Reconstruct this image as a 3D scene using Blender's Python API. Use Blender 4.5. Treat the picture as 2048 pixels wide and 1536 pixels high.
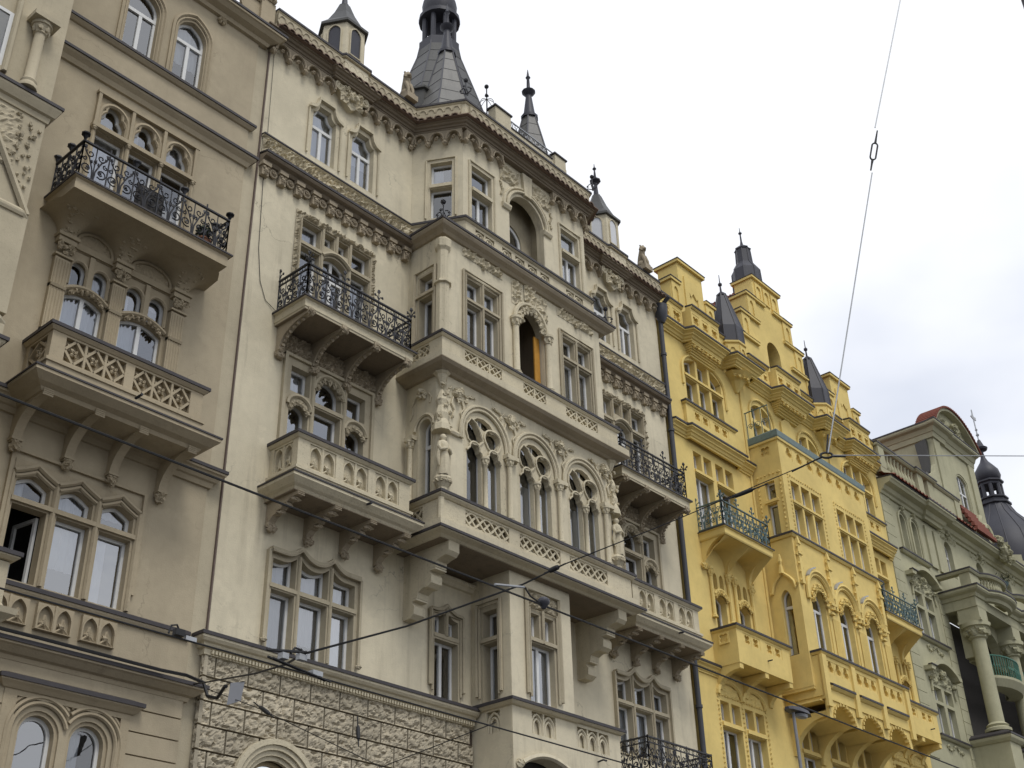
import bpy, math, random
from mathutils import Vector, Matrix, geometry, noise
random.seed(7)
R = math.radians
sc = bpy.context.scene
for o in list(bpy.data.objects): bpy.data.objects.remove(o)
# ------------------------------------------------------------------ camera, sky, sun, exposure
EYE = Vector((0.0, -18.0, 0.0)); GROUND = -1.6
cam = bpy.data.cameras.new('camera'); camo = bpy.data.objects.new('camera', cam)
sc.collection.objects.link(camo); sc.camera = camo
cam.sensor_width = 36; cam.lens = 36 * 2467.0 / 2048; cam.clip_end = 2000; cam.clip_start = .05
ya, pi_, ro = R(48.994), R(30.768), R(-1.478)
Fw = Vector((math.sin(ya) * math.cos(pi_), math.cos(ya) * math.cos(pi_), math.sin(pi_)))
Rt = Vector((math.cos(ya), -math.sin(ya), 0)); Up = Rt.cross(Fw)
R2 = Rt * math.cos(ro) + Up * math.sin(ro); U2 = Up * math.cos(ro) - Rt * math.sin(ro)
mw = Matrix((R2, U2, -Fw)).transposed().to_4x4(); mw.translation = EYE
camo.matrix_world = mw
sc.render.resolution_x, sc.render.resolution_y = 1024, 768
w = bpy.data.worlds.new('World'); sc.world = w; w.use_nodes = True
nt = w.node_tree; nd = nt.nodes; lk = nt.links; bg = nd['Background']
SUN = Vector((-.14, -.52, .84)).normalized()
sky = nd.new('ShaderNodeTexSky'); sky.sky_type = 'NISHITA'; sky.sun_disc = False
sky.sun_elevation = math.asin(SUN.z); sky.sun_rotation = math.atan2(SUN.x, SUN.y)
tc = nd.new('ShaderNodeTexCoord'); mp = nd.new('ShaderNodeMapping'); mp.inputs['Scale'].default_value = (1.0, 1.0, 1.9)
mp.inputs['Location'].default_value = (1.9, 8.8, 3.3)
cn = nd.new('ShaderNodeTexNoise'); cn.inputs['Scale'].default_value = 1.25; cn.inputs['Detail'].default_value = 6; cn.inputs['Roughness'].default_value = .45
cr = nd.new('ShaderNodeValToRGB'); cr.color_ramp.interpolation = 'EASE'
cr.color_ramp.elements[0].position = .40; cr.color_ramp.elements[0].color = (7.6, 8.1, 9.3, 1)
cr.color_ramp.elements[1].position = .54; cr.color_ramp.elements[1].color = (11.2, 11.4, 11.9, 1)
mx = nd.new('ShaderNodeMix'); mx.data_type = 'RGBA'; mx.inputs[0].default_value = .93
lk.new(tc.outputs['Generated'], mp.inputs[0]); lk.new(mp.outputs[0], cn.inputs['Vector']); lk.new(cn.outputs['Fac'], cr.inputs[0])
lk.new(sky.outputs[0], mx.inputs[6]); lk.new(cr.outputs[0], mx.inputs[7]); lk.new(mx.outputs[2], bg.inputs[0])
bg.inputs[1].default_value = .095
sl = bpy.data.lights.new('sun', 'SUN'); sl.energy = 1.45; sl.angle = R(18); sl.color = (1, .975, .93)
so = bpy.data.objects.new('sun', sl); sc.collection.objects.link(so); so.rotation_euler = SUN.to_track_quat('Z', 'Y').to_euler()
sc.view_settings.view_transform = 'Standard'; sc.view_settings.look = 'None'; sc.view_settings.exposure = .06; sc.view_settings.gamma = 1
sc.render.engine = 'CYCLES'

# ------------------------------------------------------------------ materials
def newmat(name):
    m = bpy.data.materials.new(name); m.use_nodes = True
    t = m.node_tree; return m, t, t.nodes, t.links, t.nodes['Principled BSDF']
def paint(name, col, dirt=(.12, .10, .08), amount=.35, rough=.92, streak=.5, bump=.25, fine=38, scale=.7, crack=0., vary=0.):
    m, t, n, l, p = newmat(name)
    g = n.new('ShaderNodeNewGeometry')
    def nz(sc_, det=4, vec=None, ro_=.6):
        a = n.new('ShaderNodeTexNoise'); a.inputs['Scale'].default_value = sc_; a.inputs['Detail'].default_value = det; a.inputs['Roughness'].default_value = ro_
        l.new(vec or g.outputs['Position'], a.inputs['Vector']); return a
    def ramp(src, a, b):
        r_ = n.new('ShaderNodeMapRange'); r_.inputs[1].default_value = a; r_.inputs[2].default_value = b; l.new(src, r_.inputs[0]); return r_.outputs[0]
    def mix(f, a, b, fac=None):
        x = n.new('ShaderNodeMix'); x.data_type = 'RGBA'
        if f is not None: l.new(f, x.inputs[0])
        if fac is not None: x.inputs[0].default_value = fac
        for i, c in ((6, a), (7, b)):
            if isinstance(c, tuple): x.inputs[i].default_value = (*c, 1)
            else: l.new(c, x.inputs[i])
        return x.outputs[2]
    def mul(a, k):
        x = n.new('ShaderNodeMath'); x.operation = 'MULTIPLY'; l.new(a, x.inputs[0])
        if isinstance(k, (int, float)): x.inputs[1].default_value = k
        else: l.new(k, x.inputs[1])
        return x.outputs[0]
    v = mix(ramp(nz(scale).outputs['Fac'], .3, .7), tuple(c * .86 for c in col), tuple(min(1, c * 1.08) for c in col))
    v = mix(mul(ramp(nz(5, 5).outputs['Fac'], .45, .8), .35), v, tuple(c * .72 for c in col))
    mpn = n.new('ShaderNodeMapping'); mpn.inputs['Scale'].default_value = (3.2, 3.2, .22); l.new(g.outputs['Position'], mpn.inputs[0])
    st = ramp(nz(1.3, 6, mpn.outputs[0], .65).outputs['Fac'], .52, .82)
    v = mix(mul(mul(st, ramp(nz(.55, 3).outputs['Fac'], .38, .66)), streak), v, dirt)
    v = mix(mul(ramp(nz(22, 4).outputs['Fac'], .58, .8), amount), v, dirt)
    if crack:
        wv = n.new('ShaderNodeVectorMath'); wv.operation = 'MULTIPLY_ADD'; wn = nz(1.6, 5); l.new(wn.outputs['Color'], wv.inputs[0]); wv.inputs[1].default_value = (.9, .9, .9); l.new(g.outputs['Position'], wv.inputs[2])
        vo = n.new('ShaderNodeTexVoronoi'); vo.feature = 'DISTANCE_TO_EDGE'; vo.inputs['Scale'].default_value = .42; l.new(wv.outputs[0], vo.inputs['Vector'])
        v = mix(mul(mul(ramp(vo.outputs['Distance'], .006, .001), ramp(nz(.5, 2).outputs['Fac'], .5, .6)), crack), v, tuple(c * .35 for c in col))
        v = mix(mul(ramp(nz(.9, 6, None, .7).outputs['Fac'], .56, .60), .22), v, tuple(min(1, c * 1.22) for c in col))
    if vary:
        oi = n.new('ShaderNodeObjectInfo'); v = mix(ramp(oi.outputs['Random'], 0, 1), v, mix(None, v, tuple(c * .45 for c in col), vary))
    l.new(v, p.inputs['Base Color']); p.inputs['Roughness'].default_value = rough; p.inputs['Specular IOR Level'].default_value = .25
    b = n.new('ShaderNodeBump'); b.inputs['Strength'].default_value = bump; b.inputs['Distance'].default_value = .02
    bb = nz(fine, 5); l.new(bb.outputs['Fac'], b.inputs['Height']); l.new(b.outputs[0], p.inputs['Normal'])
    return m
def plain(name, col, rough=.6, metal=0, var=.25, sc_=9, spec=.4):
    m, t, n, l, p = newmat(name)
    g = n.new('ShaderNodeNewGeometry'); a = n.new('ShaderNodeTexNoise'); a.inputs['Scale'].default_value = sc_; a.inputs['Detail'].default_value = 4
    l.new(g.outputs['Position'], a.inputs['Vector'])
    x = n.new('ShaderNodeMix'); x.data_type = 'RGBA'; l.new(a.outputs['Fac'], x.inputs[0])
    x.inputs[6].default_value = (*[c * (1 - var) for c in col], 1); x.inputs[7].default_value = (*[min(1, c * (1 + var)) for c in col], 1)
    l.new(x.outputs[2], p.inputs['Base Color']); p.inputs['Roughness'].default_value = rough; p.inputs['Metallic'].default_value = metal; p.inputs['Specular IOR Level'].default_value = spec
    return m
def glass(name, refl=.10, tint=(.74, .77, .80)):
    m, t, n, l, p = newmat(name); n.remove(p); o = n['Material Output']
    tr = n.new('ShaderNodeBsdfTransparent'); tr.inputs[0].default_value = (*tint, 1)
    gl = n.new('ShaderNodeBsdfGlossy'); gl.inputs['Roughness'].default_value = .02; gl.inputs[0].default_value = (.93, .94, .95, 1)
    g = n.new('ShaderNodeNewGeometry'); a = n.new('ShaderNodeTexNoise'); a.inputs['Scale'].default_value = 1.7; l.new(g.outputs['Position'], a.inputs['Vector'])
    b = n.new('ShaderNodeBump'); b.inputs['Strength'].default_value = .05; b.inputs['Distance'].default_value = .1; l.new(a.outputs['Fac'], b.inputs['Height']); l.new(b.outputs[0], gl.inputs['Normal'])
    fr = n.new('ShaderNodeFresnel'); fr.inputs['IOR'].default_value = 1.52
    ad = n.new('ShaderNodeMath'); ad.operation = 'ADD'; ad.use_clamp = True; ad.inputs[1].default_value = refl; l.new(fr.outputs[0], ad.inputs[0])
    oi = n.new('ShaderNodeObjectInfo'); mr = n.new('ShaderNodeMapRange'); mr.inputs[3].default_value = refl; mr.inputs[4].default_value = refl + .24; l.new(oi.outputs['Random'], mr.inputs[0]); l.new(mr.outputs[0], ad.inputs[1])
    mxs = n.new('ShaderNodeMixShader'); l.new(ad.outputs[0], mxs.inputs[0]); l.new(tr.outputs[0], mxs.inputs[1]); l.new(gl.outputs[0], mxs.inputs[2]); l.new(mxs.outputs[0], o.inputs[0])
    return m
CREAM = paint('cream_plaster', (.62, .555, .405), dirt=(.16, .13, .09), amount=.22, streak=.75, crack=.6)
CSTONE = paint('cream_carved_stone', (.575, .51, .365), dirt=(.12, .09, .06), amount=.6, streak=.6, bump=.5, fine=26)
CTAN = paint('tan_window_stone', (.43, .375, .265), dirt=(.12, .09, .06), amount=.4, streak=.5, bump=.3)
CMID = paint('grimy_shaded_stone', (.37, .31, .22), dirt=(.08, .06, .045), amount=.6, streak=.7, bump=.4)  # grime tone that also paints in shade on brackets and corbel arches
CDIRT_SHADE = paint('sooty_shaded_stone', (.235, .19, .135), dirt=(.06, .045, .035), amount=.6, streak=.7, bump=.4)  # soot on the eaves; also paints the shade of soffits and loggia
MORTAR = paint('dark_joint', (.085, .065, .048), dirt=(.04, .03, .02), amount=.5)
RUST = paint('rusticated_stone', (.50, .44, .325), dirt=(.10, .075, .05), amount=.45, streak=.5, bump=.8, fine=16, vary=.5)
BEIGE = paint('beige_plaster', (.405, .343, .238), dirt=(.16, .12, .08), amount=.14, streak=.35, crack=.35)
BSTONE = paint('beige_carved_stone', (.395, .33, .225), dirt=(.10, .08, .055), amount=.35, streak=.3)
BLIGHT = paint('pale_beige_plaster', (.47, .41, .29), amount=.25, streak=.4)
YEL = paint('yellow_plaster', (.74, .565, .205), dirt=(.42, .29, .10), amount=.12, streak=.35, bump=.15)
GRN = paint('olive_plaster', (.42, .40, .265), dirt=(.10, .10, .07), amount=.25, streak=.5)
LEAD = plain('lead_flashing', (.045, .04, .042), .6)
SLATE = paint('slate_metal_roof', (.085, .083, .076), dirt=(.035, .035, .032), amount=.6, rough=.45, bump=.2, streak=1., scale=1.6)
SLATE2 = paint('patinated_sheet_roof', (.13, .125, .112), dirt=(.05, .05, .045), amount=.6, rough=.42, bump=.2, streak=1., scale=1.6)
DSLATE = paint('dark_slate', (.055, .055, .065), dirt=(.03, .03, .03), amount=.4, rough=.5, bump=.15)
IRON = plain('wrought_iron', (.022, .022, .026), .55)
TEAL = plain('verdigris_iron', (.085, .135, .135), .6, var=.5)
COPPER = plain('verdigris_copper', (.13, .175, .165), .6, var=.3)
WOOD = plain('white_window_paint', (.66, .66, .64), .5, var=.08)
GLASS = glass('window_glass')
CURT = plain('net_curtain', (.62, .63, .64), .9, var=.08, sc_=3)
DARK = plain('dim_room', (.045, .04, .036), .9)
TILE = paint('clay_tile', (.235, .085, .06), dirt=(.09, .06, .05), amount=.6, streak=.4)
OTILE = paint('weathered_tile', (.2, .14, .105), dirt=(.08, .06, .05), amount=.7, streak=.4)
PIPE = plain('grey_pipe', (.045, .047, .055), .5)
ORANGE = plain('orange_board', (.45, .22, .03), .8)
CABLE = plain('black_cable', (.015, .015, .016), .6)
STEEL = plain('zinc_steel', (.36, .37, .38), .45, .3)
ASPH = plain('asphalt', (.07, .07, .072), .9); PAVE = plain('paving', (.11, .105, .1), .9)

# ------------------------------------------------------------------ mesh helpers
FR = [Matrix.Identity(4)]
def side_frame(x, y=0.0): return Matrix(((0, 1, 0, x), (-1, 0, 0, y), (0, 0, 1, 0), (0, 0, 0, 1)))   # face looking to -X, u runs towards the street
def line_frame(p, q):                                                                             # face from p to q in plan, d runs inwards
    a = math.atan2(q[1] - p[1], q[0] - p[0]); return Matrix.Translation((p[0], p[1], 0)) @ Matrix.Rotation(a, 4, 'Z')
def area(p): return sum(p[i][0] * p[(i + 1) % len(p)][1] - p[(i + 1) % len(p)][0] * p[i][1] for i in range(len(p)))
def ccw(p): return list(p) if area(p) > 0 else list(p)[::-1]
def inside(x, y, p):
    c = False; j = len(p) - 1
    for i in range(len(p)):
        if (p[i][1] > y) != (p[j][1] > y) and x < (p[j][0] - p[i][0]) * (y - p[i][1]) / (p[j][1] - p[i][1]) + p[i][0]: c = not c
        j = i
    return c
def inset(p, t):
    p = ccw(p); n = len(p); o = []
    for i in range(n):
        a, b, c = Vector(p[i - 1][:2]), Vector(p[i][:2]), Vector(p[(i + 1) % n][:2])
        d1 = (b - a).normalized(); d2 = (c - b).normalized()
        n1 = Vector((-d1.y, d1.x)); n2 = Vector((-d2.y, d2.x)); k = max(.35, 1 + n1.dot(n2)); q = b + (n1 + n2) * (t / k); o.append((q.x, q.y))
    return o
class MB:
    def __init__(s): s.v = []; s.f = []
    def add(s, vs, fs):
        o = len(s.v); s.v += [tuple(v) for v in vs]; s.f += [tuple(o + i for i in f) for f in fs]; return s
    def box(s, x0, x1, y0, y1, z0, z1):
        return s.add([(x0, y0, z0), (x1, y0, z0), (x1, y1, z0), (x0, y1, z0), (x0, y0, z1), (x1, y0, z1), (x1, y1, z1), (x0, y1, z1)],
                     [(0, 3, 2, 1), (4, 5, 6, 7), (0, 1, 5, 4), (1, 2, 6, 5), (2, 3, 7, 6), (3, 0, 4, 7)])
    def plate(s, outer, holes=(), d0=0., d1=.1, a='y', back=False):
        mp_ = {'y': lambda u, v, d: (u, d, v), 'x': lambda u, v, d: (d, u, v), 'z': lambda u, v, d: (u, v, d)}[a]
        loops = [ccw(outer)] + [ccw(h) for h in holes]
        if len(loops) == 1:
            n = len(loops[0]); vs = [mp_(u, v, d0) for u, v in loops[0]]; s.add(vs, [tuple(range(n))])
            if back: s.add([mp_(u, v, d1) for u, v in loops[0]], [tuple(range(n))[::-1]])
        else:
            pts = []; ed = []
            for L in loops:
                o = len(pts); pts += [Vector(q) for q in L]; ed += [(o + i, o + (i + 1) % len(L)) for i in range(len(L))]
            V2, _, F2, _, _, _ = geometry.delaunay_2d_cdt(pts, ed, [], 1 if False else 0, 1e-6)
            keep = []
            for f in F2:
                cx = sum(V2[i].x for i in f) / len(f); cy = sum(V2[i].y for i in f) / len(f)
                if inside(cx, cy, loops[0]) and not any(inside(cx, cy, h) for h in loops[1:]): keep.append(tuple(f))
            s.add([mp_(q.x, q.y, d0) for q in V2], keep)
            if back: s.add([mp_(q.x, q.y, d1) for q in V2], [f[::-1] for f in keep])
        for k, L in enumerate(loops):
            n = len(L); vs = [mp_(u, v, d0) for u, v in L] + [mp_(u, v, d1) for u, v in L]
            s.add(vs, [(i, (i + 1) % n, n + (i + 1) % n, n + i) for i in range(n)])
        return s
    def sweep(s, path, prof, cap=True):
        n = len(path); m = len(prof); vs = []
        for i, p in enumerate(path):
            p = Vector(p); d1 = (p - Vector(path[i - 1])).normalized() if i else None; d2 = (Vector(path[i + 1]) - p).normalized() if i < n - 1 else None
            if d1 is None: d1 = d2
            if d2 is None: d2 = d1
            n1 = Vector((d1.y, -d1.x)); n2 = Vector((d2.y, -d2.x)); mt = (n1 + n2) / max(.2, 1 + n1.dot(n2))
            vs += [(p.x + mt.x * o, p.y + mt.y * o, z) for o, z in prof]
        fs = [(i * m + j, (i + 1) * m + j, (i + 1) * m + j + 1, i * m + j + 1) for i in range(n - 1) for j in range(m - 1)]
        if cap: fs += [tuple(range(m)), tuple(range((n - 1) * m, n * m))[::-1]]
        return s.add(vs, fs)
    def lathe(s, c, prof, n=12, rot=0., sq=(1, 1), cap=True):
        vs = []
        for r, z in prof: vs += [(c[0] + r * sq[0] * math.cos(rot + 2 * math.pi * k / n), c[1] + r * sq[1] * math.sin(rot + 2 * math.pi * k / n), c[2] + z) for k in range(n)]
        m = len(prof); fs = [(j * n + k, j * n + (k + 1) % n, (j + 1) * n + (k + 1) % n, (j + 1) * n + k) for j in range(m - 1) for k in range(n)]
        if cap: fs += [tuple(range(n))[::-1], tuple(range((m - 1) * n, m * n))]
        return s.add(vs, fs)
    def tube(s, pts, r, n=5, closed=False, ph=0.):
        pts = [Vector(p) for p in pts]; m = len(pts); vs = []; ref = Vector((0, 0, 1)); rr = r if isinstance(r, (list, tuple)) else [r] * m; last = None
        for i, p in enumerate(pts):
            a = pts[i - 1] if (i or closed) else p; b = pts[(i + 1) % m] if (i < m - 1 or closed) else p
            d = (b - a).normalized() if (b - a).length > 1e-9 else Vector((1, 0, 0))
            if last is None:
                u = d.cross(Vector((0, 1, 0)));
                if u.length < .2: u = d.cross(ref)
            else: u = last - d * last.dot(d)
            u.normalize(); last = u; v_ = d.cross(u)
            vs += [tuple(p + (u * math.cos(ph + 2 * math.pi * k / n) + v_ * math.sin(ph + 2 * math.pi * k / n)) * rr[i]) for k in range(n)]
        fs = [(i * n + k, i * n + (k + 1) % n, ((i + 1) % m) * n + (k + 1) % n, ((i + 1) % m) * n + k) for i in range(m if closed else m - 1) for k in range(n)]
        if not closed: fs += [tuple(range(n))[::-1], tuple(range((m - 1) * n, m * n))]
        return s.add(vs, fs)
    def bar(s, p, q, wd, dp): # rectangular bar in the u/w plane between 2-d points, depth range dp
        p, q = Vector(p), Vector(q); d = (q - p).normalized(); k = Vector((-d.y, d.x)) * wd / 2
        return s.plate([tuple(p - k), tuple(q - k), tuple(q + k), tuple(p + k)], (), dp[0], dp[1])
    def lump(s, c, sz, seed=0, n=7, m=5, amp=.35, fq=2.2):
        vs = []; sz = (sz,) * 3 if isinstance(sz, (int, float)) else sz
        for j in range(m + 1):
            t = math.pi * j / m
            for k in range(n):
                a = 2 * math.pi * k / n + j * .4; d = Vector((math.sin(t) * math.cos(a), math.sin(t) * math.sin(a), math.cos(t)))
                q = 1 + amp * noise.noise(d * fq + Vector((seed * 3.7, seed * 1.3, seed * .7))) * 2
                vs.append((c[0] + d.x * sz[0] * q, c[1] + d.y * sz[1] * q, c[2] + d.z * sz[2] * q))
        return s.add(vs, [(j * n + k, j * n + (k + 1) % n, (j + 1) * n + (k + 1) % n, (j + 1) * n + k) for j in range(m) for k in range(n)])
    def rosette(s, c, r, seed=0, k=6, dp=.05):
        s.lump(c, (r * .42, dp * 1.3, r * .42), seed)
        for i in range(k):
            a = 2 * math.pi * (i + .3 * (seed % 3)) / k; s.lump((c[0] + math.cos(a) * r * .62, c[1] + .01, c[2] + math.sin(a) * r * .62), (r * .36, dp, r * .36), seed + i, 6, 4)
        return s
    def leafball(s, c, r, seed=0, k=11):
        s.lump(c, r * .75, seed)
        for i in range(k):
            d = Vector((random.uniform(-1, 1), random.uniform(-1, .3), random.uniform(-1, 1))).normalized() * r * .62
            s.lump((c[0] + d.x, c[1] + d.y, c[2] + d.z), r * random.uniform(.3, .45), seed + i, 6, 4, .5)
        return s
    def relief(s, u0, u1, w0, w1, d, h, seed=0, step=.035, fq=6., kind=0):
        nu = max(2, int((u1 - u0) / step)); nw = max(2, int((w1 - w0) / step)); vs = []
        for j in range(nw + 1):
            for i in range(nu + 1):
                u = u0 + (u1 - u0) * i / nu; q = w0 + (w1 - w0) * j / nw
                if i in (0, nu) or j in (0, nw): z = 0
                else:
                    P = Vector((u * fq, q * fq, seed * 5.1)); a = noise.noise(P); b = noise.noise(P * 2.1 + Vector((9, 3, 1)))
                    if kind == 0: z = max(0, 1 - abs(a) * 4.2) * .9 + max(0, b - .08) * 1.6
                    else: z = max(0, 1 - abs(a + .35 * b) * 5) * .8 + .35 * (.5 + b) + .3 * noise.noise(P * .5)
                    z = min(1.15, z)
                vs.append((u, d - h * z, q))
        k = nu + 1
        return s.add(vs, [(j * k + i, j * k + i + 1, (j + 1) * k + i + 1, (j + 1) * k + i) for j in range(nw) for i in range(nu)])
    def mesh(s, name, mat, smooth=False):
        me = bpy.data.meshes.new(name); M = FR[-1]; ident = M == Matrix.Identity(4)
        me.from_pydata(s.v if ident else [tuple(M @ Vector(v)) for v in s.v], [], s.f); me.materials.append(mat)
        if smooth: me.polygons.foreach_set('use_smooth', [True] * len(me.polygons)); me.set_sharp_from_angle(angle=R(45))
        return me
    def build(s, name, mat, parent=None, smooth=False):
        o = link(name, s.mesh(name, mat, smooth), parent)
        if parent is not None and name in SMALL: o['kind'] = 'stuff'
        return o
ROOT = {}; SMALL = {'carving', 'beading', 'dentils', 'vine_carving', 'festoon', 'arch_carving', 'mask_relief', 'seam', 'capital'}
def link(name, me, parent=None, loc=None):
    o = bpy.data.objects.new(name, me); sc.collection.objects.link(o)
    if parent is not None:
        o.parent = parent
        if parent in ROOT: o.matrix_parent_inverse = Matrix.Translation(-parent.location)
    if loc is not None: o.location = loc
    return o
class fr_:
    def __init__(s, M): s.M = M
    def __enter__(s): FR.append(s.M)
    def __exit__(s, *a): FR.pop()
def thing(name, label, cat, loc=(0, 0, 0), group=None):
    o = bpy.data.objects.new(name, None); sc.collection.objects.link(o); o.location = loc; o.empty_display_size = .3
    o['label'] = label; o['category'] = cat
    if group: o['group'] = group
    ROOT[o] = 1; return o
def tag(o, label, cat, group=None, kind=None):
    if label: o['label'] = label
    if cat: o['category'] = cat
    if group: o['group'] = group
    if kind: o['kind'] = kind
    return o
def rect(a, b, c, d): return [(a, c), (b, c), (b, d), (a, d)]
def circ(cx, cz, r, n=16, rz=None): return [(cx + r * math.cos(2 * math.pi * i / n), cz + (rz or r) * math.sin(2 * math.pi * i / n)) for i in range(n)]
def foil(cx, cz, r, k=4, n=24, amp=.28, rot=0.): return [(cx + r * (1 - amp + amp * abs(math.cos(k * (a - rot) / 2))) * math.cos(a), cz + r * (1 - amp + amp * abs(math.cos(k * (a - rot) / 2))) * math.sin(a)) for a in [2 * math.pi * i / n for i in range(n)]]
def head(x0, x1, zs, kind='round', rise=None, n=12, e=1.35):
    c = (x0 + x1) / 2; h = (x1 - x0) / 2; rise = h if rise is None else rise; o = []
    if kind == 'rect': return [(x1, zs), (x0, zs)]
    if kind == 'shoulder':
        s_ = h * .5; q = [(x1 - s_ * math.sin(a) , zs + rise * (1 - math.cos(a))) for a in [math.pi / 2 * i / 5 for i in range(6)]]
        return q + [(2 * c - x, z) for x, z in q[::-1]]
    for i in range(n + 1):
        t = 1 - 2 * i / n; a = abs(t)
        if kind == 'round': an = math.pi * i / n; o.append((c + h * math.cos(an), zs + rise * math.sin(an))); continue
        if kind == 'seg': z = 1 - a * a
        elif kind == 'tudor': z = 1 - a ** 1.35
        elif kind == 'accol': z = .35 * (1 - a ** 2.2) + .65 * (1 - a) ** 1.9
        elif kind == 'point':
            an = math.pi / 2 * (1 - abs(1 - 2 * i / n)); R_ = e; m_ = math.acos((e - 1) / e); th = m_ * (1 - a); x = 1 - R_ + R_ * math.cos(th); z = math.sin(th) / math.sin(m_)
            o.append((c + h * (x if t > 0 else -x), zs + rise * z)); continue
        elif kind == 'ogee':
            z = (math.sqrt(max(0, 1 - ((a - .0) / 1.0) ** 2)) * .72 + .28 * (1 - a) ** 2.2)
        elif kind == 'tref':
            an = math.pi * i / n; r_ = .74 + .34 * abs(math.cos(1.5 * (an - math.pi / 2))); o.append((c + h * r_ * math.cos(an), zs + rise * r_ * math.sin(an))); continue
        o.append((c + h * t, zs + rise * z))
    return o
def opening(x0, x1, z0, zs, kind='rect', rise=None, n=12, e=1.35): return [(x0, z0), (x1, z0)] + head(x0, x1, zs, kind, rise, n, e)
def spiral(cx, cz, r0, r1, a0, turns, n=14, d=0.): return [(cx + (r0 + (r1 - r0) * i / n) * math.cos(a0 + turns * 2 * math.pi * i / n), d, cz + (r0 + (r1 - r0) * i / n) * math.sin(a0 + turns * 2 * math.pi * i / n)) for i in range(n + 1)]

# ------------------------------------------------------------------ architectural builders
def window(par, outer, lights, d=.2, face=-.05, thick=.24, stone=None, curtain=.6, bars=None, room=True, fw=.055, open_=()):
    """stone surround with one opening per light; every light gets a painted frame and a pane"""
    s_ = MB().plate(outer, lights, face, d + .06).build('window', stone, par)
    us = [p[0] for p in outer]; ws = [p[1] for p in outer]
    for k, L in enumerate(lights):
        L = ccw(L); big = inset(L, -.02); a, b = min(p[0] for p in L), max(p[0] for p in L); lo, hi = min(p[1] for p in L), max(p[1] for p in L)
        if k in open_: continue
        m = MB().plate(big, [inset(L, fw)], d, d + .05)
        for bx in (bars or {}).get(k, ()):
            if bx[0] == 'v': m.box(bx[1] - .04, bx[1] + .04, d - .008, d + .045, lo + .02, (bx[2] if len(bx) > 2 else hi - .02))
            else: m.box(a + .01, b - .01, d - .012, d + .044, bx[1] - .045, bx[1] + .045)
        m.build('frame', WOOD, s_)
        MB().plate(inset(L, fw - .01), (), d + .03, d + .034).build('pane', GLASS, s_)
        if random.random() < curtain and hi - lo > .3:
            c0, c1 = a, b; z0 = lo
            t = random.random()
            if t < .45: z0 = lo
            elif t < .7: z0 = lo + (hi - lo) * random.uniform(.3, .7)
            else: c1 = a + (b - a) * random.uniform(.35, .6)
            nn = max(6, int((c1 - c0) / .05)); mm = MB(); vs = []
            for i in range(nn + 1):
                u = c0 + (c1 - c0) * i / nn; dd = d + .13 + .025 * math.sin(u * 42 + k); vs += [(u, dd, z0), (u, dd, hi + .05)]
            mm.add(vs, [(2 * i, 2 * i + 2, 2 * i + 3, 2 * i + 1) for i in range(nn)]); mm.build('curtain', CURT, s_)
    if room:
        a, b, lo, hi = min(us) + .02, max(us) - .02, min(ws) + .02, max(ws) - .02; y0, y1 = d + .07, d + 1.3
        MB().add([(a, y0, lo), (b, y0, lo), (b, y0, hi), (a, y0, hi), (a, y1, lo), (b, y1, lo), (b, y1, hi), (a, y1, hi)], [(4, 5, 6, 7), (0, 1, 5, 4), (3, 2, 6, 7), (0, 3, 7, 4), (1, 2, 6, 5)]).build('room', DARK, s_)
    return s_
def course(par, path, prof, mat, name='cornice', flash=True, t=.045):
    """moulded string course; a dark sheet-metal strip caps its top edge"""
    o = MB().sweep(path, prof).build(name, mat, par)
    if flash:
        i = max(range(len(prof)), key=lambda k: (round(prof[k][0], 3), prof[k][1])); ou, z = prof[i]; zt = prof[-1][1]
        MB().sweep(path, [(ou - .01, z - .018), (ou + .025, z - .018), (ou + .025, z + t), (prof[-1][0] - .01, zt + t + .01), (prof[-1][0] - .01, zt - .02)]).build('flashing', LEAD, o)
    return o
def mould(z0, z1, out, back=-.03, k=1.0):
    """classical cornice profile from the wall at z0 out to `out` near z1"""
    h = z1 - z0
    return [(back, z0), (out * .18, z0), (out * .18, z0 + h * .14), (out * .34, z0 + h * .2), (out * .44, z0 + h * .36), (out * .62, z0 + h * .42), (out * .62, z0 + h * .55), (out * .82, z0 + h * .66), (out, z0 + h * .7), (out, z0 + h * .88), (back, z1)]
def console(par, x, wd, prof, mat, name='bracket', smooth=False):
    """scrolled bracket: outline in the depth/height plane given extruded to width wd"""
    return MB().plate(prof, (), x - wd / 2, x + wd / 2, 'x', back=True).build(name, mat, par, smooth)
def curved_bracket(z0, z1, out, t0=.16, t1=.2, n=9):
    """quarter-arch bracket: foot on the wall at z0, head at z1 / -out"""
    a = [(-(out) * (1 - math.cos(math.pi / 2 * i / n)), z0 + (z1 - z0) * math.sin(math.pi / 2 * i / n)) for i in range(n + 1)]
    return [(y - .10 * (1 - i / n) - .03, z) for i, (y, z) in enumerate(a)] + [(-out - .03, z1 + t1 * .7), (.02, z1 + t1 * .7), (.02, z0)]
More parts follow.
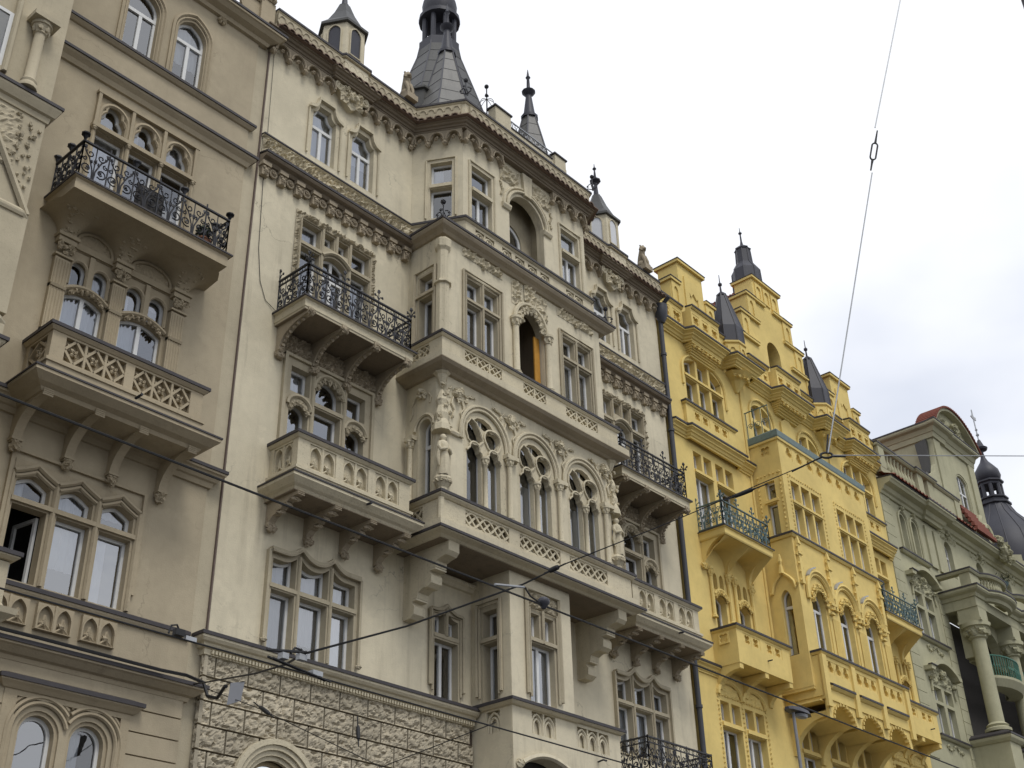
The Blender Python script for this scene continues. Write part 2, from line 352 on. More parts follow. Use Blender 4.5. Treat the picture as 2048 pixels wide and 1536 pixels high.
def panel(par, u0, u1, w0, w1, kind, mat, d=0., n=1, dark=None):
    """recessed field with raised tracery"""
    cw = (u1 - u0) / n; m = MB(); y0, y1 = d + .012, d + .105
    for i in range(n):
        a, b = u0 + i * cw, u0 + (i + 1) * cw; c = (a + b) / 2; z = (w0 + w1) / 2; h = (w1 - w0) / 2; q = min(h, cw / 2)
        if i: m.box(a - .022, a + .022, d + .004, y1, w0, w1)
        if kind == 'X':
            m.bar((a, w0), (b, w1), .035, (y0, y1)); m.bar((a, w1), (b, w0), .035, (y0 + .004, y1))
            m.bar((c, w0), (b, z), .03, (y0 + .008, y1)); m.bar((a, z), (c, w1), .03, (y0 + .008, y1)); m.bar((a, z), (c, w0), .03, (y0 + .01, y1)); m.bar((c, w1), (b, z), .03, (y0 + .01, y1))
        elif kind == 'quat':
            m.bar((a, z), (c, w1), .045, (y0, y1)); m.bar((c, w1), (b, z), .045, (y0, y1)); m.bar((b, z), (c, w0), .045, (y0, y1)); m.bar((c, w0), (a, z), .045, (y0, y1))
            for k in range(4):
                an = math.pi / 2 * k + math.pi / 4; m.lump((c + math.cos(an) * q * .26, d + .06, z + math.sin(an) * q * .26), (q * .2, .05, q * .2), k, 6, 4)
                m.lump((c + math.cos(an) * q * .82, d + .07, z + math.sin(an) * q * .82), (q * .18, .05, q * .18), k, 6, 4)
        elif kind == 'circ':
            m.tube([(c + q * .86 * math.cos(t), d + .045, z + q * .86 * math.sin(t)) for t in [2 * math.pi * k / 16 for k in range(16)]], .035, 5, True)
            for k in range(4):
                an = math.pi / 2 * k + math.pi / 4; m.lump((c + math.cos(an) * q * .4, d + .06, z + math.sin(an) * q * .4), (q * .3, .05, q * .3), k, 6, 4)
            for sx in (-1, 1):
                for sz_ in (-1, 1): m.lump((c + sx * q * .82, d + .07, z + sz_ * q * .82), (q * .13, .05, q * .13), 3, 5, 4)
        elif kind == 'arch':
            hw = cw / 2 - .015; ot = opening(a + .012, b - .012, w0 + .01, w1 - hw * 1.55, 'point', hw * 1.5, 12, 2.); inn = opening(a + .035, b - .035, w0 + .01, w1 - hw * 1.55, 'point', hw * 1.32, 12, 2.)
            m.plate(rect(a + .002, b - .002, w0 + .002, w1 - .002), [inset(ot, .012)], y0 + .012, y1); m.plate(inset(ot, -.004), [inn], y0, y1)
            m.lump((c - hw * .15, d + .06, w0 + h * .62), (hw * .4, .05, hw * .32), i, 6, 4); m.tube([(a + .04, d + .05, w0 + .02), (c - hw * .2, d + .05, w0 + .1), (c, d + .05, w0 + .26)], .022, 4); m.tube([(b - .04, d + .05, w0 + .02), (c + hw * .2, d + .05, w0 + .1), (c, d + .05, w0 + .26)], .022, 4)
        elif kind == 'gothic':
            hw = cw / 2
            for r_ in (1, .62): m.tube([(p[0], d + .04 + .02 * (1 - r_), p[1]) for p in opening(c - hw * r_ * .92, c + hw * r_ * .92, w0, w1 - hw * 1.5, 'point', hw * 1.3 * r_, 14)[1:]] + [(c - hw * r_ * .92, d + .04 + .02 * (1 - r_), w0)], .03, 5)
        elif kind == 'foil':
            m.plate(rect(a, b, w0, w1), [foil(c, z, q * .97, 4, 24, .42, math.pi / 4)], y0, y1)
            m.lump((c, d + .07, z), (q * .16, .03, q * .16), i, 6, 4)
        elif kind == 'tri':
            m.plate(rect(a, b, w0, w1), [foil(c, z, q * .98, 3, 24, .42, math.pi / 2)], y0, y1)
    if kind == 'flow':
        h = w1 - w0; zc = (w0 + w1) / 2; lam = .94; N = int((u1 - u0) / .035)
        for k in range(4):
            m.tube([(u0 + (u1 - u0) * i / N, d + .035 + .014 * (k % 2), zc + h * .46 * math.sin(2 * math.pi * ((u1 - u0) * i / N / lam + k / 4)) ) for i in range(N + 1)], .03, 4, ph=.78)
        m.box(u0, u1, d + .02, y1, w0, w0 + .02); m.box(u0, u1, d + .02, y1, w1 - .02, w1)
    m.build('tracery', mat, par, kind in ('circ',))
    if kind in ('flow', 'X'): return
    MB().add([(u0 - .01, y1 - .002, w0 - .01), (u1 + .01, y1 - .002, w0 - .01), (u1 + .01, y1 - .002, w1 + .01), (u0 - .01, y1 - .002, w1 + .01)], [(0, 1, 2, 3)]).build('panel_back', dark or mat, par)
def iron_panel(m, u0, u1, w0, w1, r=.016, seed=0, d=0.):
    c = (u0 + u1) / 2; h = (u1 - u0) / 2; H = w1 - w0
    for sg in (-1, 1):
        f = lambda x: c + sg * x
        m.tube([(f(x), d, z) for x, z in ((h * .06, w0), (h * .12, w0 + H * .3), (h * .45, w0 + H * .62), (h * .8, w0 + H * .78), (h * .88, w0 + H * .9))], r, 4)
        m.tube([(f(p[0]), d, p[2]) for p in spiral(h * .55, w0 + H * .3, h * .42, h * .1, -2.2, 1.25, 15)], r, 4)
        m.tube([(f(p[0]), d, p[2]) for p in spiral(h * .42, w0 + H * .76, h * .32, h * .07, .5, -1.2, 13)], r * .9, 4)
        m.tube([(f(p[0]), d, p[2]) for p in spiral(h * .8, w0 + H * .55, h * .2, h * .05, 1.8, 1.1, 9)], r * .9, 4)
        m.lump((f(h * .5), d, w0 + H * .32), (.03, .02, .03), seed, 5, 3); m.lump((f(h * .86), d, w0 + H * .9), (.035, .025, .05), seed, 5, 3); m.lump((f(h * .25), d, w0 + H * .55), (.025, .02, .05), seed + 1, 5, 3)
    m.tube([(c, d, w0), (c, d, w0 + H * .55), (c, d, w1)], r * .8, 4); m.lump((c, d, w0 + H * .56), (.04, .03, .06), seed, 5, 4)
def iron_finial(m, u, w, d=0., s=1., r=.014):
    m.tube([(u, d, w), (u, d, w + .22 * s)], r, 4)
    for sg in (-1, 1): m.tube([(u, d, w + .05 * s), (u + sg * .05 * s, d, w + .13 * s), (u + sg * .1 * s, d, w + .12 * s)], r, 4); m.lump((u + sg * .1 * s, d, w + .13 * s), (.03 * s, .02, .035 * s), 2, 5, 3)
    m.lump((u, d, w + .24 * s), (.035 * s, .03, .055 * s), 1, 5, 4)
def iron_railing(par, x0, x1, y, z0, z1, mat, npan=6, nside=2, fin=True, dbl=True, cap=False, post=.022):
    segs = [(line_frame((x0, y), (x1, y)), x1 - x0, npan), (line_frame((x0, 0), (x0, y)), -y, nside), (line_frame((x1, y), (x1, 0)), -y, nside)]
    for M, L, n in segs:
        with fr_(M):
            m = MB(); m.box(0, L, -.02, .02, z0 + .03, z0 + .06); m.box(0, L, -.025, .025, z1 - .025, z1 + .01)
            zt = z1 - .13 if dbl else z1 - .03
            if dbl: m.box(0, L, -.018, .018, zt - .02, zt + .005)
            for i in range(n):
                iron_panel(m, L * i / n, L * (i + 1) / n, z0 + .05, zt - .01, .016, i)
                if dbl:
                    for k in range(3): m.tube([(L * (i + (k + .5) / 3) / n + .04 * math.cos(t), 0, z1 - .075 + .04 * math.sin(t)) for t in [6.283 * q / 8 for q in range(8)]], .009, 4, True)
            for i in range(n + 1): m.box(L * i / n - post / 2, L * i / n + post / 2, -post / 2, post / 2, z0, z1 + (.03 if not cap else .1))
            if fin:
                for i in range(n + 1):
                    if i % 2 == 0 or i == n: iron_finial(m, L * i / n, z1, 0, 1.1)
            if cap:
                for i in range(0, n + 1, 1 if n < 3 else 2): m.lathe((L * i / n, 0, z1), [(.01, 0), (.03, .05), (.05, .1), (.085, .13), (.085, .16), (.02, .17)], 8)
            m.build('railing', mat, par)
def tiles_along(par, p, q, z, out, mat, pitch=.21, me=None):
    """row of half-round eaves tiles running from p to q"""
    L = (Vector(q) - Vector(p)).length; n = int(L / pitch); M = line_frame(p, q)
    if 'tile' not in MESH:
        m = MB(); nn = 6
        vs = []
        for k, (dy, dz, r) in enumerate(((-.0, 0, .105), (.5, .2, .09))):
            vs += [(r * math.cos(math.pi * i / nn), dy, dz + .9 * r * math.sin(math.pi * i / nn)) for i in range(nn + 1)]
            vs += [((r - .025) * math.cos(math.pi * i / nn), dy, dz + .9 * (r - .025) * math.sin(math.pi * i / nn)) for i in range(nn + 1)]
        k = nn + 1; fs = [(i, i + 1, 2 * k + i + 1, 2 * k + i) for i in range(nn)] + [(i, k + i, k + i + 1, i + 1) for i in range(nn)] + [(k + i, 3 * k + i, 3 * k + i + 1, k + i + 1) for i in range(nn)]
        MESH['tile'] = (m.add(vs, fs), {})
    mb, cache = MESH['tile']
    if mat.name not in cache:
        with fr_(Matrix.Identity(4)): cache[mat.name] = mb.mesh('roof_tile', mat, True)
    for i in range(n):
        o = link('roof_tile', cache[mat.name], par); c = M @ Vector(((i + .5) * L / n, -out, z)); o.location = c; o.rotation_euler = (random.uniform(-.03, .03), random.uniform(-.05, .05), M.to_euler().z)
MESH = {}
def stamp(par, key, maker, mat, name, loc, rz=0., smooth=False, scale=None):
    """shared-mesh repeat of a small carved piece"""
    k = (key, mat.name)
    if k not in MESH:
        FR.append(Matrix.Identity(4)); MESH[k] = maker().mesh(name, mat, smooth); FR.pop()
    M = FR[-1]; o = link(name, MESH[k], par); o.location = M @ Vector(loc); o.rotation_euler = (0, 0, M.to_euler().z + rz)
    if scale: o.scale = scale
    return o
def corbel_arch():
    m = MB(); h = .239
    m.plate([(-h, .40), (-h, .0), (-h + .05, -.02)] + [(p[0], p[1]) for p in head(-h + .05, h - .05, .04, 'tref', .26, 14)[::-1]] + [(h - .05, -.02), (h, 0), (h, .40)], (), -.14, 0)
    for r_, d in ((1.0, -.165),): m.tube([(p[0], d, p[1]) for p in head(-h + .03, h - .03, .04, 'round', .27, 12)], .026, 5)
    m.lump((-h, -.12, -.03), (.07, .09, .08), 3, 7, 5); m.box(-h - .05, -h + .05, -.16, 0, .0, .06); m.lump((0, -.13, .13), (.07, .05, .06), 5, 6, 4, .5)
    return m
def corbel_head():
    m = MB(); m.box(-.12, .12, -.17, 0, .26, .36); m.box(-.09, .09, -.12, 0, .0, .26); m.lump((0, -.12, .13), (.07, .05, .08), 2, 8, 6, .3); m.lump((-.05, -.14, .2), .03, 1, 5, 4); m.lump((.05, -.14, .2), .03, 4, 5, 4); m.lump((0, -.13, .03), (.05, .04, .03), 6, 6, 4)
    return m
def corbel_rose():
    m = MB(); m.tube([(.09 * math.cos(t), -.05, .15 + .09 * math.sin(t)) for t in [6.283 * k / 10 for k in range(10)]], .03, 5, True); m.lump((0, -.06, .15), (.065, .06, .065), 1, 7, 5, .3); m.tube([(-.1, -.05, .34), (-.1, -.05, .2), (-.05, -.05, .07)], .03, 4)
    return m
def column(m, c, z0, z1, r, cap=.16, base=.12, n=10):
    m.lathe((c[0], c[1], 0), [(r * 1.7, z0), (r * 1.7, z0 + base * .3), (r * 1.3, z0 + base * .5), (r * 1.45, z0 + base * .7), (r, z0 + base), (r * .95, z1 - cap), (r * 1.25, z1 - cap * .92), (r * 1.1, z1 - cap * .8), (r * 1.6, z1 - cap * .3), (r * 1.9, z1 - cap * .25), (r * 1.9, z1)], n)
    for k in range(6):
        a = 6.283 * k / 6; m.lump((c[0] + math.cos(a) * r * 1.3, c[1] + math.sin(a) * r * 1.3, z1 - cap * .55), (r * .5, r * .5, cap * .28), k, 5, 4)
def statue(loc, label, hgt=1.0, group=None, cat='statue'):
    """robed standing figure, one continuous carved body"""
    m = MB(); n = 18; x, y, z = loc; k = hgt
    rings = [(0, .15, .13, .30), (.05, .155, .135, .3), (.25, .135, .115, .28), (.45, .125, .11, .2), (.55, .115, .10, .1), (.62, .105, .09, .05), (.70, .125, .095, .04), (.78, .135, .09, .03), (.815, .10, .075, 0), (.835, .048, .045, 0), (.855, .045, .045, 0), (.875, .058, .06, 0), (.91, .068, .072, 0), (.95, .066, .07, 0), (.985, .045, .05, 0), (1.0, .012, .012, 0)]
    vs = []
    for h, a, b, f in rings:
        for i in range(n):
            t = 6.283 * i / n; q = 1 + f * .35 * math.sin(t * 6 + h * 3) + f * .25 * math.sin(t * 3 + 1)
            vs.append((x + k * a * q * math.cos(t) + k * .02 * math.sin(h * 5), y + k * b * q * math.sin(t), z + k * h))
    m.add(vs, [(j * n + i, j * n + (i + 1) % n, (j + 1) * n + (i + 1) % n, (j + 1) * n + i) for j in range(len(rings) - 1) for i in range(n)])
    for sg in (-1, 1): # arms folding to the front, hands meeting
        m.tube([(x + sg * k * .115, y, z + k * .775), (x + sg * k * .155, y - k * .02, z + k * .66), (x + sg * k * .145, y - k * .07, z + k * .57), (x + sg * k * .06, y - k * .13, z + k * .60), (x + sg * k * .02, y - k * .135, z + k * .62)], [k * .045, k * .045, k * .042, k * .034, k * .026], 7)
        m.tube([(x + sg * k * .15, y - k * .03, z + k * .62), (x + sg * k * .17, y, z + k * .4), (x + sg * k * .15, y - k * .02, z + k * .2)], [k * .03, k * .045, k * .012], 6)
    m.lump((x, y - k * .068, z + k * .915), (k * .012, k * .02, k * .02), 1, 5, 4); m.lump((x - k * .025, y - k * .06, z + k * .93), k * .009, 2, 5, 3); m.lump((x + k * .025, y - k * .06, z + k * .93), k * .009, 2, 5, 3)
    m.lump((x, y + k * .02, z + k * .93), (k * .078, k * .07, k * .075), 5, 9, 6, .15)
    o = m.build('statue', CSTONE, None, True); return tag(o, label, cat, group)
def beast(loc, label, s=1.):
    """seated heraldic lion: haunches, chest, forelegs, maned head turned to the street"""
    x, y, z = loc; m = MB()
    pts = [(.10, .16, .16), (.04, .2, .34), (-.02, .15, .52), (-.06, .10, .66), (-.10, .05, .78)]
    rr = [.20, .19, .155, .135, .12]
    m.tube([(x + a * s, y + (b - .1) * s, z + c * s) for a, b, c in pts], [r_ * s for r_ in rr], 9)
    m.lump((x - .1 * s, y - .08 * s, z + .84 * s), (.14 * s, .14 * s, .15 * s), 4, 9, 7, .3); m.lump((x - .13 * s, y - .2 * s, z + .80 * s), (.07 * s, .08 * s, .06 * s), 2, 7, 5, .15)
    for sg in (-1, 1):
        m.tube([(x + (sg * .09 - .04) * s, y - .06 * s, z + .55 * s), (x + (sg * .1 - .04) * s, y - .17 * s, z + .25 * s), (x + (sg * .1 - .04) * s, y - .19 * s, z + .03 * s), (x + (sg * .1 - .04) * s, y - .26 * s, z + .02 * s)], [.075 * s, .06 * s, .05 * s, .05 * s], 7)
        m.lump((x + sg * .16 * s + .04 * s, y + .05 * s, z + .15 * s), (.1 * s, .19 * s, .15 * s), 3, 8, 6, .12); m.lump((x + (sg * .09 - .1) * s, y - .05 * s, z + .98 * s), .04 * s, 1, 5, 4)
    m.box(x - .24 * s, x + .24 * s, y - .26 * s, y + .24 * s, z - .2 * s, z + .02 * s)
    return tag(m.build('statue', CMID, None, True), label, 'statue')

# ------------------------------------------------------------------ street (below the frame)
def sheet(name, x0, x1, y0, y1, z, mat): return tag(MB().add([(x0, y0, z), (x1, y0, z), (x1, y1, z), (x0, y1, z)], [(0, 1, 2, 3)]).build(name, mat), None, None, kind='structure')
sheet('ground', -600, 600, -600, 600, GROUND - .02, plain('dark_cobbles', (.06, .058, .052), .8)); sheet('road', -300, 300, -16.2, -4.2, GROUND, ASPH)
tag(MB().box(-300, 300, -4.2, 1, GROUND, GROUND + .13).build('pavement', PAVE), None, None, kind='structure')
tag(MB().box(-300, 300, -4.32, -4.2, GROUND - .01, GROUND + .125).build('kerb', plain('granite', (.3, .29, .28), .8)), None, None, kind='structure')

# ================================================================== CREAM HOUSE (centre)
C = thing('townhouse', 'tall cream gothic townhouse with carved central oriel and slate spires, left of the yellow house', 'house', (20, 0, GROUND))
AX = 20.12; CH = []          # oriel axis, wall holes
def swag(x, c, z, amp):      # ogee hood curve of the first-floor windows
    for a, b in ((-.41, .41),): pass
    u = x - c
    if u < -.41: s_ = (u + .80) / .39
    elif u > .41: s_ = (u - .80) / .39
    else: s_ = u / .41
    if (u < -.80 or u > .80): s_ = 0 if abs(u) > .8 else s_
    return z + amp * s_ * s_ * (.75 + .25 * abs(s_))
def win_first(par, c):
    zf = lambda x: swag(x, c, 9.36, .21); lights = []
    for a, b in ((-1.05, -.475), (-.345, .345), (.475, 1.05)):
        lights.append([(c + a, 8.87), (c + b, 8.87)] + [(c + b + (a - b) * i / 8, zf(c + b + (a - b) * i / 8)) for i in range(9)]); lights.append(rect(c + a, c + b, 7.56, 8.74))
    xs = [c - 1.14 + 2.28 * i / 36 for i in range(37)]; outer = [(c - 1.14, 7.53), (c + 1.14, 7.53)] + [(x, zf(x) + .11) for x in xs[::-1]]
    o = window(par, outer, lights, .15, -.03, stone=CTAN, curtain=.85)
    m = MB(); m.plate([(x, zf(x) + .11) for x in xs] + [(x, zf(x) + .2) for x in xs[::-1]], (), -.13, 0)
    m.tube([(x, -.12, zf(x) + .12) for x in xs], .03, 5)
    for sg in (-1, 1):
        m.box(min(c + sg * 1.14, c + sg * 1.20), max(c + sg * 1.14, c + sg * 1.20), -.10, 0, 7.72, 9.5); m.lump((c + sg * 1.17, -.09, 7.7), (.06, .05, .06), 2, 6, 4)
        m.tube([(c + sg * .41, -.05, 7.6), (c + sg * .41, -.05, 9.55)], .03, 5)
    m.box(c - 1.1, c + 1.1, -.06, .1, 8.77, 8.84)
    m.build('hood_mould', CTAN, o); return outer
def leaf_arc(m, x0, x1, zs, rise, d, k=6, s=.07, seed=0):
    for i in range(k):
        t = math.pi * (i + .5) / k; m.lump((  (x0 + x1) / 2 + (x1 - x0) / 2 * math.cos(t) * .92, d, zs + rise * math.sin(t) * .92), (s, .06, s * 1.1), seed + i, 6, 5, .55)
        m.lump(((x0 + x1) / 2 + (x1 - x0) / 2 * math.cos(t) * .78, d - .02, zs + rise * math.sin(t) * .74), (s * .6, .05, s * .7), seed + i + 3, 5, 4, .5)
def win_second(par, c):
    z0 = 11.0; L = []
    for a, b in ((-1.04, -.52), (.52, 1.04)): L += [opening(c + a, c + b, z0, 12.72, 'round', .2), rect(c + a, c + b, 13.14, 13.74)]
    L += [rect(c - .36, c + .36, z0, 12.98), opening(c - .36, c + .36, 13.12, 13.46, 'round', .33)]
    outer = rect(c - 1.2, c + 1.22, z0 - .03, 13.92)
    o = window(par, outer, L, .15, -.03, stone=CTAN, curtain=.5)
    m = MB()
    for a, b in ((-1.04, -.52), (.52, 1.04)):
        m.tube([(p[0], -.05, p[1]) for p in head(c + a - .05, c + b + .05, 12.80, 'round', .27)], .045, 5); leaf_arc(m, c + a, c + b, 12.68, .26, -.03, 6, .065, 2)
    m.tube([(p[0], -.05, p[1]) for p in head(c - .42, c + .42, 13.42, 'round', .44)], .045, 5); leaf_arc(m, c - .38, c + .38, 13.42, .37, -.03, 7, .06, 5)
    m.box(c - .40, c + .40, -.06, .12, 13.01, 13.10)
    for u in (-.44, .44): m.tube([(c + u, -.05, z0), (c + u, -.05, 13.85)], .035, 5)
    for u in (-1.22, 1.24): m.box(c + u - .04, c + u + .04, -.09, 0, 11.2, 13.97)
    m.box(c - 1.26, c + 1.28, -.092, 0, 13.92, 13.99); m.build('hood_mould', CTAN, o)
    return outer
def win_third(par, c):
    L = []
    for a, b in ((-1.02, -.47), (.47, 1.02)): L += [rect(c + a, c + b, 14.9, 16.9), rect(c + a, c + b, 17.06, 17.6)]
    L += [rect(c - .36, c - .06, 17.24, 17.6), rect(c + .06, c + .36, 17.24, 17.6), opening(c - .36, c + .36, 14.9, 16.86, 'seg', .17)]
    outer = rect(c - 1.1, c + 1.1, 14.86, 17.68); o = window(par, outer, L, .15, -.02, stone=CTAN, curtain=.35, bars={6: (('v', c), ('h', 16.5)), 4: (('v', c + .47 + .275),) * 0})
    m = MB()
    m.relief(c - 1.21, c + 1.21, 17.68, 17.84, -.02, .09, 4, .03, 9)
    for sg in (-1, 1): m.relief(min(c + sg * 1.1, c + sg * 1.21), max(c + sg * 1.1, c + sg * 1.21), 15.6, 17.68, -.02, .09, 7 + sg, .03, 9)
    m.build('carved_border', CTAN, o); m = MB()
    m.tube([(p[0], -.06, p[1]) for p in head(c - .42, c + .42, 16.93, 'seg', .2)], .05, 5)
    for a in (-.415, 0, .415): m.tube([(c + a, -.04, 14.9 if a else 17.2), (c + a, -.04, 17.66)], .035, 5)
    for a in (-.745, .745): m.box(c + a - .3, c + a + .3, -.06, .1, 16.94, 17.02)
    m.tube([(c - 1.06, -.04, 15), (c - 1.06, -.04, 17.64), (c + 1.06, -.04, 17.64), (c + 1.06, -.04, 15)], .03, 5); m.build('moulding', CTAN, o)
    return outer
def win_top(par, c, z0=19.6):
    L = opening(c - .36, c + .36, z0, 21.0, 'shoulder', .26)
    out = opening(c - .42, c + .42, z0 - .03, 21.02, 'shoulder', .34)
    o = window(par, out, [L], .15, .0, stone=CSTONE, curtain=.5, bars={0: (('h', 20.66), ('v', c, 20.66))})
    m = MB(); big = opening(c - .5, c + .5, z0 + .15, 21.08, 'shoulder', .36)[1:]; big = [(c + .5, z0 + .0)] + big[1:] + [(c - .5, z0)]
    m.tube([(p[0], -.035, p[1]) for p in big], .028, 5)
    hd = head(c - .5, c + .5, 21.08, 'shoulder', .36); m.plate([(c + .53, 21.0)] + [(p[0], p[1] + .03) for p in hd] + [(c - .53, 21.0)] + [(p[0] * .9 + c * .1, p[1] - .05) for p in hd[::-1]], (), -.1, 0)
    m.build('hood_mould', CSTONE, o); return out
def stone_balcony(par, x0, x1, mat, panels, kind='arch', z=(10.43, 10.95, 11.58), out=.88, br=4, slab_out=.22, flower=True):
    zs, zb, zt = z; path = [(x0, 0), (x0, -out), (x1, -out), (x1, 0)]
    b = MB().sweep(path, [(-.3, zs), (.02, zs), (.06, zs + .06), (slab_out * .55, zs + .1), (slab_out, zs + .2), (slab_out, zs + .27), (.03, zs + .36), (.03, zb - .07), (.06, zb - .06), (.06, zb), (-.3, zb)])
    b.box(x0 + .2, x1 - .2, -out + .2, .02, zs + .005, zs + .3); b = b.build('balcony', mat, par)
    MB().sweep(path, [(slab_out - .01, zs + .26), (slab_out + .02, zs + .26), (slab_out + .02, zs + .292), (.04, zs + .385), (.02, zs + .37)]).build('flashing', LEAD, b)
    with fr_(line_frame((x0, -out), (x1, -out))):
        L = x1 - x0; MB().plate(rect(0, L, zb, zt), [rect(a, c_, zb + .06, zt - .04) for a, c_ in panels(L)], 0, .14, back=True).build('parapet', mat, b)
        for a, c_ in panels(L): panel(b, a, c_, zb + .06, zt - .04, kind, mat, 0, max(1, round((c_ - a) / .34)) if kind == 'arch' else max(1, round((c_ - a) / (zt - zb - .1))))
    for M, ex in ((line_frame((x0, 0), (x0, -out)), x0), (line_frame((x1, -out), (x1, 0)), x1)):
        with fr_(M):
            n = 2 if kind == 'arch' else 1; MB().plate(rect(.141 if ex != x0 else 0, out - (.141 if ex == x0 else 0), zb, zt), [rect(.14, out - .16, zb + .06, zt - .04)], 0, .14, back=True).build('parapet', mat, b)
            if ex == x0: panel(b, .14, out - .16, zb + .06, zt - .04, kind, mat, 0, n)
    course(b, path, [(-.16, zt), (.02, zt), (.07, zt + .05), (.07, zt + .085), (-.16, zt + .1)], mat, 'coping')
    return b
def carved_console(b, x, mat, z0=9.95, z1=10.44, out=.95, wd=.15):
    pr = [(.02, z0), (-.08, z0), (-.13, z0 + .08), (-.22, z0 + .16), (-.3, z0 + .17), (-.33, z0 + .23), (-.46, z0 + .24), (-.5, z0 + .32), (-.66, z0 + .33), (-.72, z0 + .38), (-out + .04, z0 + .39), (-out, z0 + .43), (-out, z1 - .01), (.02, z1 - .01)]
    console(b, x, wd, pr, mat)
    MB().leafball((x, -.1, z0 - .04), .12, int(x * 7)).build('foot_carving', mat, b); m = MB()
    for q in range(3): m.lump((x, -.38 - q * .2, z0 + .2 + q * .075), (.09, .07, .05), q, 6, 4, .5)
    for q in range(3): m.tube([(x - .085, -out - .005, z1 - .03 - q * .035), (x + .085, -out - .005, z1 - .03 - q * .035)], .014, 5)
    m.build('carving', mat, b)
def arched_bracket(b, x, mat, z0=13.9, z1=14.42, out=1.0, wd=.13):
    console(b, x, wd, curved_bracket(z0, z1, out, n=12), mat, smooth=False)
    MB().leafball((x, -.08, z0 - .08), .13, int(x * 3), 9).build('foot_carving', mat, b); MB().leafball((x, -out - .02, z1 + .0), .10, int(x * 5), 7).build('head_carving', mat, b); m = MB()
    for i in range(9):
        t = math.pi / 2 * (i + .5) / 9; m.lump((x, -out * (1 - math.cos(t)) - .13 * (1 - i / 9) - .02, z0 + (z1 - z0) * math.sin(t) - .03), (.04, .04, .04), i, 5, 4, .5)
    m.build('carving', mat, b)
for side, c in ((-1, 14.6), (1, 25.4)):
    CH.append(win_first(C, c)); CH.append(win_second(C, c + .06)); CH.append(win_third(C, c + .02))
    CH.append(win_top(C, c + .06 - .625)); CH.append(win_top(C, c + .06 + .625))
    # second-floor stone balcony on carved consoles
    x0, x1 = (13.28, 16.3) if side < 0 else (24.12, 27.05)
    b = stone_balcony(C, x0, x1, CSTONE, lambda L: [(L * .5 + k * .87 - .34, L * .5 + k * .87 + .34) for k in (-1, 0, 1)])
    for i in range(4): carved_console(b, x0 + .1 + (x1 - x0 - .2) * i / 3, CMID)  # darker stone: bracket shade painted in along with dirt
    MB().box(x0 - .05, x1 + .05, -.93, -.001, 10.412, 10.428).build('soffit', CDIRT_SHADE, b)  # dark sheet paints the shade under the slab, some dirt too
    MB().tube([(c + .35, -1.05, 10.62), (c + .35, -1.22, 10.6)], .025, 6).build('spout', IRON, b)
    # third-floor wrought-iron balcony
    x0, x1 = (13.08, 16.18) if side < 0 else (23.86, 26.98)
    path = [(x0, 0), (x0, -1.02), (x1, -1.02), (x1, 0)]
    m = MB().sweep(path, [(-.5, 14.5), (-.02, 14.5), (-.02, 14.53), (.0, 14.55), (.0, 14.72), (.05, 14.74), (.05, 14.77), (-.5, 14.78)]); m.box(x0 + .4, x1 - .4, -.7, .02, 14.503, 14.76); b = m.build('balcony', CSTONE, C)
    MB().sweep(path, [(.03, 14.745), (.075, 14.745), (.075, 14.785), (-.4, 14.80), (-.4, 14.78)]).build('flashing', LEAD, b)
    for i in range(4): arched_bracket(b, x0 + .16 + (x1 - x0 - .32) * i / 3, CMID)  # bracket shade carried by the darker stone colour, plus grime
    MB().box(x0 + .03, x1 - .03, -1.0, -.001, 14.484, 14.498).build('soffit', CDIRT_SHADE, b)  # underside shade put into this dark sheet, dirt included
    for i in range(3):
        a = x0 + .3 + (x1 - x0 - .32) * i / 3; MB().relief(a, a + .78, 14.02, 14.47, -.012, .09, i + 2, .026, 8).build('relief', CMID, b)  # relief coloured darker for the shade below the balcony, plus grime
    iron_railing(b, x0 + .05, x1 - .05, -.98, 14.79, 15.66, IRON, 6, 2)
    # oriel brackets courses: carved frieze band, corbels and rosettes
    x0, x1 = (12.28, 16.97) if side < 0 else (23.24, 27.75)
    MB().relief(x0 + .02, x1 - .02, 18.75, 19.24, -.03, .12, 11 + side, .026, 7.5, 1).build('frieze', CSTONE, C)
    nb = 10; sp = (x1 - x0 - .1) / (nb - .5)
    for i in range(nb):
        stamp(C, 'chead', corbel_head, CMID, 'corbel', (x0 + .12 + i * sp, -.0, 18.12))
        if i < nb - 1: stamp(C, 'crose', corbel_rose, CMID, 'rosette', (x0 + .12 + (i + .5) * sp, -.02, 18.17))
    course(C, [(x0 - (.0 if side < 0 else 0), 0), (x1, 0)], [(-.03, 18.46), (.10, 18.48), (.15, 18.54), (.25, 18.57), (.28, 18.61), (.28, 18.66), (.05, 18.75), (-.03, 18.75)], CDIRT_SHADE, 'string_course')
    course(C, [(x0, 0), (x1, 0)], [(-.03, 19.24), (.06, 19.245), (.10, 19.27), (.10, 19.30), (-.03, 19.33)], CSTONE, 'sill_course', t=.02)
CH.append(rect(17.12, 23.12, 10.62, 22.2)); CH.append(rect(19.2, 21.1, 7.7, 10.42))
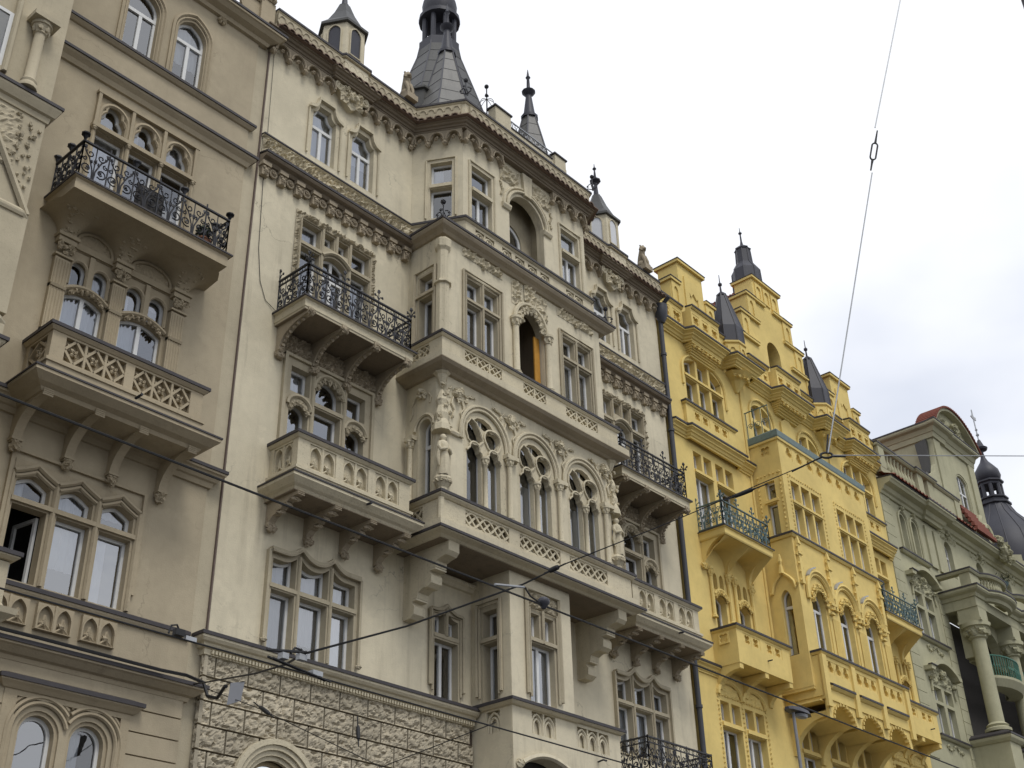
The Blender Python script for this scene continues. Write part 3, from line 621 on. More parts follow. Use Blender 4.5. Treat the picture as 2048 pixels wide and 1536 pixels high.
# first floor narrow windows either side of the lower oriel
def win_narrow(par, c, hw=.36, z0=7.55, z1=9.42, stone=CTAN, ogee=True, dp=.16):
    zf = lambda x: 9.34 + (.16 * (1 - abs(abs(x - c) / hw)) ** 2 if ogee else 0)
    L = []
    for a, b in ((-hw, -.05), (.05, hw)):
        q = [c + b + (a - b) * i / 6 for i in range(7)]; L.append([(c + a, 8.98), (c + b, 8.98)] + [(x, zf(x)) for x in q])
    L.append(rect(c - hw, c + hw, z0 + .02, 8.84)); xs = [c - hw - .1 + (2 * hw + .2) * i / 12 for i in range(13)]
    outer = [(c - hw - .1, z0 - .02), (c + hw + .1, z0 - .02)] + [(x, zf(max(c - hw, min(c + hw, x))) + .12) for x in xs[::-1]]
    o = window(par, outer, L, dp, -.03, stone=stone, curtain=.6, bars={2: (('v', c),)})
    m = MB(); m.tube([(c - hw - .14, -.06, 7.8), (c - hw - .14, -.06, 9.46)] + [(x, -.06, zf(max(c - hw, min(c + hw, x))) + .15) for x in xs] + [(c + hw + .14, -.06, 9.46), (c + hw + .14, -.06, 7.8)], .045, 5)
    m.tube([(c - hw - .07, -.05, 7.7), (c - hw - .07, -.05, 9.42), (c + hw + .07, -.05, 9.42), (c + hw + .07, -.05, 7.7)], .028, 5)
    m.tube([(c, -.05, 8.95), (c, -.05, zf(c) + .1)], .03, 5); m.box(c - hw - .02, c + hw + .02, -.05, .1, 8.88, 8.95); m.build('hood_mould', stone, o); return outer
CH.append(win_narrow(C, 18.3)); CH.append(win_narrow(C, 21.95))
MB().plate(rect(12.28, 27.75, 7.1, 22.6), CH, 0, .3).build('wall', CREAM, C)
bw = MB().plate(rect(12.28, 27.75, GROUND, 7.1), [opening(13.94 - .62, 13.94 + .62, GROUND + .6, 4.98, 'round')], .0, .3); bw.box(12.3, 27.7, .3, 9, 22.1, 22.3); bw.box(12.29, 12.5, .31, 9, GROUND, 22.2); bw.box(27.5, 27.74, .31, 9, GROUND, 22.2); bw.build('wall', MORTAR, C)
# rusticated stone blocks
def hewn(seed, w_, h_):
    def mk():
        m = MB(); nu, nw = max(4, int(w_ / .032)), max(3, int(h_ / .032)); vs = []
        for j in range(nw + 1):
            for i in range(nu + 1):
                u, v = w_ * i / nu, h_ * j / nw; e = min(u, w_ - u, v, h_ - v); P = Vector((u * 4 + v * 2.2 + seed * 3.1, v * 5 - u * 2.4, seed)); a = noise.noise(P); b_ = noise.noise(P * 2.3 + Vector((4, 4, 2)))
                z = -.075 if e < .001 else -.10 + .05 * max(0, 1 - abs(a) * 5.5) + .03 * max(0, 1 - abs(b_ + .1) * 6) - .012 * b_ + (.012 if e < .033 else 0)
                vs.append((u, z, v))
        k = nu + 1; fs = [(j * k + i, j * k + i + 1, (j + 1) * k + i + 1, (j + 1) * k + i) for j in range(nw) for i in range(nu)]; m.add(vs, fs)
        return m.add([(0, -.075, 0), (w_, -.075, 0), (w_, -.075, h_), (0, -.075, h_), (0, 0, 0), (w_, 0, 0), (w_, 0, h_), (0, 0, h_)], [(0, 1, 5, 4), (1, 2, 6, 5), (2, 3, 7, 6), (3, 0, 4, 7)])
    return mk
arc0 = (13.94, 4.98, .98)
for r_ in range(9):
    z1 = 7.15 - .42 * r_; z0 = z1 - .385; xx = 12.27 + (.0); off = 13.2 if r_ % 2 == 0 else 13.56
    js = [12.27] + [off + .725 * k for k in range(-1, 9) if 12.45 < off + .725 * k < 19.05] + [19.1]
    for i in range(len(js) - 1):
        a, b_ = js[i], js[i + 1] - .038
        if b_ - a < .12: continue
        if z0 < arc0[1] + .96 and a < arc0[0] + .95 and b_ > arc0[0] - .95:
            if z0 + .37 < arc0[1]:
                for a2, b2 in ((a, min(b_, arc0[0] - .96)), (max(a, arc0[0] + .96), b_)):
                    if b2 - a2 > .1: o = hewn(r_ * 7 + i, b2 - a2, .385)().build('stone_block', RUST, C); o.location = (a2, 0, z0)
                continue
            mb = hewn(r_ * 7 + i, b_ - a, .385)(); cz = lambda f: (a + sum(mb.v[k][0] for k in f) / len(f), z0 + sum(mb.v[k][2] for k in f) / len(f))
            mb.f = [f for f in mb.f if (cz(f)[0] - arc0[0]) ** 2 + (cz(f)[1] - arc0[1]) ** 2 > .9 ** 2]
            if mb.f: o = mb.build('stone_block', RUST, C); o.location = (a, 0, z0)
            continue
        w_ = round(b_ - a, 2); sd = (r_ * 5 + i * 3) % 11; stamp(C, ('hewn', sd, w_), hewn(sd, w_, .385), RUST, 'stone_block', (a, 0, z0))
        if i == 0:   # return of the corner stones
            with fr_(side_frame(12.27, 0)): stamp(C, ('hewns', sd), hewn(sd + 9, .10, .385), RUST, 'stone_block', (0, 0, z0))
# ground-floor arched window
m = MB()
for k, (r_, d) in enumerate(((.96, .14), (.87, .10), (.78, .05), (.70, .0))):
    ot = opening(13.94 - r_, 13.94 + r_, GROUND + .6, 4.98, 'round', None, 20); inn = opening(13.94 - r_ + .1, 13.94 + r_ - .1, GROUND + .6, 4.98, 'round', None, 20); m.plate(ot, [inset(inn, .0)], -d - .02, .05)
aw = m.build('window', CSTONE, C)
L = opening(13.94 - .58, 13.94 + .58, GROUND + .7, 4.98, 'round', None, 16)
m = MB().plate(inset(L, -.03), [inset(L, .05)], .12, .18)
for u in (-.3, 0, .3): m.box(13.94 + u - .02, 13.94 + u + .02, .115, .175, 2, 5.4)
for z in (4.0, 4.9, 5.2): m.box(13.94 - .55, 13.94 + .55, .118, .172, z - .02, z + .02)
m.build('frame', plain('tan_frame', (.35, .27, .15), .6), aw); MB().plate(inset(L, .03), (), .15, .154).build('pane', GLASS, aw)
# main first-floor cornice with dentils, running round the lower oriel
cpath = [(12.28, .0), (19.1, 0), (19.1, -1.18), (21.22, -1.18), (21.22, 0)]
o = course(C, [(12.28, .3), (12.28, 0), (19.05, 0)], [(-.03, 7.1), (.12, 7.12), (.12, 7.22), (.17, 7.24), (.20, 7.30), (.25, 7.32), (.29, 7.37), (.29, 7.43), (-.03, 7.54)], CSTONE)
m = MB()
for i in range(92): m.box(12.3 + i * .0735, 12.342 + i * .0735, -.165, -.11, 7.14, 7.205)
m.build('dentils', CSTONE, o)
# ---- lower oriel (first floor)
LX0, LX1, LY = 19.12, 21.2, -1.15
H = win_narrow  # front light pair
fo = opening(LX0 + .62, LX1 - .62, 7.6, 9.66, 'rect')
ow = window(C, rect(LX0 + .56, LX1 - .56, 7.58, 9.74), [rect(LX0 + .62, AX - .03, 9.06, 9.6), rect(AX + .13, LX1 - .62, 9.06, 9.6), rect(LX0 + .62, LX1 - .62, 7.62, 8.92)], LY + .16, LY - .0, stone=CTAN, curtain=1, bars={2: (('v', AX + .05),)})
m = MB(); m.tube([(LX0 + .5, LY - .05, 7.75), (LX0 + .5, LY - .05, 10.1), (LX1 - .46, LY - .05, 10.1), (LX1 - .46, LY - .05, 7.75)], .05, 5); m.tube([(LX0 + .6, LY - .04, 7.7), (LX0 + .6, LY - .04, 9.7), (LX1 - .54, LY - .04, 9.7), (LX1 - .54, LY - .04, 7.7)], .03, 5)
m.relief(LX0 + .52, LX1 - .5, 9.74, 10.06, LY - .01, .07, 3, .03, 7); m.tube([(AX + .05, LY - .05, 8.95), (AX + .05, LY - .05, 9.7)], .035, 5); m.box(LX0 + .58, LX1 - .52, LY - .05, LY + .1, 8.95, 9.03)
m.build('hood_mould', CTAN, ow)
with fr_(side_frame(LX0, 0)):
    sw = window(C, rect(.28, .82, 7.58, 9.72), [rect(.34, .76, 9.02, 9.62), rect(.34, .76, 7.62, 8.88)], .24, -.0, stone=CTAN, curtain=.3)
    m = MB(); m.tube([(.2, -.05, 7.75), (.2, -.05, 9.8), (.9, -.05, 9.8), (.9, -.05, 7.75)], .04, 5); m.tube([(.27, -.04, 7.7), (.27, -.04, 9.72), (.83, -.04, 9.72), (.83, -.04, 7.7)], .028, 5); m.box(.3, .8, -.05, .1, 8.91, 8.98); m.build('hood_mould', CTAN, sw)
    MB().plate(rect(.0, 1.13, 4.2, 10.42), [rect(.28, .82, 7.58, 9.72), rect(.42, .80, 6.92, 7.38)], 0, .2).build('oriel', CREAM, C)
    panel(C, .42, .80, 6.92, 7.38, 'gothic', CREAM, 0)
MB().plate(rect(LX0 + .004, LX1, 6.5, 10.42), [rect(LX0 + .56, LX1 - .56, 7.58, 9.74), rect(LX0 + .62, LX0 + 1.4, 6.93, 7.4)], LY, LY + .2).build('oriel', CREAM, C)
panel(C, LX0 + .62, LX0 + 1.4, 6.93, 7.4, 'gothic', CREAM, LY, 2)
MB().box(LX1 - .01, LX1 + .002, LY + .01, 0, 7.6, 10.4).build('oriel', CREAM, C)
course(C, [(LX0, 0), (LX0, LY), (LX1, LY), (LX1, 0)], [(-.03, 7.40), (.06, 7.42), (.13, 7.47), (.13, 7.50), (-.03, 7.57)], CSTONE, 'sill_course')
# porch bay beside it and its doorway hood
MB().plate(rect(21.18, 22.86, 4.5, 7.45), [rect(21.32, 22.44, 6.93, 7.38)], -1.1, -.9).build('porch', CREAM, C); panel(C, 21.32, 22.44, 6.93, 7.38, 'gothic', CREAM, -1.1, 3)
MB().box(22.70, 22.855, -1.09, 0, 4.5, 7.44).box(21.3, 22.7, -.9, 0, 7.2, 7.4).build('porch', CREAM, C)
course(C, [(21.2, -1.1), (22.86, -1.1), (22.86, 0)], [(-.03, 7.45), (.05, 7.46), (.1, 7.5), (.1, 7.53), (-.1, 7.58)], CSTONE, 'coping')
m = MB(); hd = opening(19.4, 20.95, 3.5, 6.22, 'seg', .22, 14); m.plate(rect(LX0 + .008, LX1, 3, 6.5), [hd], LY + .001, LY + .3)
m.tube([(p[0], LY - .05, p[1]) for p in head(19.36, 20.99, 6.26, 'seg', .24, 14)], .06, 5); m.lump((19.28, LY - .05, 6.22), .09, 4)
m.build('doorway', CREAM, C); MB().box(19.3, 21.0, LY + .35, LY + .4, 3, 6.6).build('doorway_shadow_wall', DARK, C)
MB().tube([(22.0, -1.1, 6.72), (22.0, -1.25, 6.74), (22.12, -1.25, 6.74)], .02, 6).build('hook', IRON, C)
# ---- main oriel, second and third floors
OX0, OX1, OY = 16.97, 23.22, -1.15
OP = [(OX0, 0), (OX0, OY), (OX1, OY), (OX1, 0)]
fl = MB().sweep(OP, [(-1.2, 10.42), (.2, 10.42), (.26, 10.46), (.40, 10.50), (.42, 10.53), (.42, 10.56), (.30, 10.66), (.30, 10.80), (.25, 10.83), (-1.2, 10.83)]); fl.box(OX0 + .6, OX1 - .6, OY + .2, 0, 10.424, 10.8); fl.build('oriel_floor', CSTONE, C); MB().box(OX0 - .17, OX1 + .17, OY - .17, -.001, 10.405, 10.417).build('soffit', CDIRT_SHADE, C)  # soffit sheet coloured dark for the shade below the oriel, plus dirt
MB().sweep(OP, [(.38, 10.52), (.445, 10.52), (.445, 10.575), (.28, 10.68), (.26, 10.66)]).build('flashing', LEAD, C)
# second-floor parapet with flowing tracery
PP = [(OX0 - .22, 0), (OX0 - .22, OY - .22), (OX1 + .16, OY - .22), (OX1 + .16, 0)]
fy = OY - .22
fpan = [(17.5, 18.9), (19.26, 20.68), (21.02, 22.44)]
MB().plate(rect(PP[0][0] + .004, PP[2][0], 10.82, 11.3), [rect(a, b_, 10.9, 11.25) for a, b_ in fpan], fy, fy + .14, back=True).build('parapet', CSTONE, C)
for a, b_ in fpan: panel(C, a, b_, 10.9, 11.25, 'flow', CSTONE, fy)
with fr_(side_frame(PP[0][0], 0)):
    MB().plate(rect(0, -fy - .004, 10.82, 11.3), [rect(.2, .82, 10.9, 11.25)], 0, .14, back=True).build('parapet', CSTONE, C); panel(C, .2, .82, 10.9, 11.25, 'flow', CSTONE, 0)
MB().box(PP[2][0] - .14, PP[2][0] - .002, fy + .01, 0, 10.83, 11.3).build('parapet', CSTONE, C)
course(C, PP, [(-.2, 11.3), (.03, 11.3), (.09, 11.35), (.09, 11.40), (-.2, 11.44)], CSTONE, 'coping')
m = MB(); m.lathe((OX0 - .20, fy + .02, 0), [(.07, 10.8), (.07, 11.3)], 8); m.build('colonnette', CSTONE, C)
# big scroll consoles below
for x in (17.18, 22.98):
    pr = [(.0, 8.98), (-.22, 8.98), (-.33, 9.06), (-.34, 9.22), (-.27, 9.3), (-.28, 9.36), (-.42, 9.38), (-.44, 9.5), (-.58, 9.56), (-.72, 9.55), (-.83, 9.62), (-.84, 9.78), (-.78, 9.86), (-.82, 9.92), (-.96, 9.93), (-.98, 10.06), (-1.12, 10.1), (-1.26, 10.12), (-1.34, 10.2), (-1.34, 10.42), (0, 10.42)]
    o = console(C, x, .32, pr, CSTONE, 'console'); m = MB()
    for y, z in ((-.34, 9.42), (-.9, 9.97), (-.35, 9.36), (-.9, 9.9)): m.box(x - .165, x + .165, y - .06, y + .1, z - .02, z + .015)
    m.build('moulding', CREAM, o)
course(C, [(OX0 + .36, 0), (LX0, 0)], [(-.02, 10.12), (.06, 10.14), (.10, 10.2), (.16, 10.24), (.16, 10.30), (-.02, 10.40)], CREAM, 'string_course', flash=False)
# second floor walls with three traceried windows
arcs = (18.33, 20.13, 21.95); hol = []
def tracery_window(par, c):
    z0, zs = 11.5, 13.26; hw = .66
    ot = opening(c - hw, c + hw, z0, zs, 'round', .7, 20)
    l1 = opening(c - .56, c - .07, z0 + .02, 12.86, 'tref', .24, 12); l2 = opening(c + .07, c + .56, z0 + .02, 12.86, 'tref', .24, 12)
    dag = [(c - .56, 13.36), (c - .50, 13.2), (c - .36, 13.13), (c - .16, 13.17), (c - .06, 13.28), (c - .14, 13.45), (c - .28, 13.65), (c - .42, 13.7), (c - .54, 13.54)]
    cir = foil(c + .30, 13.40, .262, 3, 24, .25, .6)
    top = [(c - .32, 13.74)] + [(c - .20 + .1 * i, 13.62 - .02 * i + .03 * (i % 2)) for i in range(5)] + [(c + .34, 13.7), (c + .22, 13.82), (c, 13.88), (c - .2, 13.84)]
    H2 = [l1, l2, dag, cir, top]
    s_ = MB().plate(ot, H2, OY - .0, OY + .12, back=True).build('window', CSTONE, par); m = MB()
    for k in (.82, .74): m.tube([(c + k, OY - .04, 13.1)] + [(p[0], OY - .04 - (.03 if k > .8 else 0), p[1]) for p in head(c - k, c + k, 13.28, 'round', .86 * k / .82, 20)] + [(c - k, OY - .04, 13.1)], .04, 6)
    m.tube([(p[0], OY - .02, p[1]) for p in foil(c + .30, 13.40, .29, 3, 20, .1, .6)], .028, 5, True); m.tube([(p[0], OY - .02, p[1]) for p in inset(dag, -.03)], .026, 5, True)
    for a, b_ in ((-.56, -.07), (.07, .56)): m.tube([(p[0], OY - .03, p[1]) for p in head(c + a - .02, c + b_ + .02, 12.88, 'tref', .26, 12)], .028, 5)
    m.build('moulding', CSTONE, s_); m = MB(); column(m, (c, OY - .05), z0, 12.86, .055, .2, .14); m.build('column', CSTONE, s_, True)
    m = MB(); column(m, (c + .79 if c < 21 else c + .77, OY - .09), z0, 13.1, .06, .2, .14); m.box(c + .66, c + 1.06, OY - .16, OY, 13.1, 13.2); m.build('column', CSTONE, s_, True)
    for a, b_ in ((-.6, -.02), (.02, .6)):
        Lr = rect(c + a, c + b_, z0, 13.95); MB().plate(Lr, [inset(Lr, .05)], OY + .13, OY + .18).build('frame', WOOD, s_); MB().plate(inset(Lr, .04), (), OY + .15, OY + .154).build('pane', GLASS, s_)
    if random.random() < .7: MB().box(c - .55, c + .5, OY + .36, OY + .37, z0, 12.9).build('curtain', CURT, s_)
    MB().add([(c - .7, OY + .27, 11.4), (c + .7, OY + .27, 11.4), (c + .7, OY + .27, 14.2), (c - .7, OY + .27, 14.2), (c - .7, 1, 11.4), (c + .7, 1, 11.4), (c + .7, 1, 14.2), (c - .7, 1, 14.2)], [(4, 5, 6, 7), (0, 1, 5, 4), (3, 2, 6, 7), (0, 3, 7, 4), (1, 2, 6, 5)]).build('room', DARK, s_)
    return ot
for c in arcs: hol.append(tracery_window(C, c))
CHF = .17
MB().plate(rect(OX0 + CHF, OX1 - CHF, 10.8, 14.62), hol, OY, OY + .2).build('oriel', CREAM, C)
for p, q in (((OX0, OY + CHF), (OX0 + CHF, OY)), ((OX1 - CHF, OY), (OX1, OY + CHF))):
    with fr_(line_frame(p, q)): MB().plate(rect(0, CHF * 1.4142, 10.8, 14.62), (), 0, .05).build('oriel', CREAM, C)
with fr_(side_frame(OX0, 0)):
    so_ = opening(.42, .88, 11.5, 13.35, 'round', .24); sw = window(C, so_, [opening(.46, .84, 11.52, 13.33, 'round', .2)], .2, -.02, stone=CSTONE, curtain=0, bars={0: (('h', 12.92),)})
    m = MB(); m.tube([(p[0], -.04, p[1]) for p in head(.34, .96, 13.3, 'round', .34)], .04, 5); m.build('hood_mould', CSTONE, sw)
    m = MB(); column(m, (.24, -.07), 11.5, 13.1, .06, .2, .14); m.box(.1, .38, -.15, 0, 13.1, 13.2); m.build('column', CSTONE, sw, True)
    MB().plate(rect(0, -OY - CHF, 10.8, 14.62), [so_], 0, .2).build('oriel', CREAM, C)
    m = MB(); m.leafball((.55, -.03, 14.2), .16, 5, 9); m.tube([(.35, -.03, 14.2), (.22, -.03, 14.0), (.26, -.03, 13.8), (.16, -.03, 13.65)], .02, 5); m.tube([(.75, -.03, 14.2), (.84, -.03, 14.05), (.8, -.03, 13.9)], .02, 5); m.build('mask_relief', CSTONE, C)
MB().box(OX1 - .1, OX1 - .001, OY + CHF, 0, 10.8, 14.6).build('oriel', CREAM, C)
# carved masks and ribbons between the arches
for i, x in enumerate((17.45, 19.22, 21.04, 22.82)):
    m = MB(); y = OY - .03; m.leafball((x, y, 14.2), .17, i * 3, 12); m.lump((x, y - .08, 14.16), (.09, .08, .12), i, 8, 6, .2); m.lump((x, y - .15, 14.13), (.025, .03, .035), 1, 5, 4); m.lump((x, y - .06, 14.0), (.07, .06, .09), i + 2, 6, 5, .4)
    for sg in (-1, 1):
        m.tube([(x + sg * (.18 + .62 * t), y - .005, 14.32 - .10 * math.sin(t * 9) * (1 - t * .5) - .1 * t) for t in [k / 12 for k in range(9 if 0 < i < 3 else (9 if (i == 0) == (sg > 0) else 3))]], .022, 5)
        m.tube([(x + sg * .14, y, 14.05), (x + sg * .2, y, 13.86), (x + sg * .1, y, 13.72), (x + sg * .16, y, 13.55)], .022, 5); m.lump((x + sg * .16, y, 13.52), .035, i, 5, 4)
        m.lump((x + sg * .45, y, 14.28), (.09, .04, .05), i, 6, 4, .5); m.lump((x + sg * .3, y, 14.12), (.05, .04, .08), i + 4, 6, 4, .5)
    m.build('mask_relief', CSTONE, C)
# statue canopies and pedestals at the oriel corners
for x in (OX0 + .04, OX1 - .04):
    sx = 1; y = OY + .04; m = MB(); m.lathe((x, y - .04, 0), [(.03, 11.42), (.10, 11.55), (.12, 11.62), (.10, 11.66), (.19, 11.8), (.21, 11.86), (.17, 11.93)], 10)
    for k in range(7):
        a = math.pi * (.95 + 1.1 * k / 6) - .3; m.lump((x + .18 * math.cos(a), y - .04 + .18 * math.sin(a), 11.8), .045, k, 5, 4)
    m.lathe((x, y, 0), [(.22, 13.05), (.2, 13.2), (.14, 13.35), (.16, 13.5), (.1, 13.7), (.14, 13.85), (.1, 14.0), (.02, 14.15)], 8)
    for k in range(16): m.lump((x + random.uniform(-.17, .17), y - random.uniform(.05, .17), 13.05 + k * .062), random.uniform(.03, .055), k, 5, 4, .5)
    m.lathe((x, y, 0), [(.02, 14.2), (.08, 14.35), (.14, 14.5), (.2, 14.56)], 8); m.build('canopy', CSTONE, C)
course(C, [(OX0, OY + .26), (OX0, OY + CHF), (OX0 + CHF, OY), (OX0 + .5, OY)], [(-.02, 13.06), (.06, 13.08), (.08, 13.14), (.05, 13.2), (-.02, 13.22)], CSTONE, 'impost', flash=False)
statue((OX0 + .02, OY - .05, 11.93), 'robed stone woman standing on the pedestal at the near corner of the cream oriel', 1.02)
statue((OX1 - .02, OY - .05, 11.93), 'robed stone woman on the pedestal at the far corner of the cream oriel', 1.02)
# third-floor cornice, parapet, walls
course(C, OP, [(-.05, 14.55), (.08, 14.56), (.14, 14.6), (.3, 14.66), (.36, 14.72), (.36, 14.74), (-.05, 14.74)], CMID, flash=False); course(C, OP, [(-.05, 14.742), (.35, 14.742), (.35, 14.92), (.30, 14.94), (.18, 14.97), (-.05, 14.98)], CSTONE, flash=False)  # lower moulding: its shading line painted in as darker stone
P3 = [(OX0 - .16, 0), (OX0 - .16, OY - .16), (OX1 + .14, OY - .16), (OX1 + .14, 0)]; f3 = OY - .16
p3 = [(17.56, 18.84), (19.62, 20.46), (21.24, 22.52)]
MB().plate(rect(P3[0][0] + .004, P3[2][0], 14.96, 15.42), [rect(a, b_, 15.0, 15.37) for a, b_ in p3], f3, f3 + .13, back=True).build('parapet', CSTONE, C)
for (a, b_), n in zip(p3, (3, 2, 3)): panel(C, a, b_, 15.0, 15.37, 'X', CSTONE, f3, n)
with fr_(side_frame(P3[0][0], 0)):
    MB().plate(rect(0, -f3 - .004, 14.96, 15.42), [rect(.22, .9, 15.0, 15.37)], 0, .13, back=True).build('parapet', CSTONE, C); panel(C, .22, .9, 15.0, 15.37, 'X', CSTONE, 0, 2)
MB().box(P3[2][0] - .13, P3[2][0] - .002, f3 + .01, 0, 14.97, 15.42).build('parapet', CSTONE, C)
course(C, P3, [(-.2, 15.42), (.02, 15.42), (.06, 15.46), (.06, 15.50), (-.2, 15.56)], CSTONE, 'coping')
hol = []
for c in (18.35, 21.98):
    Ls = []
    for a, b_ in ((-.55, -.06), (.06, .55)): Ls += [rect(c + a, c + b_, 15.6, 16.9), rect(c + a, c + b_, 17.06, 17.62)]
    ot = rect(c - .62, c + .62, 15.58, 17.69); hol.append(ot); o = window(C, ot, Ls, OY + .15, OY - .0, stone=CTAN, curtain=.6)
    m = MB(); m.tube([(c - .70, OY - .04, 15.7), (c - .70, OY - .04, 17.78), (c + .70, OY - .04, 17.78), (c + .70, OY - .04, 15.7)], .035, 5); m.tube([(c - .61, OY - .03, 15.6), (c - .61, OY - .03, 17.68), (c + .61, OY - .03, 17.68), (c + .61, OY - .03, 15.6)], .03, 5); m.tube([(c, OY - .03, 15.6), (c, OY - .03, 17.68)], .03, 5); m.box(c - .6, c + .6, OY - .05, OY + .1, 16.95, 17.02); m.build('moulding', CTAN, o)
    m = MB().relief(c - .72, c + .76, 18.22, 18.48, OY - .01, .09, int(c), .03, 6); m.leafball((c + .03, OY - .05, 18.2), .08, 3, 5); m.build('relief', CSTONE, C)
# loggia of the third floor
lo = opening(AX - .54, AX + .54, 15.3, 17.22, 'point', .62, 16); hol.append(lo)
MB().plate(rect(OX0 + CHF, OX1 - CHF, 14.9, 18.62), hol, OY, OY + .25).build('oriel', CREAM, C)
for p, q in (((OX0, OY + CHF), (OX0 + CHF, OY)), ((OX1 - CHF, OY), (OX1, OY + CHF))):
    with fr_(line_frame(p, q)): MB().plate(rect(0, CHF * 1.4142, 14.9, 18.62), (), 0, .05).build('oriel', CREAM, C)
m = MB(); x, y = OX0 + .06, OY + .06
m.lathe((x, y, 0), [(.17, 15.5), (.17, 17.0), (.14, 17.1), (.14, 18.02), (.2, 18.1), (.22, 18.3), (.18, 18.36)], 8, .39); m.lathe((x, y, 0), [(.16, 17.02), (.225, 17.04), (.225, 17.08), (.16, 17.14)], 8, .39)
for k in range(14): m.lump((x + random.uniform(-.16, .12), y - random.uniform(-.1, .16), random.uniform(18.08, 18.34)), .055, k, 5, 4, .5)
m.lathe((x - .1, y - .1, 0), [(.12, 14.98), (.12, 15.42)], 6); m.build('corner_shaft', CSTONE, C)
with fr_(side_frame(OX0, 0)):
    ot = rect(.3, .86, 15.58, 17.6); o = window(C, ot, [rect(.36, .8, 15.6, 16.9), rect(.36, .8, 17.06, 17.54)], .2, 0, stone=CTAN, curtain=.2)
    m = MB(); m.tube([(.24, -.04, 15.6), (.24, -.04, 17.68), (.94, -.04, 17.68), (.94, -.04, 15.6)], .045, 5); m.box(.28, .9, -.06, .1, 16.94, 17.02); m.build('moulding', CTAN, o)
    MB().plate(rect(0, -OY - CHF, 14.9, 18.62), [ot], 0, .2).build('oriel', CREAM, C)
MB().box(OX1 - .1, OX1 - .001, OY + CHF, 0, 14.9, 18.6).build('oriel', CREAM, C)
for sg in (-1, 1): m = MB(); column(m, (AX + sg * .62, OY - .07), 15.56, 17.25, .085, .26, .14); m.build('column', CSTONE, C, True)
m = MB(); m.tube([(p[0], OY - .05, p[1]) for p in head(AX - .62, AX + .62, 17.25, 'round', .66, 16)], .06, 6); m.tube([(p[0], OY - .02, p[1]) for p in head(AX - .5, AX + .5, 17.22, 'round', .5, 16)], .05, 6)
leaf_arc(m, AX - .52, AX + .52, 17.2, .62, OY - .05, 9, .085, 3); m.leafball((AX - .4, OY - .06, 17.3), .12, 1, 6); m.leafball((AX + .45, OY - .06, 17.3), .12, 2, 6); m.leafball((AX + .02, OY - .08, 17.75), .13, 2, 6)
m.relief(AX - .68, AX - .28, 17.72, 18.48, OY - .008, .07, 2, .03, 6); m.relief(AX + .3, AX + .72, 17.72, 18.48, OY - .008, .07, 5, .03, 6); m.relief(AX - .2, AX + .22, 18.0, 18.5, OY - .03, .09, 6, .03, 7)
m.build('arch_carving', CSTONE, C)
def loggia(par, x0, x1, z0, z1, y0, y1, dz, mat):
    m = MB(); m.add([(x0, y0, z0), (x1, y0, z0), (x1, y0, z1), (x0, y0, z1), (x0, y1, z0), (x1, y1, z0), (x1, y1, z1), (x0, y1, z1)], [(0, 1, 5, 4), (3, 2, 6, 7), (0, 3, 7, 4), (1, 2, 6, 5)])
    c = (x0 + x1) / 2; dr = opening(c - .42, c + .42, z0, dz, 'point', .5); m.plate(rect(x0, x1, z0, z1), [dr], y1, y1 + .1); lgm = m.build('loggia', mat, par)
    Ls = [opening(c - .4, c + .4, dz - .28, dz, 'point', .46), rect(c - .4, c + .4, z0, dz - .36)]; m = MB()
    for q in Ls: m.plate(inset(q, -.02), [inset(q, .07)], y1 + .04, y1 + .1)
    m.build('frame', WOOD, lgm)
    for q in Ls: MB().plate(inset(q, .06), (), y1 + .07, y1 + .074).build('pane', GLASS, lgm)
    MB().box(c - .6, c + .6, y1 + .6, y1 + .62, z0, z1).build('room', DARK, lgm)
loggia(C, AX - .7, AX + .7, 15.0, 18.1, OY + .2, -.1, 16.7, CDIRT_SHADE)  # dimness of the deep loggia put into its dark colour, with dirt
tag(MB().box(AX + .30, AX + .50, OY + .12, OY + .16, 15.2, 17.2).build('sun_blind', ORANGE), 'orange fabric blind hanging inside the pointed loggia arch of the cream oriel', 'blind')
# string course on top of the third floor; fourth-floor canted part
course(C, OP, [(-.05, 18.48), (.06, 18.5), (.12, 18.56), (.22, 18.62), (.26, 18.68), (.26, 18.74), (-.4, 18.80)], CMID, 'string_course')
Q0, Q1 = 17.66, 22.62; QP = [(OX0, 0), (Q0, OY - .02), (Q1, OY - .02), (OX1, 0)]; QY = OY - .02
QB = [(OX0 - .04, 0), (Q0 - .04, QY - .1), (Q1 + .04, QY - .1), (OX1 + .04, 0)]
cp4 = [(18.0, 18.7), (19.0, 19.36), (19.5, 19.86), (20.0, 20.36), (20.5, 20.86), (21.56, 22.28)]
MB().plate(rect(Q0 - .02, Q1 + .02, 18.66, 19.24), [rect(a, b_, 18.78, 19.16) for a, b_ in cp4], QY - .1, QY + .05, back=True).build('parapet', CSTONE, C)
for a, b_ in cp4: panel(C, a, b_, 18.78, 19.16, 'circ', CSTONE, QY - .1, 2 if b_ - a > .5 else 1)
for p, q in ((QB[0], QB[1]), (QB[2], QB[3])):
    with fr_(line_frame(p, q)):
        Lq = (Vector(q) - Vector(p)).length; MB().plate(rect(0, Lq, 18.66, 19.24), [rect(.5, .85, 18.78, 19.16)], 0, .1, back=True).build('parapet', CSTONE, C); panel(C, .5, .85, 18.78, 19.16, 'circ', CSTONE, 0)
course(C, QB, [(-.2, 19.24), (.02, 19.24), (.06, 19.27), (.06, 19.3), (-.2, 19.34)], CSTONE, 'coping')
hol = []
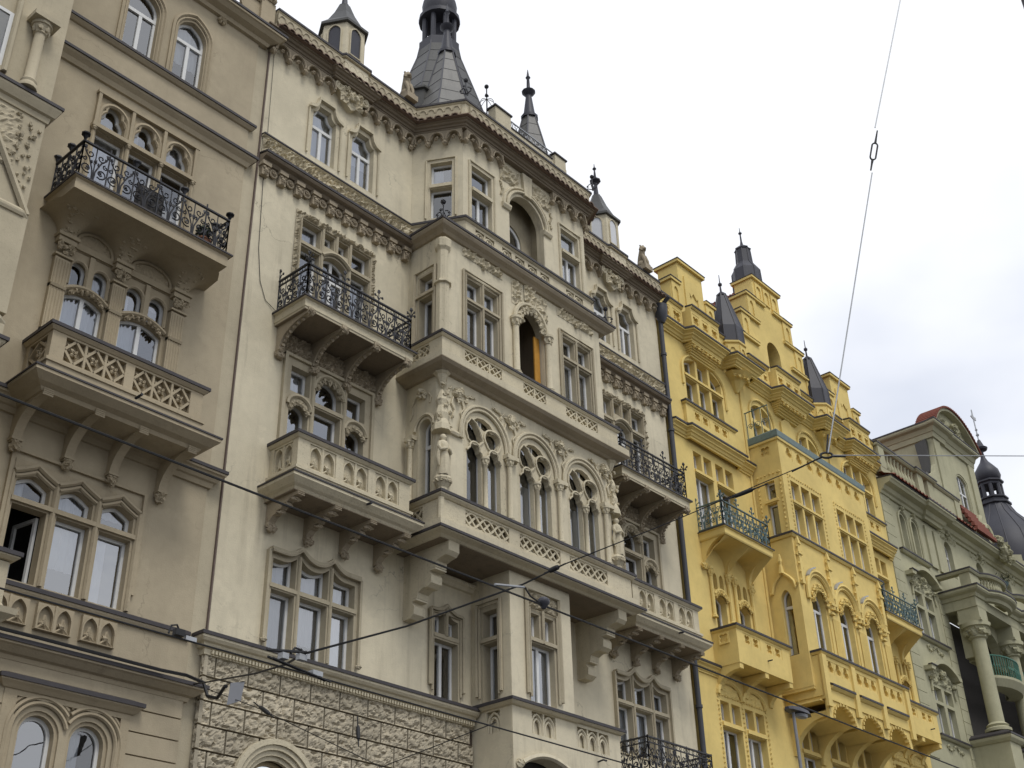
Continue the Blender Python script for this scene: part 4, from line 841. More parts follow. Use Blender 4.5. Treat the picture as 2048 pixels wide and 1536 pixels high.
def win_plain(par, c, hw, d0, z0=19.5, zt=20.52, z1=21.3, v=True, fr=None):
    ot = rect(c - hw - .05, c + hw + .05, z0 - .02, z1 + .06); o = window(par, ot, [rect(c - hw, c + hw, z0, zt - .07), rect(c - hw, c + hw, zt + .07, z1)], d0 + .14, d0, stone=CSTONE, curtain=.5, bars={0: (('v', c),)} if v else None)
    m = MB(); m.tube([(c - hw - .1, d0 - .02, z0), (c - hw - .1, d0 - .02, z1 + .1), (c + hw + .1, d0 - .02, z1 + .1), (c + hw + .1, d0 - .02, z0)], .03, 5); m.box(c - hw, c + hw, d0 - .05, d0 + .1, zt - .05, zt + .05); m.build('moulding', CSTONE, o); return ot
for c in (18.36, 21.96): hol.append(win_plain(C, c, .38, QY))
lo = opening(AX - .70, AX + .70, 18.9, 20.72, 'round', None, 20); hol.append(lo)
MB().plate(rect(Q0, Q1, 18.7, 22.5), hol, QY, QY + .25).build('oriel', CREAM, C)
for p, q in ((QP[0], QP[1]), (QP[2], QP[3])):
    with fr_(line_frame(p, q)):
        Lq = (Vector(q) - Vector(p)).length; ot = win_plain(C, Lq * .5 + .1, .29, 0, v=False); MB().plate(rect(0.002, Lq - .002, 18.7, 22.5), [ot], 0, .2).build('oriel', CREAM, C)
loggia(C, AX - .85, AX + .85, 18.9, 21.8, QY + .2, -.6, 20.35, CTAN)
m = MB()
for r_, d in ((.80, .05), (.92, .03)): m.tube([(p[0], QY - d + .01, p[1]) for p in head(AX - r_, AX + r_, 20.75, 'round', None, 20)], .045, 6)
for sg in (-1, 1): m.sweep([(AX + sg * .84 - .16, QY), (AX + sg * .84 + .16, QY)], [(0, 20.6), (.05, 20.62), (.09, 20.7), (.09, 20.76), (0, 20.78)])
m.plate([(AX - .13, 21.46), (AX + .13, 21.46), (AX + .2, 22.2), (AX - .2, 22.2)], (), QY - .09, QY)
for sg in (-1, 1): m.relief(min(AX + sg * .3, AX + sg * 1.05), max(AX + sg * .3, AX + sg * 1.05), 21.55, 22.12, QY - .01, .07, 3 + sg, .03, 6)
for sg in (-1, 1):
    for k in range(8): m.lump((AX + sg * (1.0 + .04 * math.sin(k)), QY - .02, 21.5 - k * .07), .04, k, 5, 4, .5)
m.build('arch_carving', CSTONE, C)
# ---- corbel table, main cornice, eaves tiles and parapet
def eave_run(p, q, phase=0.):
    L = (Vector(q) - Vector(p)).length; n = max(1, round(L / .478)); M = line_frame(p, q)
    for i in range(n):
        with fr_(M): stamp(C, 'carch', corbel_arch, CMID, 'corbel_arch', ((i + .5) * L / n, 0, 21.88), scale=(L / n / .478, 1, 1))  # arches coloured darker to paint in their shading
EP = [(12.28, .3), (12.28, 0)] + [(14.16, 0), (14.18, -.1), (15.22, -.1), (15.24, 0)] + QP + [(24.8, 0), (24.82, -.1), (25.86, -.1), (25.88, 0), (27.75, 0)]
for p, q in (((12.28, 0), (14.2, 0)), ((15.2, 0), (16.95, 0)), (QP[0], QP[1]), (QP[1], (19.1, QY)), ((21.15, QY), QP[2]), (QP[2], QP[3]), ((23.24, 0), (24.85, 0)), ((25.85, 0), (27.75, 0))): eave_run(p, q)
course(C, EP, [(-.03, 22.24), (.15, 22.25), (.16, 22.29), (.19, 22.30), (.21, 22.34), (.26, 22.36), (.29, 22.40), (.33, 22.41), (.33, 22.45), (-.03, 22.47)], CDIRT_SHADE, flash=False)
TP = [(12.2, 0)] + QP + [(27.8, 0)]
for i in range(len(TP) - 1): tiles_along(C, TP[i], TP[i + 1], 22.42, .46, OTILE)
MB().sweep(TP, [(.05, 22.40), (.42, 22.45), (.42, 22.48), (.05, 22.66)]).build('eaves_roof', OTILE, C)
# parapet strip with blind arches, coping
fringe = MB()
PPth = [(12.2, 0)] + QP + [(27.8, 0)]
MB().sweep(PPth, [(.0, 22.5), (.21, 22.56), (.21, 23.02), (.0, 23.02)]).build('parapet', CSTONE, C)
def scallop():
    m = MB(); m.plate([(-.12, .34), (-.12, .08), (-.06, -.03), (0, -.06), (.06, -.03), (.12, .08), (.12, .34)], (), -.03, .03); m.tube([(p[0], -.035, p[1]) for p in head(-.1, .1, .16, 'round', .12, 8)], .018, 4); m.lump((0, -.03, .03), (.05, .03, .05), 1, 5, 4); return m
for i in range(len(PPth) - 1):
    p, q = PPth[i], PPth[i + 1]; L = (Vector(q) - Vector(p)).length; n = round(L / .245); M = line_frame(p, q)
    for k in range(n):
        with fr_(M): stamp(C, 'scal', scallop, CTAN, 'carved_scallop', ((k + .5) * L / n, -.245, 22.62), scale=(L / n / .24, 1, 1))
course(C, PPth, [(.0, 23.02), (.23, 23.02), (.26, 23.05), (.26, 23.08), (.0, 23.12)], CSTONE, 'coping')
for c in (14.7, 25.35):     # cartouches under the cornice
    m = MB(); m.plate([(c - .42, 22.24), (c - .45, 22.05), (c - .3, 21.9), (c - .12, 21.68), (c, 21.6), (c + .12, 21.68), (c + .3, 21.9), (c + .45, 22.05), (c + .42, 22.24)], (), -.16, 0)
    m.relief(c - .36, c + .36, 21.72, 22.24, -.165, .07, 3, .03, 6); m.leafball((c, -.2, 21.95), .16, 5, 10)
    for sg in (-1, 1): m.tube(spiral(c + sg * .42, 22.12, .13, .03, 1.57, sg * -1.4, 14, -.16), .04, 5); m.leafball((c + sg * .2, -.2, 22.14), .09, 2, 6)
    m.build('cartouche', CSTONE, C)
# ---- turrets over the bays
def turret(par, x, y, z0, z1, tip, r=.62, n=6):
    rot = 0.
    t = MB().lathe((x, y, 0), [(r * 1.25, 22.7), (r * 1.25, z0 - .12), (r * 1.15, z0 - .05), (r, z0 + .02), (r, z1)], n, rot).build('turret', CREAM, par)
    course(t, [(x + r * 1.28 * math.cos(a), y + r * 1.28 * math.sin(a)) for a in [rot + math.pi + 2 * math.pi * k / n for k in range(0, n + 1)]], [(-.1, z0 - .1), (.04, z0 - .09), (.04, z0 - .04), (-.1, z0 + .02)], CSTONE, 'coping')
    for k in range(n):
        a = rot + math.pi / 3 * k; p = Vector((x + r * math.cos(a), y + r * math.sin(a))); q = Vector((x + r * math.cos(a + math.pi / 3), y + r * math.sin(a + math.pi / 3)))
        if (p.y + q.y) / 2 > y + .3: continue
        with fr_(line_frame(p, q)):
            c = r / 2; MB().plate(opening(c - .2, c + .2, z0 + .28, z1 - .36, 'point', .26, 8), [opening(c - .165, c + .165, z0 + .31, z1 - .36, 'point', .22, 8)], -.035, .0).build('window', CSTONE, t)
            MB().plate(opening(c - .17, c + .17, z0 + .3, z1 - .36, 'point', .225, 8), (), -.004, .0).build('shutter', DSLATE if x < 20 else CURT, t)
    rf = MB().lathe((x, y, 0), [(r * 1.16, z1 - .05), (r * 1.16, z1 + .03), (r * .82, z1 + .28), (r * .5, z1 + .7), (r * .26, z1 + 1.12)], n, rot).build('roof', SLATE, t)
    h = tip - z1 - 1.1
    MB().lathe((x, y, 0), [(r * .24, z1 + 1.08), (r * .24, z1 + 1.14), (.09, z1 + 1.17), (.05, z1 + 1.1 + h * .45), (.18, z1 + 1.12 + h * .5), (.18, z1 + 1.14 + h * .52), (.05, z1 + 1.1 + h * .62), (.025, tip - .14), (.07, tip - .08), (.02, tip), (.008, tip + .14)], 8).build('finial', DSLATE, rf)
for x in (14.7, 25.55): turret(C, x, .38, 23.12, 24.52, 26.9)
# ---- oriel spires, lantern spire behind
def plated(par, x, y, prof, n, rot, mat, name='spire', seams=None, hip=None):
    o = MB().lathe((x, y, 0), prof, n, rot).build(name, mat, par); m = MB()
    for k in range(n):
        a = rot + 2 * math.pi * k / n; m.tube([(x + r_ * math.cos(a), y + r_ * math.sin(a), z) for r_, z in prof], .028, 4)
    z = prof[0][1]
    while seams and z < prof[-1][1] - .2:
        z += seams; 
        for (r0, a0), (r1, a1) in zip(prof, prof[1:]):
            if a0 <= z < a1: r_ = r0 + (r1 - r0) * (z - a0) / (a1 - a0); m.tube([(x + r_ * math.cos(rot + 2 * math.pi * k / n), y + r_ * math.sin(rot + 2 * math.pi * k / n), z) for k in range(n)], .011, 4, True)
    m.build('seam', hip or DSLATE, o); return o
for x in (18.28, 21.9):
    s_ = plated(C, x, .05, [(1.2, 22.9), (.95, 23.5), (.62, 24.6), (.30, 26.0), (.22, 26.35)], 6, math.pi / 6, SLATE2, seams=.5)
    MB().lathe((x, .05, 0), [(.27, 26.3), (.27, 26.4), (.19, 26.45), (.10, 27.2), (.09, 27.3), (.2, 27.4), (.22, 27.45), (.12, 27.55), (.06, 27.6), (.045, 28.0), (.08, 28.06), (.045, 28.12), (.01, 28.4)], 10).build('finial', DSLATE, s_, True)
bx, by = 20.0, 2.1
s_ = plated(C, bx, by, [(2.4, 23.0), (1.8, 25.0), (1.16, 27.2), (.74, 28.6), (.64, 29.2)], 8, math.pi / 8, SLATE, seams=.62)
MB().lathe((bx, by, 0), [(.56, 28.7), (.68, 28.76), (.68, 29.3), (.56, 29.36)], 8, math.pi / 8).build('lantern_base', DSLATE, s_)
m = MB()
for k in range(8):
    a = math.pi / 8 + math.pi / 4 * k; m.lathe((bx + .5 * math.cos(a), by + .5 * math.sin(a), 0), [(.085, 29.3), (.085, 30.45)], 6)
m.lathe((bx, by, 0), [(.16, 29.3), (.16, 30.6)], 8); m.build('lantern', DSLATE, s_)
MB().lathe((bx, by, 0), [(.54, 30.4), (.67, 30.45), (.67, 30.6), (.5, 30.7), (.55, 30.9), (.57, 31.2), (.5, 31.5), (.38, 31.75), (.27, 31.95), (.2, 32.3), (.13, 33.0), (.03, 34)], 16).build('dome', DSLATE, s_, True)
m = MB().lathe((17.9, .75, 0), [(.5, 23.0), (.5, 24.75), (.58, 24.77), (.58, 24.84), (.0, 25.05)], 6, 0).build('dormer', SLATE, s_)
# terrace wall, railing, iron ball finials
tw = MB().box(19.55, 22.6, -.72, -.6, 23.0, 24.28); tw.box(19.4, 20.05, -.78, -.5, 23.0, 24.62); tw.box(22.0, 22.5, -.78, -.5, 23.0, 24.5); tw = tw.build('terrace_wall', CSTONE, C)
MB().box(19.36, 20.09, -.82, -.46, 24.62, 24.67).box(21.96, 22.54, -.82, -.46, 24.5, 24.55).box(20.1, 21.95, -.75, -.57, 24.28, 24.31).build('flashing', LEAD, tw)
m = MB(); m.box(20.05, 22.1, -.67, -.64, 24.62, 24.65); m.box(20.05, 22.1, -.67, -.64, 24.32, 24.34)
for k in range(10): m.tube(spiral(20.15 + k * .2, 24.48, .13, .04, k, 1.2, 9, -.655), .012, 4)
m.build('railing', STEEL, tw)
def ball_finial(par, x, y, z, s=1.):
    m = MB(); m.tube([(x, y, z), (x, y, z + .55 * s)], .018 * s, 5); m.lump((x, y, z + .58 * s), .07 * s, 1, 8, 6, .02)
    for k in range(4):
        a = math.pi / 2 * k + .4; m.tube([(x + math.cos(a) * q * s, y + math.sin(a) * q * s, z + h * s) for q, h in ((.02, .05), (.16, .12), (.14, .26), (.05, .3))], .016 * s, 4); m.lump((x + math.cos(a) * .16 * s, y + math.sin(a) * .16 * s, z + .2 * s), .035 * s, 1, 5, 4)
    return m.build('finial', IRON, par)
ball_finial(C, Q0 - .2, QY - .3, 23.2, .9); ball_finial(C, Q1 + .2, QY - .3, 23.2, .9)
ball_finial(C, OX0 - .1, OY - .1, 18.8, 1.0); ball_finial(C, OX1 + .1, OY - .1, 18.8, 1.0)
m = MB(); x, y, z = 19.9, 0., 24.9
m.tube([(x, y, 23.2), (x, y, z + 1.3)], .02, 5); m.lump((x, y, z + 1.32), .07, 1, 8, 6, .02)
for k in range(4):
    a = math.pi / 4 * k; m.tube([(x + .28 * math.cos(t) * math.cos(a), y + .28 * math.cos(t) * math.sin(a), z + .45 + .36 * math.sin(t)) for t in [6.283 * q / 16 for q in range(16)]], .01, 4, True)
for q in (.05, .95): m.lump((x, y, z + q), (.06, .06, .05), 1, 6, 4)
m.build('finial', IRON, C)
for x in (16.62, 27.0): pass
beast((16.55, -.2, 23.3), 'seated stone lion on the cream parapet in front of the lantern spire', .8)
beast((27.05, -.2, 23.3), 'seated stone lion on the cream parapet beside the yellow stepped gable', .8)
# main roof behind the parapet
MB().add([(12.28, .1, 23.0), (27.75, .1, 23.0), (27.75, 6, 25.0), (12.28, 6, 25.0), (12.28, 12, 22), (27.75, 12, 22)], [(0, 1, 2, 3), (3, 2, 5, 4)]).build('roof', SLATE, C)
# bottom-right small iron balcony
m = MB(); m.box(24.1, 26.9, -1.0, .02, 6.72, 6.84); b = m.build('balcony', CSTONE, C); iron_railing(b, 24.15, 26.85, -.96, 6.85, 7.72, IRON, 5, 2, fin=False)
# downpipe and hopper at the yellow house
m = MB(); m.lathe((27.86, -.1, 0), [(.075, GROUND + .2), (.075, 21.7)], 10)
for z in (6.5, 9.3, 12.1, 14.9, 17.7, 20.4): m.lathe((27.86, -.1, 0), [(.1, z), (.1, z + .08)], 10)
m.lathe((27.86, -.16, 0), [(.08, 21.6), (.2, 21.85), (.22, 22.1), (.22, 22.25)], 10); m.tube([(27.86, -.16, 22.2), (27.86, -.5, 22.45)], .07, 8); m.build('downpipe', PIPE, C, True)
MB().tube([(12.36, -.02, 22.3), (12.42, -.02, 19.4)], .006, 4).build('cable', CABLE, C)
MB().tube([(12.42, -.015, 18.4), (12.5, -.015, 16.2), (12.62, -.015, 15.4), (12.8, -.015, 15.0), (13.08, -.03, 14.85)], .008, 4).build('cable', CABLE, C)

# ================================================================== BEIGE HOUSE (left)
B = thing('townhouse', 'brown-beige gothic revival townhouse at the left, nearest the camera', 'house', (8, 0, GROUND))
BH = []; bc = 9.45
def keel(c, hw, z0, zs, rise):
    return [(c - hw, z0), (c + hw, z0)] + head(c - hw, c + hw, zs, 'point', rise, 14, 1.5)
for c in (8.98, 10.2):      # fourth floor pointed windows
    ot = keel(c, .42, 19.4, 20.78, .50); BH.append(ot)
    o = window(B, ot, [keel(c, .37, 19.42, 20.78, .44)], .13, 0, stone=BSTONE, curtain=.6, bars={0: (('h', 20.62), ('v', c, 20.62))})
    m = MB(); m.tube([(c + .5, -.02, 19.35)] + [(p[0], -.02, p[1]) for p in head(c - .5, c + .5, 20.8, 'point', .62, 14, 1.6)] + [(c - .5, -.02, 19.35)], .05, 5); m.tube([(c + .43, -.02, 19.35)] + [(p[0], -.02, p[1]) for p in head(c - .43, c + .43, 20.79, 'point', .52, 14, 1.5)] + [(c - .43, -.02, 19.35)], .03, 5); m.build('hood_mould', BSTONE, o)
# third floor traceried window
Lx = ((8.44, 9.06), (9.2, 9.82), (9.96, 10.58)); lights = []
for a, b_ in Lx:
    c = (a + b_) / 2; lights += [rect(a, b_, 14.9, 16.86), opening(a + .03, b_ - .03, 17.0, 17.28, 'tref', .37, 18)]
ot = rect(8.36, 10.66, 14.86, 17.76); BH.append(ot)
o = window(B, ot, lights, .11, -.01, stone=BSTONE, curtain=.3)
m = MB()
for a, b_ in Lx:
    c = (a + b_) / 2
    m.tube([(p[0], -.03, p[1]) for p in [(b_, 17.02)] + head(a, b_, 17.32, 'round', .33, 14) + [(a, 17.02)]], .045, 5); m.tube([(p[0], -.02, p[1]) for p in head(a + .02, b_ - .02, 17.28, 'tref', .385, 18)], .032, 5)
for x in (8.36, 9.13, 9.89, 10.66): m.box(x - .035, x + .035, -.09, 0, 16.98, 17.83)
m.box(8.3, 10.72, -.1, 0, 17.76, 17.83); m.box(8.3, 10.72, -.12, .1, 16.88, 16.97)
for x in (8.36, 9.13, 9.89, 10.66): m.tube([(x, -.05, 15), (x, -.05, 16.9)], .04, 5); m.lump((x, -.07, 16.84), (.06, .06, .06), 1, 6, 4)
m.build('moulding', BSTONE, o)
# third-floor iron balcony on flared corbels
x0, x1 = 7.78, 11.12; path = [(x0, 0), (x0, -1.0), (x1, -1.0), (x1, 0)]
m = MB().sweep(path, [(-.9, 14.48), (0, 14.48), (0, 14.7), (.05, 14.72), (.05, 14.76), (-.9, 14.77)]); m.box(x0 + .6, x1 - .6, -.6, .02, 14.484, 14.7); bl = m.build('balcony', BSTONE, B)
MB().sweep(path, [(.03, 14.73), (.07, 14.73), (.07, 14.765), (-.4, 14.79), (-.4, 14.77)]).build('flashing', LEAD, bl)
for cx in (8.26, 9.43, 10.74):
    vs = []; n = 8; K = 9
    for j in range(K):
        t = j / (K - 1); zz = 14.08 + .40 * math.sin(t * math.pi / 2); hw = .16 + .42 * (1 - math.cos(t * math.pi / 2)); dp = .16 + .72 * (1 - math.cos(t * math.pi / 2))
        vs += [(cx - hw, 0, zz)] + [(cx - hw * math.cos(math.pi * i / n), -dp * (math.sin(math.pi * i / n) ** .6 if 0 < i < n else 0) - .0, zz) for i in range(1, n)] + [(cx + hw, 0, zz)]
    MB().add(vs, [(j * (n + 1) + i, j * (n + 1) + i + 1, (j + 1) * (n + 1) + i + 1, (j + 1) * (n + 1) + i) for j in range(K - 1) for i in range(n)]).build('corbel', BSTONE, bl, True)
    m = MB()
    for k in range(22): 
        t = random.random(); a = random.uniform(.25, .75) * math.pi; hw = .16 + .42 * (1 - math.cos(t * 1.2)); dp = .16 + .72 * (1 - math.cos(t * 1.2)); m.lump((cx - hw * math.cos(a), -dp * math.sin(a) ** .6, 14.1 + .38 * math.sin(t * 1.2)), (.045, .03, .03), k, 5, 4, .5)
    m.build('carving', BSTONE, bl)
for a, b_ in ((8.45, 9.25), (9.62, 10.55)): MB().plate(opening(a, b_, 14.1, 14.14, 'round', .33), [opening(a + .05, b_ - .05, 14.12, 14.14, 'round', .28)], -.05, 0).build('arch_moulding', BSTONE, bl); MB().relief(a + .06, b_ - .06, 14.12, 14.38, -.005, .02, 3, .035, 8).build('relief', BSTONE, bl)
iron_railing(bl, x0 + .04, x1 - .04, -.96, 14.78, 15.62, IRON, 6, 2, fin=False, dbl=False, cap=True)
# second floor twin window with pilasters
lights = []
for a, b_ in ((8.42, 9.3), (9.58, 10.56)):
    c = (a + b_) / 2; lights += [[(a + .04, 11.7), (b_ - .04, 11.7)] + head(a + .04, b_ - .04, 12.98, 'seg', .14), opening(a + .03, c - .05, 13.2, 13.6, 'round'), opening(c + .05, b_ - .03, 13.2, 13.6, 'round')]
ot = rect(8.4, 10.58, 11.68, 13.98); BH.append(ot)
o = window(B, ot, lights, .10, .02, stone=BSTONE, curtain=1., bars={0: (('v', 8.86),), 3: (('v', 10.07),)})
m = MB()
for a, b_ in ((8.42, 9.3), (9.58, 10.56)):
    c = (a + b_) / 2; m.tube([(p[0], -.02, p[1]) for p in head(a, b_, 13.08, 'seg', .16, 12)], .045, 5); leaf_arc(m, a + .08, b_ - .08, 13.0, .17, -.02, 9, .042, 3)
    for q0, q1 in ((a + .04, c - .05), (c + .05, b_ - .04)): m.tube([(p[0], -.0, p[1]) for p in [(q1, 13.2)] + head(q0, q1, 13.6, 'round', None, 10) + [(q0, 13.2)]], .035, 5)
    m.box(c - .05, c + .05, -.04, .1, 13.2, 13.96); m.box(a, b_, -.05, .05, 13.99, 14.1)
m.build('moulding', BSTONE, o)
for cx, hw in ((8.26, .15), (9.43, .13), (10.74, .15)):
    m = MB(); m.box(cx - hw, cx + hw, -.10, 0, 11.7, 13.6)
    for k in range(5): u = cx - hw + .035 + (2 * hw - .07) * k / 4; m.tube([(u, -.10, 12.05), (u, -.10, 13.55)], .018, 4)
    for z in (12.0, 12.95): m.sweep([(cx - hw, -.10), (cx + hw, -.10)], [(-.1, z), (.03, z), (.05, z + .05), (-.1, z + .08)])
    m.box(cx - hw - .03, cx + hw + .03, -.14, 0, 13.62, 13.66); m.box(cx - hw - .03, cx + hw + .03, -.16, 0, 13.92, 14.02); m.box(cx - hw - .06, cx + hw + .06, -.2, 0, 14.03, 14.1)
    for k in range(9): m.lump((cx + random.uniform(-hw, hw), -.13, random.uniform(13.7, 13.9)), .05, k, 5, 4, .5)
    for sg in (-1, 1): m.tube(spiral(cx + sg * hw * .8, 13.82, .07, .015, 0, 1.3, 9, -.16), .02, 4)
    m.build('pilaster', BSTONE, B)
# second floor stone balcony on curved brackets
def qp(L): return [(.26, 1.42), (1.6, 2.78)]
sb = stone_balcony(B, 7.98, 11.02, BSTONE, qp, 'quat', (10.38, 11.02, 11.58), .88, slab_out=.3)
for x in (8.08, 9.04, 9.9, 10.9): 
    console(sb, x, .16, curved_bracket(9.75, 10.36, .86, n=12), BSTONE); MB().leafball((x, -.1, 9.68), .12, int(x * 9), 8).build('foot_carving', BSTONE, sb); m = MB(); m.box(x - .1, x + .1, -.16, 0, 9.78, 9.83)
    for q in range(4): m.tube([(x - .09, -.93, 10.32 + q * .035), (x + .09, -.93, 10.32 + q * .035)], .02, 5)
    m.build('carving', BSTONE, sb)
MB().tube([(9.55, -1.1, 10.8), (9.55, -1.3, 10.8)], .025, 6).build('spout', IRON, sb)
# first floor triple keel window
lights = []
for k, c in enumerate((8.58, 9.38, 10.18)):
    lights += [[(c - .31, 8.9), (c + .31, 8.9)] + head(c - .31, c + .31, 9.18, 'tudor', .15, 12), rect(c - .31, c + .31, 7.5, 8.76)]
ot = rect(8.2, 10.56, 7.46, 9.55); BH.append(ot)
o = window(B, ot, lights, .14, -.01, stone=BSTONE, curtain=1, open_=(1,))
with fr_(Matrix.Translation((8.88, .22, 0)) @ Matrix.Rotation(R(100), 4, 'Z')): MB().plate(rect(0, .58, 7.52, 8.74), [rect(.06, .52, 7.58, 8.68)], 0, .05, back=True).build('open_casement', WOOD, o)
m = MB()
for c in (8.58, 9.38, 10.18):
    hh = head(c - .39, c + .39, 9.30, 'accol', .2, 14); m.tube([(p[0], -.06, p[1]) for p in hh], .045, 5); m.tube([(p[0], -.03, p[1]) for p in head(c - .35, c + .35, 9.22, 'accol', .18, 14)], .035, 5)
for x in (8.18, 8.98, 9.78, 10.58): m.tube([(x, -.03, 7.5), (x, -.03, 9.3)], .045, 5)
m.box(8.22, 10.54, -.07, .1, 8.79, 8.87)
for x in (8.12, 10.64): m.box(x - .03, x + .03, -.06, 0, 7.8, 9.66)
m.box(8.09, 10.67, -.062, 0, 9.66, 9.71); m.build('moulding', BSTONE, o)
course(B, [(7.05, 0), (11.86, 0)], [(-.02, 7.28), (.05, 7.29), (.08, 7.34), (.08, 7.39), (-.02, 7.45)], BSTONE, 'sill_course')
for a, b_, n in ((8.2, 8.86, 2), (9.0, 9.64, 2), (9.8, 10.44, 2)): panel(B, a, b_, 6.80, 7.24, 'arch', BSTONE, -.1, n)
course(B, [(7.05, 0), (11.92, 0), (11.92, .1)], [(-.02, 6.22), (.06, 6.23), (.08, 6.3), (.14, 6.32), (.24, 6.4), (.28, 6.42), (.28, 6.47), (-.02, 6.56)], BSTONE)
course(B, [(7.05, 0), (11.92, 0), (11.92, .1)], [(-.02, 10.26), (.05, 10.27), (.08, 10.36), (.12, 10.38), (.2, 10.5), (.24, 10.52), (.24, 10.58), (-.02, 10.66)], BSTONE)
course(B, [(7.05, 0), (11.92, 0), (11.92, .1)], [(-.02, 18.08), (.05, 18.1), (.09, 18.2), (.17, 18.28), (.19, 18.34), (-.02, 18.42)], BSTONE)
course(B, [(7.05, 0), (11.92, 0), (11.92, .1)], [(-.02, 19.16), (.04, 19.18), (.08, 19.22), (.1, 19.24), (.1, 19.28), (-.02, 19.34)], BSTONE, 'sill_course')
course(B, [(2, 0), (12.05, 0), (12.05, .3)], [(-.02, 21.86), (.08, 21.88), (.12, 21.96), (.26, 22.02), (.34, 22.1), (.38, 22.12), (.38, 22.2), (-.02, 22.26)], BSTONE)
for x in (8.3, 9.55, 10.85): 
    m = MB().rosette((x, -.06, 21.78), .12, 2, 7, .06); m.build('rosette', BSTONE, B)
m = MB().plate(rect(2, 11.75, 22.24, 22.95), [foil(4.2 + .62 * k, 22.6, .25, 4, 24, .35, math.pi / 4) for k in range(12)], -.2, -.06, back=True); m.box(11.7, 12.1, -.28, .12, 22.24, 23.1); m.build('parapet', BSTONE, B)
course(B, [(2, -.2), (11.75, -.2)], [(-.15, 22.95), (.04, 22.95), (.08, 23.0), (.08, 23.05), (-.15, 23.1)], BSTONE, 'coping')
m = MB(); m.lathe((11.9, -.1, 0), [(.22, 23.1), (.26, 23.2), (.14, 23.3), (.24, 23.5), (.2, 23.8), (.05, 24.0)], 8)
for k in range(14): m.lump((11.9 + random.uniform(-.2, .2), -.1 + random.uniform(-.25, .1), random.uniform(23.1, 23.8)), .08, k, 6, 4, .5)
m.build('pinnacle', BSTONE, B)
# ground floor: twin arched windows, hood, channelled courses
Lg = [opening(c - .30, c + .30, 3.5, 5.22, 'round') for c in (9.4, 10.27)]; ot = [opening(c - .36, c + .36, 3.5, 5.22, 'round') for c in (9.4, 10.27)]
for a, b_ in zip(ot, Lg): BH.append(a); window(B, a, [b_], .16, .04, stone=BSTONE, curtain=.2, fw=.06)
m = MB()
for c in (9.4, 10.27):
    for r_, d in ((.62, .02), (.55, .05), (.47, .035)): m.tube([(p[0], -d, p[1]) for p in [(c + r_, 3.5)] + head(c - r_, c + r_, 5.22, 'round', None, 28) + [(c - r_, 3.5)] if (p[0] < 9.85) == (c < 9.8)], .035, 5)
m.box(8.72, 8.94, -.06, 0, 3.5, 5.78); m.box(10.76, 10.92, -.06, 0, 3.5, 5.78); m.box(8.72, 10.92, -.062, 0, 5.72, 5.82); m.build('window_surround', BSTONE, B)
course(B, [(8.7, 0), (8.7, -.06), (10.94, -.06), (10.94, 0)], [(-.02, 5.8), (.03, 5.81), (.08, 5.86), (.13, 5.9), (.13, 5.94), (-.05, 6.02)], BSTONE, 'hood')
MB().plate(rect(2, 11.92, 6.2, 22.2), BH[:-2], 0, .3).build('wall', BEIGE, B)
for k in range(9):
    z1 = 6.28 - .37 * k; z0 = z1 - .345; segs = [(7.05, 8.72), (10.92, 11.9)] if z0 < 5.8 else [(7.05, 11.9)]
    for a, b_ in segs: MB().box(a, b_, -.05, .1, z0, z1).build('stone_course', BEIGE, B)
MB().plate(rect(2, 11.93, GROUND, 6.2), BH[-2:], 0, .3).build('wall', BEIGE, B)
MB().box(11.93, 12.24, .04, .3, GROUND, 22.0).build('party_strip', BLIGHT, B)
MB().box(12.245, 12.262, -.012, .2, 7.6, 21.9).build('downpipe', plain('old_pipe', (.16, .12, .10), .7), B)
# near oriel of the beige house (its right end enters the frame)
ox, oy = 6.95, -1.2
MB().box(1, ox, oy, .2, 6.9, 22.3).build('oriel', BLIGHT, B)
course(B, [(1, oy), (ox, oy), (ox, 0)], [(-.05, 15.25), (.03, 15.27), (.05, 15.38), (.1, 15.4), (.15, 15.5), (.17, 15.54), (.17, 15.6), (-.05, 15.68)], BLIGHT)
for zb, h in ((17.1, .3), (13.0, .25), (10.5, .3)): course(B, [(1, oy), (ox, oy), (ox, 0)], [(-.05, zb), (.03, zb + .02), (.05, zb + h * .4), (.1, zb + h * .6), (.12, zb + h * .8), (-.05, zb + h)], BLIGHT, 'string_course') if zb != 17.1 and zb != 13.0 else None
m = MB(); column(m, (6.45, oy - .1), 15.68, 17.25, .1, .26, .25, 14); m.box(6.2, 6.7, oy - .32, oy + .02, 17.25, 17.36); m.build('column', BLIGHT, B, True)
for a, b_, z0, z1 in ((6.42, 6.97, 11.2, 13.1), (6.35, 6.98, 8.2, 11.0)):
    m = MB(); m.box(a, b_, oy - .1, oy + .02, z0, z1); m.sweep([(a, oy), (a, oy - .1), (b_ - .12, oy - .1), (b_, oy)], [(-.05, z1 - .02), (.03, z1), (.05, z1 + .05), (.05, z1 + .09), (-.05, z1 + .2)]); m.build('pilaster', BLIGHT, B)
m = MB().relief(6.0, 6.55, 14.0, 15.2, oy - .01, .035, 9, .04, 6); m.build('relief', BLIGHT, B)
m = MB()
for k in range(34): m.lump((6.62 + .16 * math.sin(k * 1.3) + random.uniform(-.05, .1), oy - .03, 13.7 + k * .044), random.uniform(.025, .05), k, 6, 4, .5)
m.tube([(6.95, oy - .05, 13.2), (6.1, oy - .05, 14.6), (5.2, oy - .05, 15.1)], .06, 5); m.build('vine_carving', BLIGHT, B)
ww = MB().plate(opening(5.2, 6.05, 15.8, 17.7, 'round', .4), [opening(5.3, 5.95, 15.9, 17.7, 'round', .3)], oy - .08, oy).build('window', BLIGHT, B)
